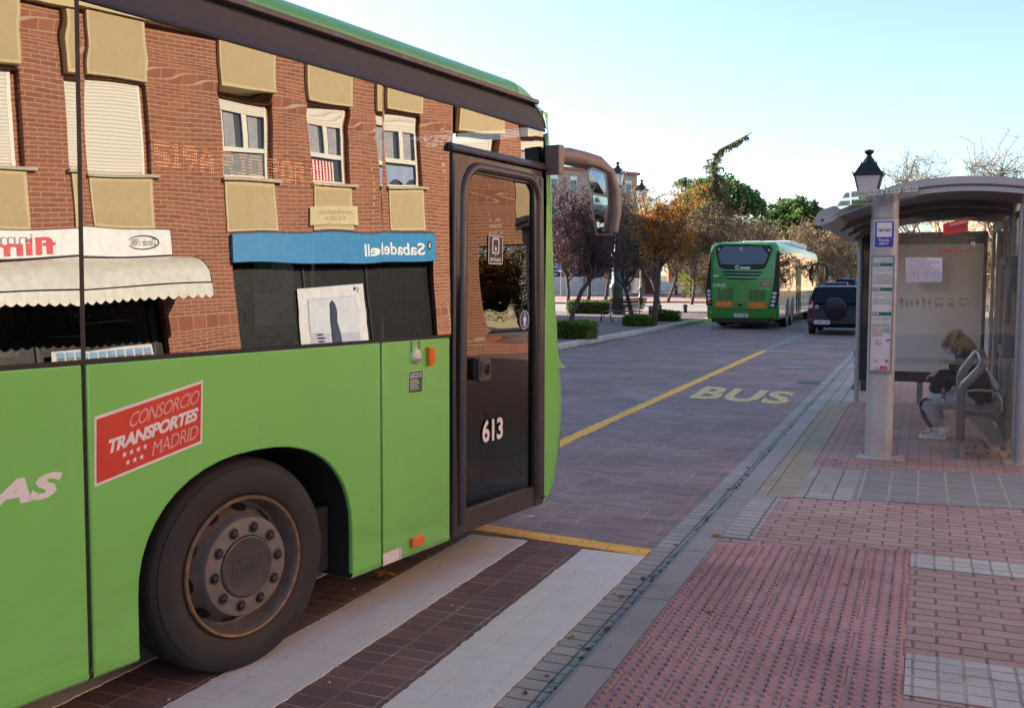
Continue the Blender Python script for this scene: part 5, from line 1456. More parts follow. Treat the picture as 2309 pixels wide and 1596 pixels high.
# ---------------------------------------------------------------- the waiting woman
PYY = 11.45
def Q(x, y, d=0.0): p = PY(x, y, PYY); return V((p.x, PYY + d, p.z))
def oval(b, path, ra, ry, n=14, m=0):
    """Closed loft; ra = radius in the X-Z plane, ry = radius along Y."""
    k = len(path); i0 = len(b.v)
    for j, p in enumerate(path):
        t = (path[min(j + 1, k - 1)] - path[max(j - 1, 0)]).normalized()
        a = t.cross(V((0, 1, 0))); a = a.normalized() if a.length > 1e-5 else V((1, 0, 0)); c = a.cross(t).normalized()
        for q in range(n):
            g = 2 * math.pi * q / n; b.v.append(tuple(p + a * ra[j] * math.cos(g) + c * ry[j] * math.sin(g)))
    for j in range(k - 1):
        for q in range(n):
            u = i0 + j * n + q; w = i0 + j * n + (q + 1) % n; b.f.append((u, w, w + n, u + n)); b.m.append(m)
    b.f.append(tuple(i0 + q for q in reversed(range(n)))); b.m.append(m); b.f.append(tuple(i0 + (k - 1) * n + q for q in range(n))); b.m.append(m)
def ball(b, c, rx, ry, rz_, n=14, m=0, M=None):
    T = Matrix.Translation(c) @ (M or Matrix()) @ Matrix.Diagonal((rx, ry, rz_, 1))
    b.lathe([(math.sin(math.pi * k / 10), -math.cos(math.pi * k / 10)) for k in range(11)], T, n, m)
def fuse(o, vox, it=4):
    r = o.modifiers.new('fuse', 'REMESH'); r.mode = 'VOXEL'; r.voxel_size = vox; r.use_smooth_shade = True
    s = o.modifiers.new('smooth', 'SMOOTH'); s.factor = .5; s.iterations = it
    return o
M_skin = plain("skin", (.50, .29, .21), .5, var=.08, vs=30, spec=.4)
def cloth(name, col, bs=400., rough=.9, var=.12): return plain(name, col, rough, var=var, vs=12, bump=.35, bs=bs, spec=.2)
M_jkt = cloth("black_jacket_cloth", (.016, .014, .016), 60., .75, .3)
M_trs = cloth("grey_jersey", (.50, .50, .55), 500.)
def hand(b, wrist, fwd, up, side, curl=.7):
    """Palm, four bent fingers and a thumb from the side of the palm."""
    fwd, up, side = fwd.normalized(), up.normalized(), side.normalized()
    pc = wrist + fwd * .05
    oval(b, [wrist - fwd * .02, wrist, wrist + fwd * .03, pc + fwd * .03], [.022, .022, .018, .014], [.026, .028, .038, .036], 10)
    for k, (off, ln) in enumerate(((-.030, .070), (-.010, .078), (.010, .073), (.029, .058))):
        p0 = pc + fwd * .02 + side * off; d0 = (fwd - up * .15).normalized(); d1 = (fwd * .75 - up * curl).normalized(); d2 = (fwd * .25 - up * (curl + .5)).normalized()
        p1 = p0 + d0 * ln * .45; p2 = p1 + d1 * ln * .33; p3 = p2 + d2 * ln * .25
        b.tube([p0, p1, p2, p3], [.0095, .0088, .008, .0062], 8)
    p0 = wrist + fwd * .02 + side * (-.03); p1 = p0 + (fwd * .5 - side * .7 - up * .3).normalized() * .034; p2 = p1 + (fwd * .9 - side * .2 - up * .4).normalized() * .028
    b.tube([p0, p1, p2], [.012, .0098, .007], 8)
hip, belly, chest, neck0 = Q(2193, 893), Q(2190, 860), Q(2176, 822), Q(2166, 803)
hc = Q(2151, 771)
wl, wr = Q(2113, 838, -.12), Q(2144, 818, .06)
b = MB()
oval(b, [hip, belly, chest, Q(2170, 808)], [.10, .095, .09, .05], [.15, .135, .15, .10])
oval(b, [Q(2169, 806), Q(2160, 790), hc], [.055, .05, .05], [.06, .052, .05], 12)
HM = Matrix.Rotation(R(-24), 4, 'Y')
ball(b, hc, .093, .074, .108, 16, 0, HM)
ball(b, Q(2137, 781), .05, .055, .055, 12)                       # jaw and face
b.tube([Q(2130, 772), Q(2125, 780), Q(2129, 784)], [.010, .014, .012], 8)      # nose
for s in (-1, 1):
    ball(b, Q(2156, 775, s * .074), .022, .008, .034, 10)            # ears
    lx = s * .09
    kn = Q(2086 + (4 if s > 0 else 0), 902, lx * 1.15)
    oval(b, [hip + V((0, lx, -.01)), kn], [.075, .052], [.075, .052], 12)
    an = Q(2106 if s < 0 else 2118, 962, lx * 1.1)
    oval(b, [kn, an], [.05, .034], [.05, .034], 12)
    oval(b, [an, an + V((-.03, 0, -.05)), an + V((-.13, 0, -.065))], [.035, .034, .02], [.034, .04, .036], 10)
sl, el = Q(2180, 812, -.165), Q(2168, 862, -.215)
sr, er = Q(2180, 812, .165), Q(2162, 858, .20)
oval(b, [sl, el], [.045, .038], [.045, .038], 10); oval(b, [el, wl], [.038, .024], [.038, .026], 10)
oval(b, [sr, er], [.045, .038], [.045, .038], 10); oval(b, [er, wr], [.038, .024], [.038, .026], 10)
hand(b, wl, V((-.75, .12, -.35)), V((-.25, 0, .9)), V((.1, 1, 0)), .9)
hand(b, wr, V((-.8, -.25, .25)), V((0, 0, 1)), V((0, -1, 0)), .8)
o = b.build('person', M_skin, smooth=180)
fuse(o, .0055, 2)
person = tag(o, 'seated woman with blonde bob, black jacket, grey track trousers and white trainers', 'person')
b = MB()
oval(b, [Q(2208, 914), Q(2203, 893), Q(2198, 862), Q(2184, 824), Q(2174, 808), Q(2166, 799)], [.12, .155, .155, .14, .10, .065], [.19, .20, .195, .195, .15, .075], 18)
ball(b, Q(2180, 905), .11, .17, .07, 14)
for (s0, e0, w0) in ((sl, el, wl), (sr, er, wr)):
    oval(b, [s0 + V((.02, 0, .015)), lerp(s0, e0, .5) + V((.01, 0, 0)), e0 + V((.012, 0, -.01)), lerp(e0, w0, .5), w0 + V((.015, 0, 0))], [.07, .068, .06, .052, .042], [.07, .068, .06, .052, .042], 12)
ball(b, Q(2172, 803), .085, .10, .05, 12)
o = b.build('jacket', M_jkt, person, smooth=180); fuse(o, .011, 5)
dm = o.modifiers.new('folds', 'DISPLACE'); tx = bpy.data.textures.new('folds', 'CLOUDS'); tx.noise_scale = .07; dm.texture = tx; dm.strength = .022; dm.texture_coords = 'LOCAL'
b = MB()
oval(b, [Q(2222, 905), Q(2190, 903), Q(2150, 900)], [.07, .115, .09], [.18, .20, .17], 14)
for s in (-1, 1):
    lx = s * .095
    k0 = Q(2088 + (4 if s > 0 else 0), 903, lx * 1.15); an = Q(2107 if s < 0 else 2119, 956, lx * 1.1)
    oval(b, [hip + V((-.05, lx, -.02)), lerp(hip, k0, .5) + V((0, lx * .6, -.008)), k0 + V((.03, 0, 0)), k0 + V((-.015, 0, -.005))], [.10, .098, .083, .06], [.10, .095, .08, .06], 14)
    oval(b, [k0 + V((0, 0, .02)), k0 + V((.02, 0, -.05)), lerp(k0, an, .55) + V((.02, 0, 0)), an + V((.004, 0, .03)), an], [.078, .08, .075, .058, .05], [.075, .075, .07, .055, .048], 14)
o = b.build('trousers', M_trs, person, smooth=180); fuse(o, .010, 4)
dm = o.modifiers.new('folds', 'DISPLACE'); dm.texture = tx; dm.strength = .018; dm.texture_coords = 'LOCAL'
# side stripe of the near leg
b = MB()
pth = [(2172, 901), (2140, 899), (2110, 897), (2090, 896), (2080, 899), (2076, 908), (2079, 922), (2085, 938), (2093, 950), (2101, 958)]
P3_ = [Q(x, y, -.095 - .085 * (1 if k < 7 else .8)) for k, (x, y) in enumerate(pth)]
for off, m in ((-.012, 0), (0.0, 1), (.012, 0)):
    for k in range(len(P3_) - 1):
        t = (P3_[k + 1] - P3_[k]).normalized(); nrm = t.cross(V((0, 1, 0))).normalized()
        a, c = P3_[k] + nrm * off, P3_[k + 1] + nrm * off
        b.face([a - nrm * .006, c - nrm * .006, c + nrm * .006, a + nrm * .006], m)
o = b.build('trouser_stripe', [plain("stripe_navy", (.025, .02, .05), .9), plain("stripe_red", (.28, .06, .05), .9)], person, smooth=180, fix=False)
sw = o.modifiers.new('on_cloth', 'SHRINKWRAP'); sw.target = [c for c in person.children if c.name.startswith('trousers')][0]; sw.wrap_method = 'PROJECT'; sw.use_project_y = True; sw.use_positive_direction = True; sw.use_negative_direction = True; sw.offset = .004; sw.use_project_x = False; sw.use_project_z = False; sw.project_limit = .12
for s, dx in ((-1, 0), (1, 12)):
    b = MB(); lx = s * .10
    an = Q(2109 + dx, 968, lx)
    heel, toe = Q(2128 + dx * .9, 990, lx), Q(2074 + dx * .9, 992, lx)
    toe.z = heel.z = WZ + .045
    ln = (heel - toe).length
    oval(b, [heel + V((.005, 0, .02)), lerp(heel, toe, .22) + V((0, 0, .025)), lerp(heel, toe, .5) + V((0, 0, .008)), lerp(heel, toe, .78) + V((0, 0, -.008)), toe + V((0, 0, -.016))], [.034, .058, .046, .032, .016], [.030, .038, .040, .043, .024], 14)
    oval(b, [lerp(heel, toe, .16) + V((0, 0, .02)), lerp(heel, toe, .20) + V((0, 0, .075))], [.045, .046], [.036, .036], 12)
    pts = [(lerp(heel, toe, t).x, lx + PYY + sg_ * w) for t, w, sg_ in ((-.08, .022, 1), (.1, .036, 1), (.5, .038, 1), (.8, .046, 1), (1.0, .030, 1), (1.05, 0, 1), (1.0, .030, -1), (.8, .046, -1), (.5, .038, -1), (.1, .036, -1), (-.08, .022, -1))]
    o = b.build('shoe', plain("white_leather", (.80, .79, .78), .45, var=.04) if s < 0 else bpy.data.materials['white_leather'], person, smooth=180); fuse(o, .007, 3)
    b = MB(); b.prism(pts, lambda a, c, d: V((a, c, d)), WZ + .001, WZ + .028); b.build('sole', bpy.data.materials['white_leather'], o, bevel=.006)
    b = MB()
    for k in range(4):
        c = lerp(heel, toe, .36 + .085 * k) + V((0, 0, .060 - .011 * k)); b.tube([c + V((.012, -.03, -.012)), c + V((0, 0, .004)), c + V((-.012, .03, -.012))], .0045, 6)
    if s < 0: c = lerp(heel, toe, .36) + V((0, -.01, .066)); b.tube([c, c + V((-.03, -.02, .016)), c + V((-.05, -.02, .004)), c + V((-.02, -.01, -.004))], .0035, 6)
    b.build('lace', bpy.data.materials['white_leather'], o, smooth=60)
    b = MB(); oval(b, [an + V((.004, 0, -.05)), an + V((0, 0, .0)), an + V((0, 0, .045))], [.044, .042, .043], [.042, .041, .042], 14); b.build('sock', plain("white_sock", (.68, .67, .70), .9, bump=.3, bs=300) if s < 0 else bpy.data.materials['white_sock'], person, smooth=60)
# hair: a shell plus many strands
b = MB()
ball(b, hc + V((.006, 0, .012)), .108, .092, .110, 16, 0, HM)
oval(b, [Q(2160, 765), Q(2178, 778), Q(2196, 790)], [.09, .085, .035], [.105, .10, .06], 14)
oval(b, [Q(2152, 762), Q(2151, 785), Q(2156, 797)], [.07, .055, .03], [.100, .094, .075], 14)
hm = [plain("hair_blonde", (.30, .195, .095), .5, var=.2, vs=60), plain("hair_light", (.44, .33, .20), .5, var=.2, vs=60), plain("hair_brown", (.16, .095, .05), .5, var=.2, vs=60)]
hair = b.build('hair', hm[0], person, smooth=180); fuse(hair, .009, 5)
b = MB(); rr = random.Random(12)
crown = Q(2160, 742)
for k in range(230):
    g = rr.uniform(0, 2 * math.pi); el_ = rr.uniform(.05, 1)
    side = math.sin(g); fr_ = math.cos(g)
    r0 = crown + V((-.03 * fr_ * el_, .045 * side * el_, -.004))
    # falls forward over the face, over the ear or back over the collar
    if fr_ > .45: tip = Q(2122 + rr.uniform(0, 12), 775 + rr.uniform(-6, 8), .085 * side)
    elif fr_ > -.25: tip = Q(2150 + rr.uniform(-10, 14), 796 + rr.uniform(-8, 6), .098 * (1 if side > 0 else -1) + rr.uniform(-.01, .01))
    else: tip = Q(2190 + rr.uniform(-12, 15), 788 + rr.uniform(-8, 8), .075 * side + rr.uniform(-.02, .02))
    mid = lerp(r0, tip, .5); out_ = (mid - hc); out_ = out_.normalized()
    mid = hc + out_ * V((.116, .101, .12)).length * .60
    mid = lerp(mid, lerp(r0, tip, .5) + out_ * .035, .45)
    pts = []
    for t in range(7):
        u = t / 6; pts.append(r0 * (1 - u) ** 2 + (mid + out_ * .02) * 2 * u * (1 - u) + tip * u ** 2 + V((rr.gauss(0, .002), rr.gauss(0, .002), 0)))
    w = rr.uniform(.004, .0075)
    b.tube(pts, [w * .7, w, w * 1.1, w * 1.1, w, w * .8, w * .25], 5, rr.choice((0, 0, 1, 1, 2)), cap=False)
b.build('hair_strands', hm, hair, smooth=180, fix=False)
b = MB()
mk = [Q(2131, 781), Q(2127, 787), Q(2136, 797), Q(2150, 797), Q(2154, 788), Q(2146, 781)]
def mkp(u, v):
    p = lerp(lerp(Q(2129, 781), Q(2152, 785), u), lerp(Q(2134, 798), Q(2152, 798), u), v)
    bul = .012 * math.sin(math.pi * u) * math.sin(math.pi * v)
    return p + V((-bul, 0, 0))
for s in (-1, 1): b.grid(lambda u, v: mkp(u, v) + V((0, s * (.012 + .062 * math.sin(u * math.pi / 2)), .0015 * math.sin(v * 18))), 10, 8)
b.grid(lambda u, v: mkp(0, v) + V((-.004, lerp(-.014, .014, u), 0)), 2, 8)
b.build('face_mask', plain("mask_blue", (.38, .52, .66), .85, var=.05), person, smooth=180, fix=False)
b = MB()
for s in (-1, 1): ball(b, Q(2131, 772, s * .032), .009, .011, .008, 10)
b.build('eye', plain("eye_dark", (.03, .025, .02), .2), person, smooth=180)
# bag on her lap, bottle hanging from it
b = MB()
oval(b, [Q(2100, 866, -.05), Q(2112, 862, -.05), Q(2132, 858, -.05), Q(2148, 866, -.05)], [.07, .125, .135, .07], [.10, .13, .13, .09], 16)
ball(b, Q(2118, 872, -.05), .11, .13, .08, 14)
o = b.build('handbag', cloth("black_nylon", (.018, .014, .017), 80., .6), smooth=180); fuse(o, .010, 5)
dm = o.modifiers.new('folds', 'DISPLACE'); dm.texture = tx; dm.strength = .02; dm.texture_coords = 'LOCAL'
tag(o, 'soft black bag held on the seated woman\'s lap', 'bag')
b = MB(); b.tube([Q(2118, 848, -.165), Q(2126, 840, -.17), Q(2136, 850, -.17), Q(2143, 842, -.18)], .006, 6); b.build('strap', M_jkt, o, smooth=60)
t = thing('sanitiser_bottle', 'small printed sanitiser bottle with white cap dangling from the black bag', 'bottle', Q(2126, 898.5, -.205))
b = MB(); b.lathe([(.012, .02), (.0185, .03), (.019, .09), (.017, .125), (.004, .135), (.0, .135)], n=16); 
N = NT("bottle_print"); N.base(col=N.mix(N.ramp(N.noise(N.obj(), 60, 2), .45, .55), (.12, .14, .30), (.45, .16, .14)), rough=.2, coat=.5); b.build('body', N.mat, t, smooth=40)
b = MB(); b.lathe([(.0105, 0), (.0115, .004), (.0115, .021), (.0, .022)], n=14); b.build('cap', M_wht, t, smooth=40)
b = MB(); b.tube([(0, 0, .132), (.004, .0, .16), (.012, .02, .185)], .0035, 6); b.build('loop', M_black, t, smooth=60)

# ================================================================== OTHER VEHICLES
M_tyre = plain("tyre_black", (.018, .018, .019), .75, var=.2)
M_chrome = plain("wheel_silver", (.45, .45, .47), .3, .7, .1)
def wheel_at(parent, x, y, r, w, side, name='wheel'):
    T = Matrix.Translation((x, y, r)) @ Matrix.Rotation(R(90 * side), 4, 'Y')
    b = MB(); b.lathe([(r * .62, w * .1), (r * .66, 0), (r * .93, .0), (r, w * .18), (r, w * .85), (r * .9, w), (r * .6, w)], T @ Matrix.Translation((0, 0, -w)) @ Matrix.Scale(-1, 4, (0, 0, 1)) @ Matrix.Translation((0, 0, -w)), 28); o = b.build(name, M_tyre, parent, smooth=40)
    b = MB(); b.lathe([(r * .63, -w * .12), (r * .55, -w * .05), (r * .2, -.02), (.0, -.01)], T, 20)
    b.build('rim', M_chrome, o, smooth=40)
    return o
M_plate = plain("plate_white", (.72, .72, .74), .4, var=.03); M_eu = plain("plate_blue", (.03, .12, .5), .4)
def number_plate(parent, s, fn, name='number_plate'):
    b = MB(); b.face([fn(0, 0, 0), fn(1, 0, 0), fn(1, 1, 0), fn(0, 1, 0)], 0); b.face([fn(0, 0, .003), fn(.09, 0, .003), fn(.09, 1, .003), fn(0, 1, .003)], 1)
    b.text(s, lambda u, v: fn(lerp(.15, .95, u), lerp(.18, .82, v), .004), 2, bold=.015)
    return b.build(name, [M_plate, M_eu, M_black], parent)
M_lensr = plain("red_lens", (.45, .015, .012), .15, var=.1, coat=.7); M_lensw = plain("clear_lens", (.62, .60, .60), .12, var=.05, coat=.8)

# ---------------------------------------------------------------- second bus, seen from behind
BY, BX, BL, BWD, BH = 35.4, -7.28, 14.1, 2.55, 3.16
b2 = thing('intercity_bus', 'green city bus seen from behind, fleet number 684, driving off beyond the yellow line', 'bus', (BX, BY, 0))
def q2(x, y, d=0.0):
    p = PY(2800 * .5637 + x * .5637 / 3.99, 930 * .5637 + y * .5637 / 3.99, BY); return p.x - BX, p.z
def r2(x, y, d=0.012): a, c = q2(x, y); return V((a, lean(c) - d, c))
def lean(z): return .0 if z < 1.2 else (z - 1.2) ** 2 * .055
M_g2 = plain("bus_two_green", (.055, .30, .05), .3, var=.06, coat=.5)
M_g2s = plain("bus_two_side_green", (.13, .32, .12), .14, var=.06, coat=.9)
b = MB()
def ring(z, ins, y0, y1, n=5):
    r = .22; return [V((a, c, z)) for a, c in rrect(ins, BWD - ins, y0, y1, r, n)]
zs = [(.36, .03, .05, BL - .1), (.42, .0, 0, BL), (.9, .0, .0, BL), (1.2, 0, 0, BL), (1.7, .005, lean(1.7), BL - .06), (2.2, .012, lean(2.2), BL - .14), (2.6, .03, lean(2.6), BL - .25), (2.86, .05, lean(2.86), BL - .38), (3.0, .10, lean(3.0) + .03, BL - .55), (3.09, .20, lean(3.0) + .12, BL - .75), (3.13, .42, lean(3.0) + .32, BL - 1.0)]
rings = [ring(*k) for k in zs]; n = len(rings[0]); i0 = 0
for rg in rings: b.v += [tuple(p) for p in rg]
for j in range(len(rings) - 1):
    for k in range(n):
        a, c = j * n + k, j * n + (k + 1) % n; b.f.append((a, c, c + n, a + n)); b.m.append(0)
b.f.append(tuple((len(rings) - 1) * n + k for k in range(n))); b.m.append(0); b.f.append(tuple(reversed(range(n)))); b.m.append(0)
b.build('body', M_g2, b2, smooth=40)
b = MB(); b.box(.55, 1.35, 4.0, 6.5, 3.12, 3.30); b.build('roof_unit', M_wht, b2, bevel=.06)
b = MB(); b.box(.9, 2.25, 6.2, 11.5, 3.10, 3.38); b.build('roof_unit', M_wht, b2, bevel=.12)
b = MB(); b.box(.3, 2.2, .3, BL - .4, .18, .38); b.box(.2, 2.35, .02, .1, .24, .4); b.build('underbody', M_blk, b2)
# rear window
b = MB(); w = [(232, 240), (300, 195), (700, 178), (1110, 205), (1150, 260), (1128, 330), (1075, 480), (1040, 560), (980, 590), (420, 590), (330, 570), (296, 530), (255, 370)]
b.face([r2(x, y, .010) for x, y in w], 1)
w2_ = [(300, 300), (365, 222), (960, 218), (1030, 290), (1085, 350), (1030, 500), (640, 516), (330, 505), (280, 380)]
b.face([r2(x, y, .016) for x, y in w2_], 0)
N = NT("rear_window_glass"); N.base(col=(.03, .05, .075), rough=.06, spec=.9); M_rw = N.mat
rwin = b.build('rear_window', [M_rw, M_blk], b2)
b = MB()
for x, y, r in ((290, 265, 22), (1095, 278, 22)): b.face([r2(x + r * math.cos(R(24 * k)), y + r * math.sin(R(24 * k)), .020) for k in range(15)], 0)
b.face([r2(x, y, .020) for x, y in ((625, 230), (668, 230), (668, 290), (625, 290))], 0)
b.build('window_mark', plain("pale_mark", (.30, .34, .36), .5), rwin)
b = MB()
b.text('irizar', lambda u, v: r2(lerp(645, 808, u), lerp(586, 540, v), .020), 0, bold=.06)
rg_ = [(592 + 36 * math.cos(R(15 * k)), 556 + 36 * math.sin(R(15 * k))) for k in range(24)]; ri_ = [(592 + 28 * math.cos(R(15 * k)), 556 + 28 * math.sin(R(15 * k))) for k in range(24)]
for k in range(24): l = (k + 1) % 24; b.face([r2(*rg_[k], .020), r2(*rg_[l], .020), r2(*ri_[l], .020), r2(*ri_[k], .020)], 0)
b.face([r2(x, y, .021) for x, y in ((574, 575), (588, 546), (606, 530), (600, 556), (584, 572))], 0)
b.build('maker_lettering', M_wht, rwin, fix=False)
# side light clusters, louvres, mesh fields, reflectors
for pts, lights, nm in (([(112, 740), (128, 560), (165, 320), (170, 700), (185, 1000), (205, 1170), (100, 1165), (95, 950)], [(140, 936), (142, 998), (145, 1060), (150, 1122)], 0),
                        ([(1225, 290), (1262, 285), (1272, 600), (1265, 1000), (1240, 1150), (1200, 1212), (1090, 1208), (1130, 1060), (1165, 880), (1195, 620)], [(1192, 970), (1182, 1035), (1172, 1100), (1157, 1165)], 1)):
    b = MB(); b.face([r2(x, y, .006 if nm else .006) for x, y in pts]); cl = b.build('light_cluster', M_blk, b2)
    for k, (x, y) in enumerate(lights):
        rx = 36 if nm else 28
        b = MB(); c = r2(x, y, .02); pr = [r2(x + rx * math.cos(R(24 * t)), y + 24 * math.sin(R(24 * t)), .012) for t in range(15)]
        for t in range(15): b.face([c, pr[t], pr[(t + 1) % 15]])
        b.build('tail_light', M_lensw if not (nm == 0 and k == 3) else M_lensr, cl, smooth=180)
b = MB()
for (x0, x1, y0, y1) in ((330, 1010, 612, 640), (360, 970, 662, 690), (410, 915, 725, 748)):
    b.face([r2(x0, y0, .008), r2((x0 + x1) / 2, y0 + 6, .008), r2(x1, y0 + 14, .008), r2(x1 - 22, y1 + 8, .008), r2((x0 + x1) / 2, y1 + 6, .008), r2(x0 + 35, y1, .008)])
b.face([r2(x, y, .006) for x, y in ((100, 1205), (1085, 1240), (1085, 1247), (100, 1212))]); b.face([r2(x, y, .006) for x, y in ((180, 718), (1175, 742), (1175, 748), (180, 724))])
b.build('louvre', M_blk, b2)
for (x0, y0) in ((272, 905), (775, 920)):
    b = MB()
    for j in range(11):
        for i in range(7):
            x = x0 + 14 + i * 38 + (19 if j % 2 else 0); y = y0 + j * 18.0
            if x > x0 + 262: continue
            b.face([r2(x + 10 * math.cos(R(45 * t + 22)), y + 9 * math.sin(R(45 * t + 22)), .007) for t in range(8)])
    b.build('vent_mesh', M_blk, b2)
for (x0, x1, y0, y1) in ((248, 518, 1090, 1188), (775, 1050, 1108, 1212)):
    b = MB(); f2 = lambda u, v, d: r2(lerp(x0, x1, u), lerp(y1, y0, v) + 4 * u, d)
    b.face([f2(0, 0, .01), f2(1, 0, .01), f2(1, 1, .01), f2(0, 1, .01)], 0); b.face([f2(.11, .25, .014), f2(.89, .25, .014), f2(.89, .75, .014), f2(.11, .75, .014)], 1)
    b.build('reflector_plate', [plain("reflector_orange", (.85, .13, .03), .4), plain("reflector_amber", (.60, .30, .02), .4)] if 'reflector_orange' not in bpy.data.materials else [bpy.data.materials['reflector_orange'], bpy.data.materials['reflector_amber']], b2)
b = MB(); b.face([r2(x, y, .01) for x, y in ((606, 1136), (680, 1138), (680, 1176), (606, 1174))]); b.build('handle', M_blk, b2)
for x, y in ((158, 1288), (1157, 1330)):
    b = MB(); c = r2(x, y, .03); pr = [r2(x + 22 * math.cos(R(24 * t)), y + 24 * math.sin(R(24 * t)), .008) for t in range(15)]
    for t in range(15): b.face([c, pr[t], pr[(t + 1) % 15]])
    b.build('rear_reflector', M_lensr, b2, smooth=180)
b = MB(); b.face([r2(x, y, .01) for x, y in ((595, 793), (722, 797), (722, 806), (595, 802))]); b.build('brake_light', M_lensr, b2)
number_plate(b2, '1960 JJR', lambda u, v, d: r2(lerp(520, 767, u), lerp(1345, 1290, v) + 6 * u, .010 + d))
b = MB()
b.text('684', lambda u, v: r2(lerp(212, 302, u), lerp(715, 668, v), .008), bold=.02)
b.text('D.BLAS', lambda u, v: r2(lerp(208, 412, u), lerp(853, 818, v), .008), shear=.25, bold=.05)
b.text('www.arrivadeblas.es', lambda u, v: r2(lerp(206, 410, u), lerp(882, 868, v), .008)); b.text('www.crtm.es', lambda u, v: r2(lerp(970, 1112, u), lerp(906, 893, v), .008))
b.build('fleet_lettering', plain("lettering_white", (.70, .74, .70), .5), b2)
b = MB(); q = [(970, 866), (1117, 838), (1117, 776), (972, 802)]
f3 = lambda u, v, d: r2(lerp(lerp(q[0][0], q[1][0], u), lerp(q[3][0], q[2][0], u), v), lerp(lerp(q[0][1], q[1][1], u), lerp(q[3][1], q[2][1], u), v), d)
b.face([f3(0, 0, .008), f3(1, 0, .008), f3(1, 1, .008), f3(0, 1, .008)], 0)
for k, t in enumerate(('CONSORCIO', 'TRANSPORTES', 'MADRID')): b.text(t, lambda u, v: f3(lerp(.15, .93, u), lerp(.68 - .27 * k, .85 - .27 * k, v), .012), 1, bold=.02)
b.build('transport_sign', [plain("sign_crimson", (.36, .02, .06), .45), M_wht], b2)
# right-hand side: windows, doors, wheels
def s2(y, z, d=.006): 
    ins = .0 if z < 1.2 else (.005 if z < 1.7 else .012 if z < 2.3 else .012 + (z - 2.2) * .045)
    return V((BWD - ins + d, y, z))
M_sglass = bus_glass("bus_two_side_glass", 3.2, (.03, .035, .03))
for a0, a1 in ((.30, 3.0), (3.03, 5.2), (6.6, 9.0), (9.03, 11.6), (11.63, 12.9)):
    b = MB()
    zt0 = 2.70 if a0 > 1 else 2.72
    b.grid(lambda u, v: s2(lerp(a0, a1, u), lerp(1.48 if a0 < 5 or a0 > 6 else 1.3, zt0 - .10 * max(0, (lerp(a0, a1, u) - 11) / 3), v)) + V((.004 * math.sin(3 * u + 5 * v), 0, 0)), 6, 6); b.build('window', M_sglass, b2, smooth=180)
b = MB()
b.grid(lambda u, v: s2(lerp(.22, BL - .5, u), lerp(.42, 1.46, v), .004), 20, 4)
sdp = b.build('side_panel', M_g2s, b2, smooth=180)
for yw in (2.55, 3.95, 10.4):
    b = MB(); pts = [s2(yw - .62, .40, .010)] + [s2(yw - .60 * math.cos(math.pi * k / 12), .5 + .58 * math.sin(math.pi * k / 12), .010) for k in range(13)] + [s2(yw + .62, .40, .010)]
    b.face(pts, 0); b.build('wheel_arch', M_blk, sdp)
    w_ = wheel_at(b2, BWD + .0, yw, .49, .28, 1)
for yw in (2.55, 3.95): wheel_at(b2, .0, yw, .49, .28, -1)
for y0, y1 in ((5.3, 6.5), (12.95, 13.85)):
    b = MB(); b.face([s2(y0, .42, .012), s2(y1, .42, .012), s2(y1, 2.6, .012), s2(y0, 2.6, .012)]); d_ = b.build('door', M_sglass, b2)
    b = MB()
    for y in (y0, (y0 + y1) / 2, y1): b.box(BWD + .008, BWD + .03, y - .04, y + .04, .42, 2.6)
    b.build('door_post', M_satin, d_)
b = MB(); b.tube([s2(BL - .35, 2.55, .0), s2(BL + .05, 2.52, .28), s2(BL + .15, 2.3, .36), s2(BL + .15, 1.75, .36)], [.05, .05, .11, .09], 8); b.build('mirror', M_blk, b2, smooth=50)

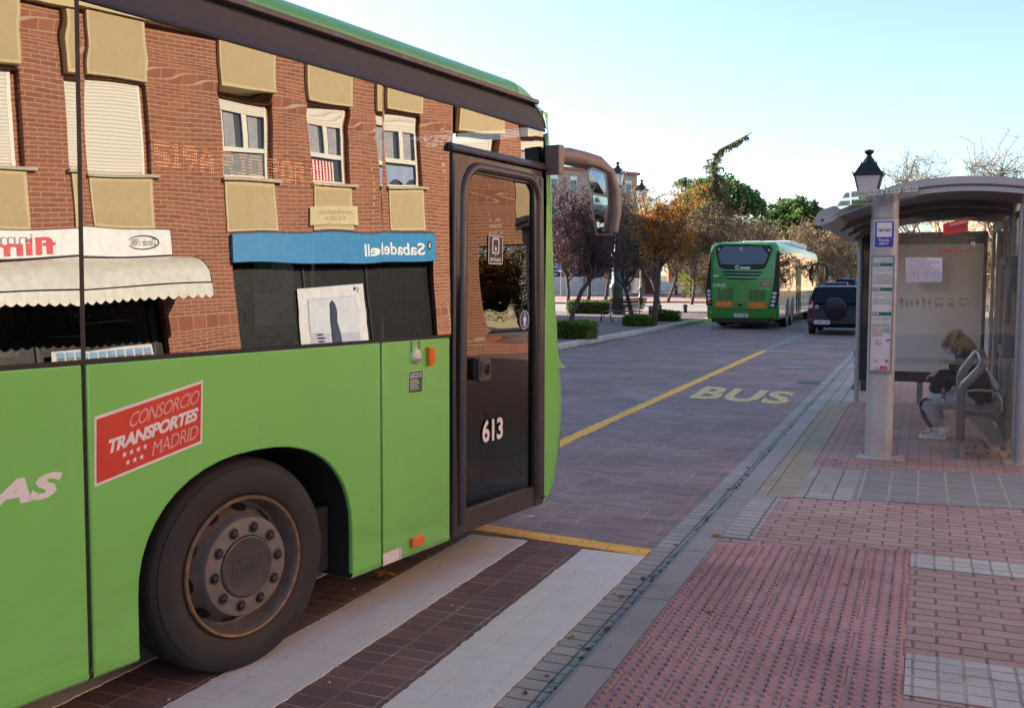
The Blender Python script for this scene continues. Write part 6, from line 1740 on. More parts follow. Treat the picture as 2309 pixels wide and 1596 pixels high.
# ---------------------------------------------------------------- cars
def car(name, label, loc, rz, paint_mat, L=4.2, W=1.74, H=1.48, suv=False, group=None, cabin=None, rear=True, lights=False):
    t = thing(name, label, 'car', loc, rz, group)
    w = W / 2; k = H / 1.6
    hood = .98 * k if suv else .93 * k
    c0, c1, r0, r1 = cabin or ((.10, L - 1.15, .42, L - 2.0) if suv else (.55, L - 1.1, 1.25, L - 1.95))
    def rr_(z, wi, y0, y1, r=.16): return [V((a, c, z)) for a, c in rrect(-wi, wi, y0, y1, r, 4)]
    lv = [rr_(.24 * k, w * .92, .12, L - .15), rr_(.34 * k, w * .985, .03, L - .05), rr_(.55 * k, w, .0, L), rr_(.75 * k, w, .02, L - .01), rr_(hood - .06, w * .985, .05, L - .06), rr_(hood, w * .95, .10, L - .22)]
    b = MB(); n = len(lv[0])
    for q in lv: b.v += [tuple(p) for p in q]
    for j in range(len(lv) - 1):
        for i in range(n): a, c = j * n + i, j * n + (i + 1) % n; b.f.append((a, c, c + n, a + n)); b.m.append(0)
    b.f.append(tuple((len(lv) - 1) * n + i for i in range(n))); b.m.append(0); b.f.append(tuple(reversed(range(n)))); b.m.append(0)
    body = b.build('body', paint_mat, t, smooth=38)
    cb = [rr_(hood - .02, w * .95, c0, c1, .12), rr_(H - .07, w * .76, r0, r1, .14)]
    top = [rr_(H - .075, w * .77, r0 - .01, r1 + .02, .14), rr_(H - .03, w * .75, r0 + .02, r1 - .02, .14), rr_(H, w * .66, r0 + .16, r1 - .2, .12)]
    b = MB()
    for i in range(n): l = (i + 1) % n; b.face([cb[0][i], cb[0][l], cb[1][l], cb[1][i]])
    b.build('windows', M_carglass, t, smooth=40)
    b = MB()
    for q0_, q1_ in zip(top[:-1], top[1:]):
        for i in range(n): l = (i + 1) % n; b.face([q0_[i], q0_[l], q1_[l], q1_[i]])
    b.face(top[-1]); b.face(list(reversed(top[0])))
    b.build('roof', paint_mat, t, smooth=40)
    b = MB()
    for s in (-1, 1):
        for (ya, yb) in ((c0 + .05, r0 + .04), (lerp(c0, c1, .33), lerp(r0, r1, .36)), (lerp(c0, c1, .63), lerp(r0, r1, .72)), (c1 - .04, r1 - .02)):
            b.tube([(s * (w * .955), ya, hood - .02), (s * (w * .775), yb, H - .06)], .035 if not suv else .045, 6)
    b.build('pillar', paint_mat, t, smooth=50)
    for s in (-1, 1):
        for y in (.78, L - .82): wheel_at(t, s * (w + .005), y, .345 if suv else .31, .2, s)
        b = MB(); b.prism(rrect(-.09, .11, -.06, .08, .04), lambda a, c, d: V((s * (w + .09) + a, lerp(c0, c1, .82) + d, hood + .08 + c)), -.05, .03); b.build('door_mirror', paint_mat, t, bevel=.01)
    return t, w, hood, k
M_carglass = NT("car_glass"); M_carglass.base(col=(.008, .012, .02), rough=.08, spec=.2); M_carglass = M_carglass.mat
def carpaint(name, col): 
    return plain(name, col, .28, .0, var=.04, coat=.15, spec=.25)
SX, SY = -2.58, 32.6
suv, w, hood, k = car('parked_car', 'dark blue-black off-roader with spare wheel on its tailgate, beside the second bus', (SX, SY, 0), 0, carpaint("midnight_paint", (.008, .011, .022)), 4.2, 1.74, 1.57, True)
def v3(x, y, d=0.0):
    D_x, D_y = 3150 * .5637 + x * .5637 / 5.32, 1080 * .5637 + y * .5637 / 5.32
    p = PY(D_x, D_y, SY - d); return V((p.x - SX, -d, p.z))
TLP = ((462, 835), (480, 735), (497, 665), (548, 650), (556, 740), (545, 845))
for s in (-1, 1):
    b = MB()
    pts = [v3(x, y, .02) for x, y in TLP]
    if s > 0: pts = [V((-p.x, p.y, p.z)) for p in pts]
    ctr = sum(pts, V()) / len(pts) + V((0, -.03, 0))
    for i in range(len(pts)): b.face([ctr, pts[i], pts[(i + 1) % len(pts)]], 0)
    z = v3(500, 765, .055)
    b.box(s * abs(z.x) - .075, s * abs(z.x) + .045 if s < 0 else s * abs(z.x) + .075, -.062, -.05, z.z - .055, z.z + .045, 1) if s < 0 else b.box(abs(z.x) - .045, abs(z.x) + .075, -.062, -.05, z.z - .055, z.z + .045, 1)
    b.build('tail_light', [M_lensr, M_lensw], suv, smooth=50)
    b = MB(); z = v3(485, 1045, .06); b.box(s * abs(z.x) - .06, s * abs(z.x) + .06, -.075, -.05, z.z - .03, z.z + .03); b.build('rear_reflector', M_lensr, suv, bevel=.008)
sc_ = v3(1030, 815)
b = MB(); b.lathe([(.335, .0), (.345, .05), (.345, .16), (.325, .20), (.25, .215), (.0, .22)], Matrix.Translation((sc_.x, -.0, sc_.z)) @ Matrix.Rotation(R(90), 4, 'X'), 36)
b.build('spare_wheel', carpaint("spare_cover_black", (.01, .012, .02)), suv, smooth=40)
b = MB(); b.prism([(-.84, .36), (.84, .36), (.86, .44), (.86, .60), (.80, .66), (-.80, .66), (-.86, .60), (-.86, .44)], lambda a, c, d: V((a, d, c)), -.06, .12); b.build('bumper', plain("bumper_plastic", (.016, .017, .02), .55), suv, bevel=.02)
number_plate(suv, '5369 CRL', lambda u, v, d: v3(lerp(545, 900, u), lerp(1150, 1065, v) + 8 * u, .072 + d))
b = MB(); p0 = v3(625, 770, .05)
b.face([p0 + V((.055 * math.cos(R(20 * t)), -.01, .04 * math.sin(R(20 * t)))) for t in range(18)]); b.box(p0.x - .08, p0.x + .08, -.065, -.055, p0.z - .085, p0.z - .065); b.build('badge', M_chrome, suv)
b = MB(); b.face([(-.74, .085, 1.02), (.74, .085, 1.02), (.58, .36, 1.47), (-.58, .36, 1.47)]); b.build('rear_window', M_carglass, suv)
b = MB()
for s in (-1, 1): b.tube([(s * .60, .55, 1.55), (s * .60, .7, 1.60), (s * .60, 2.0, 1.60), (s * .60, 2.15, 1.56)], .018, 8)
b.tube([(0, .55, 1.56), (0, .35, 1.86)], .006, 5); b.build('roof_rail', M_blk, suv, smooth=50)
c2, *_ = car('parked_car', 'dark wine red car whose roof shows just above the off-roader', (-5.3, 66, GZ(66)), 0, carpaint("wine_paint", (.09, .02, .045)), 4.1, 1.72, 1.42)
c3, *_ = car('parked_car', 'bright blue car coming down the street with one headlight glinting', (-5.75, 83.5, GZ(83)), R(180), carpaint("blue_paint", (.02, .06, .34)), 4.2, 1.78, 1.50)
for s in (-1, 1):
    b = MB(); ball(b, V((s * .66, 4.17, .66)), .14, .06, .08, 12); 
    N = NT("headlamp_lit"); N.base(col=(.9, .9, .9), emis=(1, .95, .85), es=9.0 if s < 0 else .4); b.build('headlight', N.mat, c3, smooth=180)
c4, *_ = car('parked_car', 'pale far car at the kerb beyond the blue car', (-2.3, 97, GZ(97)), 0, carpaint("pale_paint", (.45, .46, .5)), 4.1, 1.72, 1.46)

# ================================================================== TREES, PLANTS AND THE FAR SIDE OF THE STREET
def leafmat(name, col, var=.5, tl=.45, shine=.35):
    N = NT(name); p = N.pos()
    f = N.ramp(N.noise(p, 5.0, 3), .25, .75, 1 - var, 1 + var)
    kk = N.n('ShaderNodeVectorMath', dict(operation='SCALE')); N.set(kk, '0', col); N.set(kk, 'Scale', f)
    N.base(col=kk.outputs[0], rough=.6, spec=shine)
    tr = N.n('ShaderNodeBsdfTranslucent'); N.set(tr, 'Color', kk.outputs[0]); mx = N.n('ShaderNodeMixShader'); N.set(mx, '0', tl)
    N.t.links.new(N.b.outputs[0], mx.inputs[1]); N.t.links.new(tr.outputs[0], mx.inputs[2]); N.t.links.new(mx.outputs[0], N.o.inputs[0])
    return N.mat
def bark(name, col):
    N = NT(name); p = N.pos()
    c = N.mix(N.ramp(N.noise(N.map(p, scale=(9, 9, 2)), 2, 5, .65), .3, .7), tuple(x * .55 for x in col), tuple(x * 1.3 for x in col))
    N.base(col=c, rough=.92, spec=.2); N.bump(N.noise(N.map(p, scale=(20, 20, 4)), 2, 5), .8, .03); return N.mat
M_bk = bark("plum_bark", (.11, .085, .075)); M_bk2 = bark("pale_bark", (.24, .195, .16)); M_bk3 = bark("pine_bark", (.13, .075, .05))
LV = dict(plum=[leafmat("plum_leaf_dark", (.060, .022, .038)), leafmat("plum_leaf_red", (.11, .026, .045)), leafmat("plum_leaf_brown", (.07, .042, .05))],
          gold=[leafmat("gold_leaf", (.46, .20, .022), tl=.55), leafmat("amber_leaf", (.36, .10, .018), tl=.55), leafmat("olive_leaf", (.20, .16, .025), tl=.5)],
          rust=[leafmat("rust_leaf", (.12, .078, .04)), leafmat("dun_leaf", (.075, .068, .04)), leafmat("dull_plum_leaf", (.065, .045, .045))],
          straw=[leafmat("straw_leaf", (.40, .24, .07)), leafmat("tan_leaf", (.26, .155, .075)), leafmat("olive_tan_leaf", (.16, .14, .04))],
          green=[leafmat("box_leaf", (.085, .17, .022), tl=.3), leafmat("box_leaf_light", (.19, .28, .045), tl=.3), leafmat("box_leaf_dark", (.045, .095, .015), tl=.3)],
          pine=[leafmat("pine_needles", (.065, .14, .026), tl=.25), leafmat("pine_needles_light", (.16, .26, .05), tl=.25), leafmat("pine_needles_dark", (.025, .065, .018), tl=.25)],
          cedar=[leafmat("cedar_needles", (.17, .20, .075), tl=.35), leafmat("cedar_needles_dull", (.12, .145, .07), tl=.35), leafmat("cedar_needles_tan", (.23, .21, .10), tl=.35)],
          willow=[leafmat("hanging_leaf", (.20, .25, .045), tl=.45), leafmat("hanging_leaf_light", (.33, .36, .09), tl=.45), leafmat("hanging_leaf_dull", (.12, .15, .03), tl=.4)])
def leaf(b, p, s, rr, m, flat=0.0):
    a = V((rr.gauss(0, 1), rr.gauss(0, 1), rr.gauss(0, 1 - flat))).normalized(); c = a.cross(V((rr.gauss(0, 1), rr.gauss(0, 1), rr.gauss(0, 1)))).normalized()
    b.face([p - a * s * .5, p + c * s * .33, p + a * s * .55, p - c * s * .33], m)
def bent(p, q, rr, k=4, j=.12):
    L = (q - p).length; return [lerp(p, q, t / k) + (V((rr.gauss(0, j), rr.gauss(0, j), rr.gauss(0, j))) * L * .5 if 0 < t < k else V()) for t in range(k + 1)]
def tree(name, label, trunk, crown, rad, leaves, seed, nleaf=2200, size=.09, limbs=7, subs=5, twigs=4, r0=.12, bk=None, group=None, up=.2, spread=.55, cat='tree', twr=.006, droop=0.0):
    """Trunk polyline, limbs to points of an uneven crown, twigs, leaf clumps round the twigs."""
    nleaf = int(nleaf * 2.3); size *= .68; r0 *= .74; twr *= .72; twigs += 2; subs += 1
    rr = random.Random(seed); trunk = [V(p) for p in trunk]; base = trunk[0].copy()
    t = thing(name, label, cat, base, 0, group)
    trunk = [p - base for p in trunk]; C_ = V(crown) - base
    b = MB(); b.tube(trunk, [lerp(r0, r0 * .62, i / (len(trunk) - 1)) for i in range(len(trunk))], 10)
    tips = []
    def inell(lo, hi):
        while True:
            d = V((rr.uniform(-1, 1), rr.uniform(-1, 1), rr.uniform(-1, 1)))
            l = d.length
            if lo < l < hi:
                lump = 1 + .28 * math.sin(3.1 * d.x + seed) * math.cos(2.7 * d.z + 1.7 * seed) + .15 * math.sin(7 * d.y + 5 * d.z)
                return C_ + V((d.x * rad[0], d.y * rad[1], d.z * rad[2])) * lump
    for i in range(limbs):
        s = lerp(trunk[-1], trunk[-2], rr.uniform(0, .5)); e = inell(.35, .7)
        L1 = bent(s, e, rr, 5, .10)
        b.tube(L1, [lerp(r0 * .5, r0 * .16, k / 5) for k in range(6)], 6, cap=False)
        for j in range(subs):
            s2_ = L1[rr.randint(2, 5)]; d = inell(.6, 1.0); e2 = lerp(s2_, d, rr.uniform(.55, 1.0)); L2 = bent(s2_, e2, rr, 4, .12)
            b.tube(L2, [lerp(r0 * .17, twr * 1.6, k / 4) for k in range(5)], 4, cap=False)
            for q in range(twigs):
                s3 = L2[rr.randint(1, 4)]; v = V((rr.gauss(0, 1), rr.gauss(0, 1), rr.gauss(up, .8))).normalized() * rr.uniform(.3, .8) * spread * min(rad)
                v.z -= droop * v.length
                L3 = bent(s3, s3 + v, rr, 3, .12); b.tube(L3, [twr * 1.5, twr * 1.2, twr, twr * .6], 3, cap=False); tips.append(L3)
    b.build('trunk', bk or M_bk, t, smooth=60)
    if nleaf:
        c = MB(); per = max(1, nleaf // len(tips))
        for L3 in tips:
            m0 = rr.choice((0, 0, 1, 2)); dens = rr.choice((.3, .8, 1.2, 1.7))
            for q in range(int(per * dens) + 1):
                p = lerp(L3[1], L3[3], rr.random()) + V((rr.gauss(0, 1), rr.gauss(0, 1), rr.gauss(0, 1))) * size * 1.3
                leaf(c, p, size * rr.uniform(.6, 1.3), rr, m0 if rr.random() < .75 else rr.randint(0, 2))
        c.build('crown', LV[leaves], t, fix=False)
    return t
def trunk_px(pts, Y):
    return [PY(x, y, Y) for x, y in pts]
GP = 'added shade trees behind the near bus'
# near plaza trees (leaning plums and the golden one)
tr_ = trunk_px([(1284, 748), (1292, 705), (1312, 655), (1338, 622)], 31.4); tr_[0].z = PZ
tree('plum_tree', 'leaning purple leaved tree behind the hedge beside the near bus', tr_, (PY(1325, 520, 31.8)), (1.75, 1.7, 2.1), 'plum', 3, 3600, .085, 8, 7, 6, .13, twr=.007)
tr_ = trunk_px([(1427, 738), (1420, 690), (1408, 640)], 38.2); tr_[0].z = PZ
tree('plum_tree', 'forked dark tree standing beside the slatted bench', tr_, (PY(1412, 525, 38.5)), (1.9, 1.9, 2.6), 'rust', 5, 2800, .085, 8, 7, 6, .14, twr=.008)
tr_ = trunk_px([(1474, 744), (1478, 690), (1482, 640), (1487, 595)], 34.3); tr_[0].z = PZ
tree('golden_tree', 'straight trunked tree with orange and yellow autumn leaves by the kerb', tr_, (PY(1502, 500, 34.5)), (1.75, 1.7, 2.0), 'gold', 8, 4200, .10, 9, 7, 6, .15)
for k, (x, yb, Y, cx, cy, rx, rzz, sp, n, lab) in enumerate((
        (1320, 690, 46.0, 1340, 510, 2.3, 2.4, 'plum', 3000, 'second leaning tree behind the long dark hedge'),
        (1358, 690, 48.5, 1385, 510, 2.4, 2.4, 'plum', 3000, 'slim curved tree rising from behind the long hedge'),
        (1488, 704, 51.0, 1450, 515, 2.3, 2.2, 'rust', 1700, 'dark tree next to the low bollard at the plaza end'),
        (1280, 690, 50.0, 1278, 505, 2.5, 2.5, 'plum', 3200, 'purple leaved tree close to the bus mirror'),
        (1506, 668, 66.0, 1545, 520, 3.3, 2.2, 'rust', 2300, 'broad brown tree over the white kiosk'),
        (1560, 664, 60.0, 1570, 520, 2.8, 2.1, 'rust', 2300, 'brown autumn tree touching the rear corner of the second bus'),
        (1650, 655, 72.0, 1640, 560, 3.8, 3.6, 'rust', 2300, 'dull purple tree behind the rear of the second bus'),
        (1720, 652, 78.0, 1705, 565, 3.8, 3.4, 'rust', 2200, 'brown leaved tree behind the roof of the second bus'),
        (1775, 650, 74.0, 1768, 560, 3.2, 3.4, 'straw', 800, 'nearly bare pale branched tree above the second bus roof'),
        (1830, 650, 70.0, 1822, 555, 2.6, 3.0, 'straw', 900, 'pale bare tree with tan leaves over the far end of the bus'),
        (1862, 648, 82.0, 1862, 565, 3.0, 3.2, 'straw', 2200, 'yellowing tree above the off-roader roof'),
        (1900, 647, 100.0, 1897, 575, 3.4, 3.6, 'straw', 2600, 'ochre leaved tree up the street, beside the shelter post'))):
    p0 = PY(x, yb, Y); p0.z = GZ(Y) + .1; c = PY(cx, cy, Y + .5)
    if sp == 'rust': n = int(n * 1.7); rx *= 1.12; rzz *= 1.1
    f = lerp(p0, c, .42); f.x += .12 * (c.x - p0.x)
    tree('street_tree', lab, [p0, lerp(p0, f, .5) + V((.08, 0, 0)), f], c, (rx, rx * .9, rzz), sp, 20 + k, n, .13 if Y < 55 else .17, 7, 6, 5, .15, bk=M_bk2 if sp == 'straw' else M_bk, group='trees along the left side of the street', twr=.010 if Y < 55 else .016)
# weeping branches over the kiosk
tr_ = [PY(1556, 668, 74), PY(1558, 620, 74), PY(1562, 590, 74)]; tr_[0].z = .4
tree('weeping_tree', 'yellow green weeping tree trailing in front of the white kiosk', tr_, PY(1564, 608, 74), (1.9, 1.6, 1.5), 'willow', 61, 1500, .13, 7, 6, 6, .12, droop=1.6, spread=.9)
# leafless trees over the shelter
for k, (x, cx, cy, Y, rx, rzz, lab) in enumerate(((2058, 2058, 405, 44, 1.75, 2.4, 'leafless tree whose crown shows above the middle of the shelter roof'), (2235, 2250, 400, 40, 1.75, 2.4, 'leafless tree with a few rusty leaves over the corner post of the shelter'), (2125, 2130, 455, 58, 2.3, 2.5, 'leafless tree farther back behind the shelter glass'))):
    p0 = PY(x, 690, Y); p0.z = WZ; c = PY(cx, cy, Y)
    tree('bare_tree', lab, [p0, lerp(p0, c, .3), lerp(p0, c, .62)], c, (rx, rx, rzz), 'straw', 80 + k, 170, .06, 9, 7, 8, .10, bk=M_bk2, group='bare trees behind the shelter', up=.7, twr=.009)
for k, (X, Y, h) in enumerate(((2.6, 26, 1.6), (2.4, 31, 1.9), (2.7, 36.5, 1.5), (1.2, 56, 2.4), (3.4, 50, 2.6))):
    tree('evergreen_shrub', ('rounded dark evergreen seen through the back glass of the shelter', 'second dark evergreen behind the shelter glass', 'low dark evergreen past the end of the shelter', 'tall evergreen far behind the advertising panel', 'tallest evergreen behind the back glass of the shelter')[k], [(X, Y, WZ), (X, Y, h * .4)], (X, Y, h * .62), (.9, .9, h * .55), 'green', 120 + k, 1600, .08, 6, 5, 4, .07, cat='shrub', group='evergreens behind the shelter')

# umbrella pines, cedars
def pine(name, label, x, yb, Y, cx, cy, rx, rzz, seed, n=150, group=None):
    rr = random.Random(seed); p0 = PY(x, yb, Y); p0.z = GZ(Y); c = PY(cx, cy, Y)
    t = thing(name, label, 'tree', p0, 0, group); C_ = c - p0; b = MB()
    top = V((C_.x * .8, 0, C_.z - rzz * .3)); b.tube([(0, 0, 0), top * .5 + V((.1, 0, 0)), top], [.26, .22, .17], 10)
    c2_ = MB()
    for i in range(n):
        g = rr.uniform(0, 6.283); r = math.sqrt(rr.random()); zt = math.sqrt(max(0, 1 - r * r))
        q = C_ + V((r * rx * math.cos(g), r * rx * .8 * math.sin(g), rzz * (zt * rr.uniform(.35, 1.0) - .35 * r) + .12 * rzz * math.sin(5 * g + seed)))
        if i % 4 == 0: b.tube(bent(top, q, rr, 3, .06), [.09, .06, .04, .02], 5, cap=False)
        s = rr.uniform(.42, .75) * rx / 4.0
        m0 = 1 if rr.random() < .35 else 0
        for k in range(46):
            d = V((rr.gauss(0, 1), rr.gauss(0, 1), rr.gauss(.3, .65))).normalized() * s * rr.uniform(.55, 1.05)
            leaf(c2_, q + d, .34 * rx / 4.0, rr, (m0 if d.z > 0 else 2) if rr.random() < .8 else rr.randint(0, 2))
    b.build('trunk', M_bk3, t, smooth=60); c2_.build('crown', LV['pine'], t, fix=False)
pine('umbrella_pine', 'large dark green umbrella pine behind the cedar', 1628, 660, 67, 1622, 462, 3.1, 1.9, 201, 190, 'umbrella pines')
pine('umbrella_pine', 'rounded umbrella pine above the roof of the second bus', 1792, 655, 84, 1790, 500, 2.9, 2.0, 202, 170, 'umbrella pines')
pine('umbrella_pine', 'small umbrella pine partly behind the tip of the shelter roof', 1850, 652, 92, 1842, 510, 1.9, 1.3, 203, 90, 'umbrella pines')
def frond(b, c, p, v, rr, L, nn=9, hang=.45):
    """A branchlet with hanging tassels."""
    pts = [p + v * (t / 5) + V((0, 0, -.10 * L * (t / 5) ** 2)) for t in range(6)]
    b.tube(pts, [.03, .026, .022, .018, .014, .006], 4, cap=False)
    for k in range(nn):
        u = (k + rr.random()) / nn * 5; i = min(4, int(u)); q = lerp(pts[i], pts[i + 1], u - i)
        l = min(hang, .16 + .45 * L) * rr.uniform(.4, 1.2)
        for j in range(7):
            s = j / 7; leaf(c, q + V((rr.gauss(0, .05), rr.gauss(0, .05), -l * s)), .17 * (1.1 - .6 * s), rr, rr.randint(0, 2))
        leaf(c, q, .2, rr, 1)
def cedar(name, label, Y, axis, seed, fr, hang, group='cedars'):
    rr = random.Random(seed); P4 = [PY(x, y, Y) for x, y in axis]; P4[0].z = GZ(Y); base = P4[0].copy()
    t = thing(name, label, 'tree', base, 0, group); P4 = [p - base for p in P4]; b, c = MB(), MB()
    b.tube(P4, [lerp(.22, .02, i / (len(P4) - 1)) for i in range(len(P4))], 8)
    for (i0, i1, n, Lr, dirs) in fr:
        for k in range(n):
            u = rr.uniform(i0, i1); i = min(int(u), len(P4) - 2); p = lerp(P4[i], P4[i + 1], u - i)
            g = rr.uniform(0, 6.283); L = rr.uniform(*Lr)
            v = V((math.cos(g), math.sin(g) * .8, rr.uniform(*dirs))) * L
            frond(b, c, p, v, rr, L, max(4, int(L * 6)), hang)
    b.build('trunk', M_bk3, t, smooth=60); c.build('crown', LV['cedar'], t, fix=False)
cedar('cedar_tree', 'tall drooping cedar whose tip bends over sideways against the sky', 64, [(1612, 668), (1614, 560), (1613, 470), (1611, 400), (1612, 358), (1622, 340), (1650, 325), (1675, 311), (1698, 298)], 31,
      [(2.1, 3.25, 70, (.8, 1.7), (-1.0, -.4)), (3.2, 4.0, 17, (.35, .85), (-.5, .2)), (4.0, 5.0, 8, (.25, .55), (-.3, .3)), (5.0, 7.4, 24, (.10, .28), (-1.6, -.6)), (1.2, 2.0, 36, (1.0, 2.0), (-.9, -.3))], .6)
cedar('cedar_tree', 'flat topped cedar rising behind the golden tree', 76, [(1545, 668), (1546, 520), (1546, 400)], 33, [(1.86, 2.0, 18, (.6, 1.1), (-.1, .06)), (1.2, 1.85, 24, (.5, 1.0), (-.5, .0))], .45)

# hedges, bench, bollards, lamps on the plaza
def hedge(label, x0, x1, yb, yt, Y, depth, seed, n):
    rr = random.Random(seed); a, c = PY(x0, yb, Y), PY(x1, yb, Y); h = max(.3, PY(x0, yt, Y).z - PZ)
    t = thing('box_hedge', label, 'hedge', ((a.x + c.x) / 2, Y, PZ), 0, 'clipped box hedges on the plaza'); L = (c.x - a.x) / 2
    b = MB()
    for k in range(n):
        f = rr.random()
        x, y, z = rr.uniform(-L, L), rr.uniform(0, depth), rr.uniform(0, h)
        if f < .35: z = h + rr.gauss(0, .025)
        elif f < .75: y = rr.gauss(0, .03)
        elif f < .9: x = rr.choice((-L, L)) + rr.gauss(0, .03)
        w = .03 * math.sin(4 * x + seed)
        leaf(b, V((x, y + w, max(.01, z + w))), rr.uniform(.04, .075), rr, rr.choice((0, 0, 1, 2)))
    b.build('foliage', LV['green'], t, fix=False)
    b = MB()
    for k in range(9): x = lerp(-L, L, (k + .5) / 9); b.tube([(x, depth / 2, 0), (x + .03, depth / 2, h * .8)], .015, 5)
    b.box(-L + .08, L - .08, .07, depth - .07, 0, h - .07); b.build('stem', plain("hedge_inside", (.012, .02, .006), .95) if 'hedge_inside' not in bpy.data.materials else bpy.data.materials['hedge_inside'], t)
hedge('large clipped box hedge beside the near bus, at the edge of the plaza', 1225, 1328, 773, 728, 25.6, .8, 1, 5200)
hedge('short box hedge between the bench and the golden tree trunk', 1404, 1464, 742, 714, 33.6, .8, 2, 3000)
hedge('short box hedge beyond the golden tree trunk towards the second bus', 1466, 1524, 729, 702, 38.2, .9, 3, 3000)
hedge('long dark box hedge at the back of the plaza', 1278, 1380, 706, 678, 45, 1.2, 4, 4200)
M_slat = plain("bench_slat_brown", (.065, .035, .028), .5, var=.3, vs=20)
p0 = PY(1400, 734, 36.8); bn = thing('park_bench', 'brown slatted bench with curved iron legs on the plaza, under the forked tree', 'bench', (p0.x, 36.8, PZ), R(-122))
b = MB()
for k in range(6): b.box(-.95, .95, -.25 + .085 * k, -.185 + .085 * k, .43 - .006 * k, .455 - .006 * k)
b.build('seat', M_slat, bn, bevel=.008)
b = MB()
for k in range(6):
    y, z = .26 + .035 * k, .50 + .075 * k; b.box(-.95, .95, y, y + .025, z, z + .06)
b.build('backrest', M_slat, bn, bevel=.008)
for sx in (-.75, .75):
    b = MB(); b.tube([(sx, -.28, .42), (sx, -.30, .2), (sx, -.38, .0)], .02, 6); b.tube([(sx, .22, .42), (sx, .26, .2), (sx, .38, .0)], .02, 6); b.tube([(sx, -.33, .08), (sx, -.15, .30), (sx, .05, .34), (sx, .2, .28), (sx, .33, .08)], .015, 6); b.tube([(sx, -.28, .42), (sx, .24, .42), (sx, .45, .95)], .02, 6)
    b.build('leg', plain("bench_iron", (.03, .035, .04), .5) if 'bench_iron' not in bpy.data.materials else bpy.data.materials['bench_iron'], bn, smooth=60)
p0 = PY(1452, 716, 44); t = thing('park_bench', 'far bench showing as a dark slab behind the forked tree', 'bench', (PY(1436, 704, 44).x, 44, PZ), R(0))
b = MB()
for k in range(4): b.box(-.8, .8, -.2 + .1 * k, -.12 + .1 * k, .42, .45)
b.build('seat', M_slat, t)
for sx in (-.65, .65):
    b = MB(); b.box(sx - .04, sx + .04, -.2, .2, 0, .42); b.build('leg', bpy.data.materials['bench_iron'], t)
for k, (x, y) in enumerate(((1545, 706), (1487, 707))):
    p = G(x, y, .1); t = thing('bollard', ('short iron bollard by the rear of the second bus', 'short iron bollard beside the dark tree')[k], 'bollard', (p.x, p.y, p.z), 0, 'iron bollards at the plaza end')
    b = MB(); b.lathe([(.14, 0), (.14, .04), (.105, .06), (.10, .32)], n=16); b.build('post', M_lampgreen, t, smooth=40)
    b = MB(); b.lathe([(.10, .32), (.135, .34), (.135, .38), (.10, .40), (.06, .44), (.0, .45)], n=16); b.build('cap', M_lampgreen, t, smooth=40)
p = PY(1390, 716, 44.5); lantern('street_lamp', (p.x, 44.5, PZ), PY(1390, 364, 44.5).z - PZ, 'massive green iron lamp column on the plaza with its lantern above the bus mirror', big=2.3, head=1.6)
p = PY(1444, 690, 60); lantern('street_lamp', (p.x, 60, .2), PY(1450, 404, 60).z - .2, 'slim green lamp post in front of the white wall, its lantern among the branches', big=.85, head=1.9)
p = PY(1908, 640, 108); lantern('street_lamp', (p.x, 108, GZ(108)), 3.9, 'distant white globe lamp above the blue car', big=.6, head=1.1)

# walls, kiosk and houses across the side street
M_ww = plain("whitewashed_block", (.80, .79, .76), .85, var=.08, bump=.3, bs=30, dirt=(.50, .47, .42, 1))
M_mar = plain("maroon_paint", (.10, .018, .028), .6)
M_hw = plain("house_glass", (.05, .06, .07), .08, coat=.5)
def wallline(label, a, c, Y0, Y1, yb0, yt0, yb1, yt1, mat, name='boundary_wall', th=.3):
    p, q = PY(a, yb0, Y0), PY(c, yb1, Y1); hp_, hq = PY(a, yt0, Y0).z, PY(c, yt1, Y1).z
    b = MB(); d = (q - p); d.z = 0; nrm = V((-d.y, d.x, 0)).normalized() * th
    if nrm.y < 0: nrm = -nrm
    lo = min(p.z, q.z) - .3
    f = [V((p.x, p.y, lo)), V((q.x, q.y, lo)), V((q.x, q.y, hq)), V((p.x, p.y, hp_))]
    k = [v + nrm for v in f]
    b.face(f); b.face(list(reversed(k)))
    for i in range(4): j = (i + 1) % 4; b.face([f[j], f[i], k[i], k[j]])
    return tag(b.build(name, mat), label, 'wall')
N = NT("white_block_wall"); p = N.pos(); s = N.n('ShaderNodeSeparateXYZ'); N.set(s, '0', p); kx = N.n('ShaderNodeCombineXYZ'); N.set(kx, '0', s.outputs[0]); N.set(kx, '1', s.outputs[2])
bb = N.n('ShaderNodeTexBrick', dict(offset=.5)); N.set(bb, 'Vector', kx.outputs[0])
for q_, v_ in (('Scale', 1.0), ('Mortar Size', .015), ('Brick Width', .8), ('Row Height', .4)): bb.inputs[q_].default_value = v_
bb.inputs['Color1'].default_value = (.66, .64, .60, 1); bb.inputs['Color2'].default_value = (.58, .56, .53, 1); bb.inputs['Mortar'].default_value = (.40, .38, .36, 1)
N.base(col=N.mix(N.ramp(N.noise(p, 1.5, 5), .5, .8, 0, .5), bb.outputs[0], (.46, .42, .38)), rough=.85); M_wb = N.mat
h1 = thing('maroon_building', 'low shop building with maroon columns and glass over a white block base', 'building', (0, 0, 0))
p, q = PY(1235, 680, 78), PY(1488, 672, 88)
d = (q - p); d.z = 0; L = d.length; d = d / L; nr = V((-d.y, d.x, 0))
def hw(u, o, z): return V((p.x, p.y, GZ(80) + z)) + d * u + nr * o
def hbox(b, u0, u1, o0, o1, z0, z1, m=0):
    c = [hw(u, o, z) for z in (z0, z1) for o in (o0, o1) for u in (u0, u1)]; i = len(b.v); b.v += [tuple(k) for k in c]
    for f in ((0, 2, 3, 1), (4, 5, 7, 6), (0, 1, 5, 4), (2, 6, 7, 3), (0, 4, 6, 2), (1, 3, 7, 5)): b.f.append(tuple(i + k for k in f)); b.m.append(m)
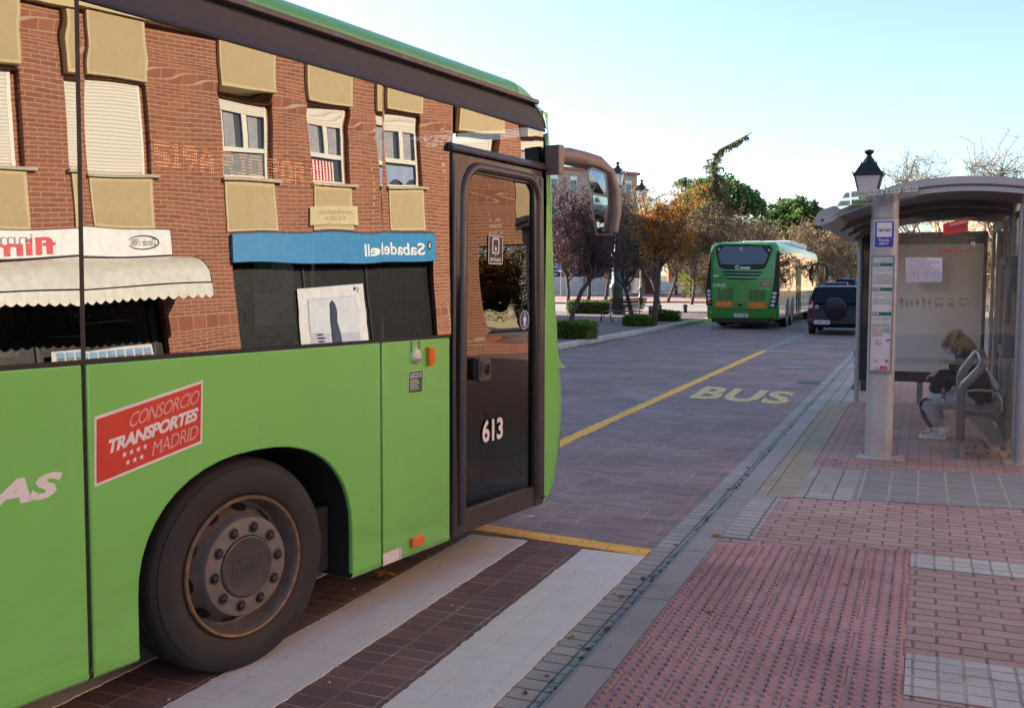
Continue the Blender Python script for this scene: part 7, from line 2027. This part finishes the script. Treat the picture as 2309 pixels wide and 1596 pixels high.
zt = PY(1300, 624, 81).z - GZ(80)
b = MB(); hbox(b, -.5, L * .74, 0, .4, -.4, zt); b.build('base_wall', M_wb, h1)
b = MB(); hbox(b, -.5, L, .5, 8, zt - .1, zt + 2.6); b.build('window', M_hw, h1)
for k in range(6):
    u = L * .74 * k / 5; b = MB(); hbox(b, u, u + L * .055, -.06 + .1, .6, zt, zt + 2.6); b.build('column', M_mar, h1)
b = MB(); hbox(b, -.6, L + .3, -.4, 8.4, zt + 2.55, zt + 2.9); b.build('roof', plain("flat_roof", (.30, .20, .17), .8), h1)
b = MB(); hbox(b, L * .86, L * .97, .02, .5, -.3, zt + 1.2); b.build('door', M_mar, h1)
b = MB(); hbox(b, L * .97, L, -.1, .5, -.3, zt + 1.4); b.build('pilaster', plain("tan_stone", (.34, .26, .19), .8), h1)
b = MB()
for k in range(6): hbox(b, .3, L * .10, .40, .45, zt + .15 + .3 * k, zt + .26 + .3 * k)
b.build('blind', M_wht, h1)
wallline('long white garden wall behind the golden tree', 1432, 1489, 93, 101, 681, 626, 676, 627, M_ww)
wallline('low white wall between the golden tree and the kiosk', 1489, 1540, 101, 104, 672, 634, 668, 637, M_ww)
wallline('far white wall glimpsed past the off-roader', 1868, 1912, 112, 122, 643, 622, 640, 607, M_ww)
p = PY(1558, 672, 92); ks = thing('kiosk', 'white kiosk with a red sign, half hidden by trailing branches', 'kiosk', (p.x, 92, .4))
kw = 1.55; kh = PY(1558, 624, 92).z - .4
b = MB(); b.box(-kw, kw, 0, 2.4, -.2, kh); b.build('body', plain("kiosk_white", (.74, .74, .76), .6), ks)
b = MB(); b.box(-kw - .15, kw + .15, -.2, 2.5, kh, kh + .16); b.build('roof', plain("kiosk_roof", (.45, .44, .45), .6), ks)
b = MB(); b.box(-1.45, .5, -.12, -.02, kh - .35, kh - .05, 0); b.box(-1.3, .35, -.125, -.12, kh - .27, kh - .13, 1); b.build('sign', [plain("kiosk_red", (.50, .05, .06), .5), plain("kiosk_pale", (.7, .6, .6), .6)], ks)
b = MB(); b.box(-.35, -.33, -.01, .0, 0, kh - .4); b.box(.75, 1.15, -.02, 0, 1.0, 1.4); b.build('hatch', plain("kiosk_orange", (.45, .16, .08), .6), ks)
sg_ = thing('parking_sign', 'blue accessible parking sign on a thin grey pole by the white wall', 'sign', (PY(1265, 676, 66).x, 66, .2))
zc = PY(1265, 602, 66).z - .2
b = MB(); b.lathe([(.03, 0), (.03, zc + .3)], n=8); b.build('pole', M_alum, sg_, smooth=40)
b = MB(); b.box(-.28, .28, -.05, -.035, zc - .36, zc + .34, 0); b.box(-.2, .2, -.055, -.05, zc - .34, zc - .22, 1); b.face([(.05 + .07 * math.cos(R(30 * k)), -.056, zc + .2 + .07 * math.sin(R(30 * k))) for k in range(12)], 1); b.box(-.05, .06, -.056, -.05, zc - .1, zc + .12, 1); b.box(.06, .18, -.056, -.05, zc - .16, zc - .08, 1)
b.build('plate', [plain("parking_blue", (.03, .10, .42), .4), M_wht], sg_)
# apartment block behind the plaza trees
N = NT("pinkish_brick"); p = N.pos(); s = N.n('ShaderNodeSeparateXYZ'); N.set(s, '0', p); kx = N.n('ShaderNodeCombineXYZ'); N.set(kx, '0', N.math('ADD', s.outputs[0], s.outputs[1])); N.set(kx, '1', s.outputs[2])
bb = N.n('ShaderNodeTexBrick', dict(offset=.5)); N.set(bb, 'Vector', kx.outputs[0])
for q_, v_ in (('Scale', 1.0), ('Mortar Size', .012), ('Brick Width', .25), ('Row Height', .07)): bb.inputs[q_].default_value = v_
bb.inputs['Color1'].default_value = (.44, .30, .23, 1); bb.inputs['Color2'].default_value = (.36, .25, .19, 1); bb.inputs['Mortar'].default_value = (.45, .37, .31, 1)
N.base(col=bb.outputs[0], rough=.85); M_pb = N.mat
def house(name, label, x0, x1, Y0, Y1, yt0, yt1, mat, floors, bays, deep=12, roofm=None, base=0.0, win=1.1):
    p, q = PY(x0, 660, Y0), PY(x1, 660, Y1); z0, z1 = PY(x0, yt0, Y0).z, PY(x1, yt1, Y1).z
    hh = thing(name, label, 'building', (p.x, p.y, base)); d = V((q.x - p.x, q.y - p.y, 0)); L = d.length; d = d / L; n_ = V((-d.y, d.x, 0)); H_ = min(z0, z1) - base
    hh.matrix_world = Matrix(((d.x, n_.x, 0, p.x), (d.y, n_.y, 0, p.y), (0, 0, 1, base), (0, 0, 0, 1)))
    b = MB(); b.box(0, L, 0, deep, -.5, H_); b.build('wall', mat, hh)
    b = MB(); b.box(-.25, L + .25, -.3, deep + .3, H_, H_ + .3); b.build('roof', roofm or plain("ridge_tile", (.30, .14, .09), .8), hh)
    fh = H_ / floors
    for f in range(floors):
        for k in range(bays):
            u = L * (k + .5) / bays; zb = f * fh + fh * .32
            b = MB(); b.box(u - win / 2, u + win / 2, -.03, .02, zb, zb + fh * .48, 0); o = b.build('window', M_hw, hh)
            b = MB(); b.box(u - win / 2 - .06, u - win / 2, -.06, .02, zb, zb + fh * .48); b.box(u + win / 2, u + win / 2 + .06, -.06, .02, zb, zb + fh * .48); b.box(u - win / 2, u + win / 2, -.06, .02, zb + fh * (.36 if (f + k) % 3 else .45), zb + fh * .48); b.build('shutter', M_wht, o)
    return hh
house('apartment_block', 'pinkish brick apartment block behind the plaza trees', 1180, 1434, 98, 112, 366, 396, M_pb, 4, 6, win=.9)
house('apartment_block', 'distant pink house at the end of the street, beside the shelter post', 1885, 1935, 165, 170, 508, 500, M_pb, 3, 4, win=1.2, base=1.2)
house('red_house', 'red walled house behind the second bus', 1640, 1860, 108, 118, 590, 588, plain("terracotta_wall", (.42, .17, .10), .85), 1, 8, base=.6)
house('tiled_house', 'house with an orange roof close behind the shelter', 2262, 2380, 105, 108, 462, 462, plain("apricot_wall", (.5, .36, .25), .85), 3, 3, roofm=plain("orange_tile", (.55, .2, .1), .8))
# ivy-covered corner, garden mass up the street
tree('ivy_clump', 'dark evergreen mass at the foot of the far wall by the off-roader', [PY(1880, 645, 104), PY(1880, 625, 104)], PY(1880, 612, 104), (2.6, 1.5, 1.4), 'green', 300, 1500, .16, 7, 5, 4, .1, cat='shrub')
for k, (x, Y) in enumerate(((1866, 96), (1893, 100), (1898, 103))):
    t = thing('road_sign', ('pale back of a road sign up the street', 'pair of pale road sign backs over the blue car', 'pale back of a tall road sign near the far lamp')[k], 'sign', (PY(x, 640, Y).x, Y, GZ(Y)))
    z = PY(x, (603, 590, 590)[k], Y).z - GZ(Y)
    b = MB(); b.lathe([(.035, 0), (.035, z + .3)], n=8); b.build('pole', M_alum, t, smooth=40)
    b = MB(); b.prism(rrect(-.30, .30, z - .38, z + .38, .05), lambda a, c, dd: V((a, dd, c)), -.03, -.01); b.build('plate', plain("sign_back", (.62, .64, .68), .5) if 'sign_back' not in bpy.data.materials else bpy.data.materials['sign_back'], t)
# unseen trees and house added behind the near bus to shade the road
for k, (X, Y) in enumerate(((-10.2, 4), (-11.5, 9.5), (-10.4, 15.5), (-11.8, 21))):
    tree('shade_tree', 'added purple leaved tree, unseen behind the near bus, shading the road', [(X, Y, PZ), (X + .2, Y, 1.2), (X + .1, Y + .2, 2.2)], (X, Y, 4.2), (2.3, 2.4, 2.1), 'plum', 400 + k, 2600, .12, 8, 6, 5, .14, group=GP)
h3 = thing('shade_house', 'added house, unseen behind the near bus, shading the road and stop', 'building', (-22, -8, .1))
b = MB(); b.box(-8, 0, 30, 52, 0, 7.6); b.box(-8, 0, 0, 30, 0, 10.5); b.build('wall', M_pb, h3)
b = MB(); b.prism([(-8.4, 7.6), (.4, 7.6), (-4, 9.6)], lambda a, c, dd: V((a, dd, c)), 30.0, 52.4); b.prism([(-8.4, 10.5), (.4, 10.5), (-4, 12.5)], lambda a, c, dd: V((a, dd, c)), -.4, 30.4); b.build('roof', bpy.data.materials['ridge_tile'], h3)
for k in range(10):
    for z in (1.2, 4.6):
        b = MB(); b.box(.0, .04, 3 + 4.8 * k, 4.3 + 4.8 * k, z, z + 1.6); b.build('window', M_hw, h3)

# the right-hand side further up the street, seen in the side of the second bus
for k, (X, Y, sp) in enumerate(((11, 46, 'straw'), (12.5, 57, 'rust'), (2.2, 68, 'straw'), (4.0, 78, 'rust'), (1.4, 88, 'rust'), (5.0, 98, 'straw'), (.9, 108, 'rust'), (3.2, 124, 'straw'))):
    tree('roadside_tree', 'autumn tree on the right of the street beyond the shelter', [(X, Y, 0), (X, Y, 1.0), (X + .2, Y, 2.0)], (X, Y, 3.6), (3.0, 3.0, 1.9), sp, 500 + k, 1100, .24, 6, 5, 4, .2, bk=M_bk2, group='autumn trees along the right side')
for k, (X, Y) in enumerate(((-9, 150), (-3, 158), (3, 152), (9, 160))):
    tree('distant_tree', 'dull brown tree closing the far end of the street', [(X, Y, GZ(Y)), (X, Y, GZ(Y) + 1.5)], (X, Y, GZ(Y) + 3.4), (4.5, 3, 2.6), 'rust', 540 + k, 1500, .4, 6, 5, 4, .2, group='trees closing the end of the street')
for k, (x, Y, cy, rx, rzz, sp) in enumerate(((1525, 84, 520, 3.6, 3.2, 'rust'), (1590, 92, 515, 3.8, 3.2, 'pine'), (1655, 88, 525, 3.8, 2.8, 'rust'), (1725, 96, 535, 4.2, 2.6, 'pine'), (1790, 100, 545, 4.2, 2.4, 'rust'), (1850, 108, 560, 4.2, 2.6, 'straw'))):
    p0 = PY(x, 650, Y); p0.z = GZ(Y); c = PY(x, cy, Y)
    tree('background_tree', ('dense dull tree filling in behind the golden tree', 'dark green tree in front of the cedar trunk', 'brown thicket tree under the large umbrella pine', 'dark green tree under the gap between the pines', 'brown tree under the rounded umbrella pine', 'tan tree filling in beside the shelter')[k], [p0, lerp(p0, c, .5)], c, (rx, rx * .7, rzz), sp, 560 + k, 3000, .36, 9, 7, 4, .2, group='dense trees behind the second bus')
b = MB(); b.box(6.5, 6.8, 62, 130, -.2, 2.6); tag(b.build('garden_wall', bpy.data.materials['terracotta_wall']), 'long terracotta garden wall on the right side of the street', 'wall')

# unseen house and trees added behind the viewpoint so polished surfaces mirror less sky
b9 = thing('unseen_house', 'added brick house, unseen behind the crossing, keeping sky out of reflections', 'building', (-26, -34, 0))
b = MB(); b.box(0, 44, -9, 0, -.2, 9.0); b.build('wall', M_pb, b9)
b = MB(); b.box(-.4, 44.4, -9.4, .4, 9.0, 9.4); b.build('roof', bpy.data.materials['ridge_tile'], b9)
for k in range(11):
    for z in (1.2, 4.2, 7.0):
        b = MB(); b.box(1.8 + 4 * k, 3.1 + 4 * k, -.02, .04, z, z + 1.5); b.build('window', M_hw, b9)
for k, (X, Y) in enumerate(((-17, -22), (-7, -24), (3, -22), (13, -18))):
    tree('street_tree', 'added autumn tree, unseen behind the crossing, keeping sky out of reflections', [(X, Y, 0), (X, Y, 1.2), (X + .1, Y, 2.3)], (X, Y, 4.6), (2.6, 2.6, 2.3), 'rust', 600 + k, 900, .2, 6, 5, 4, .16, group='added trees behind the crossing')
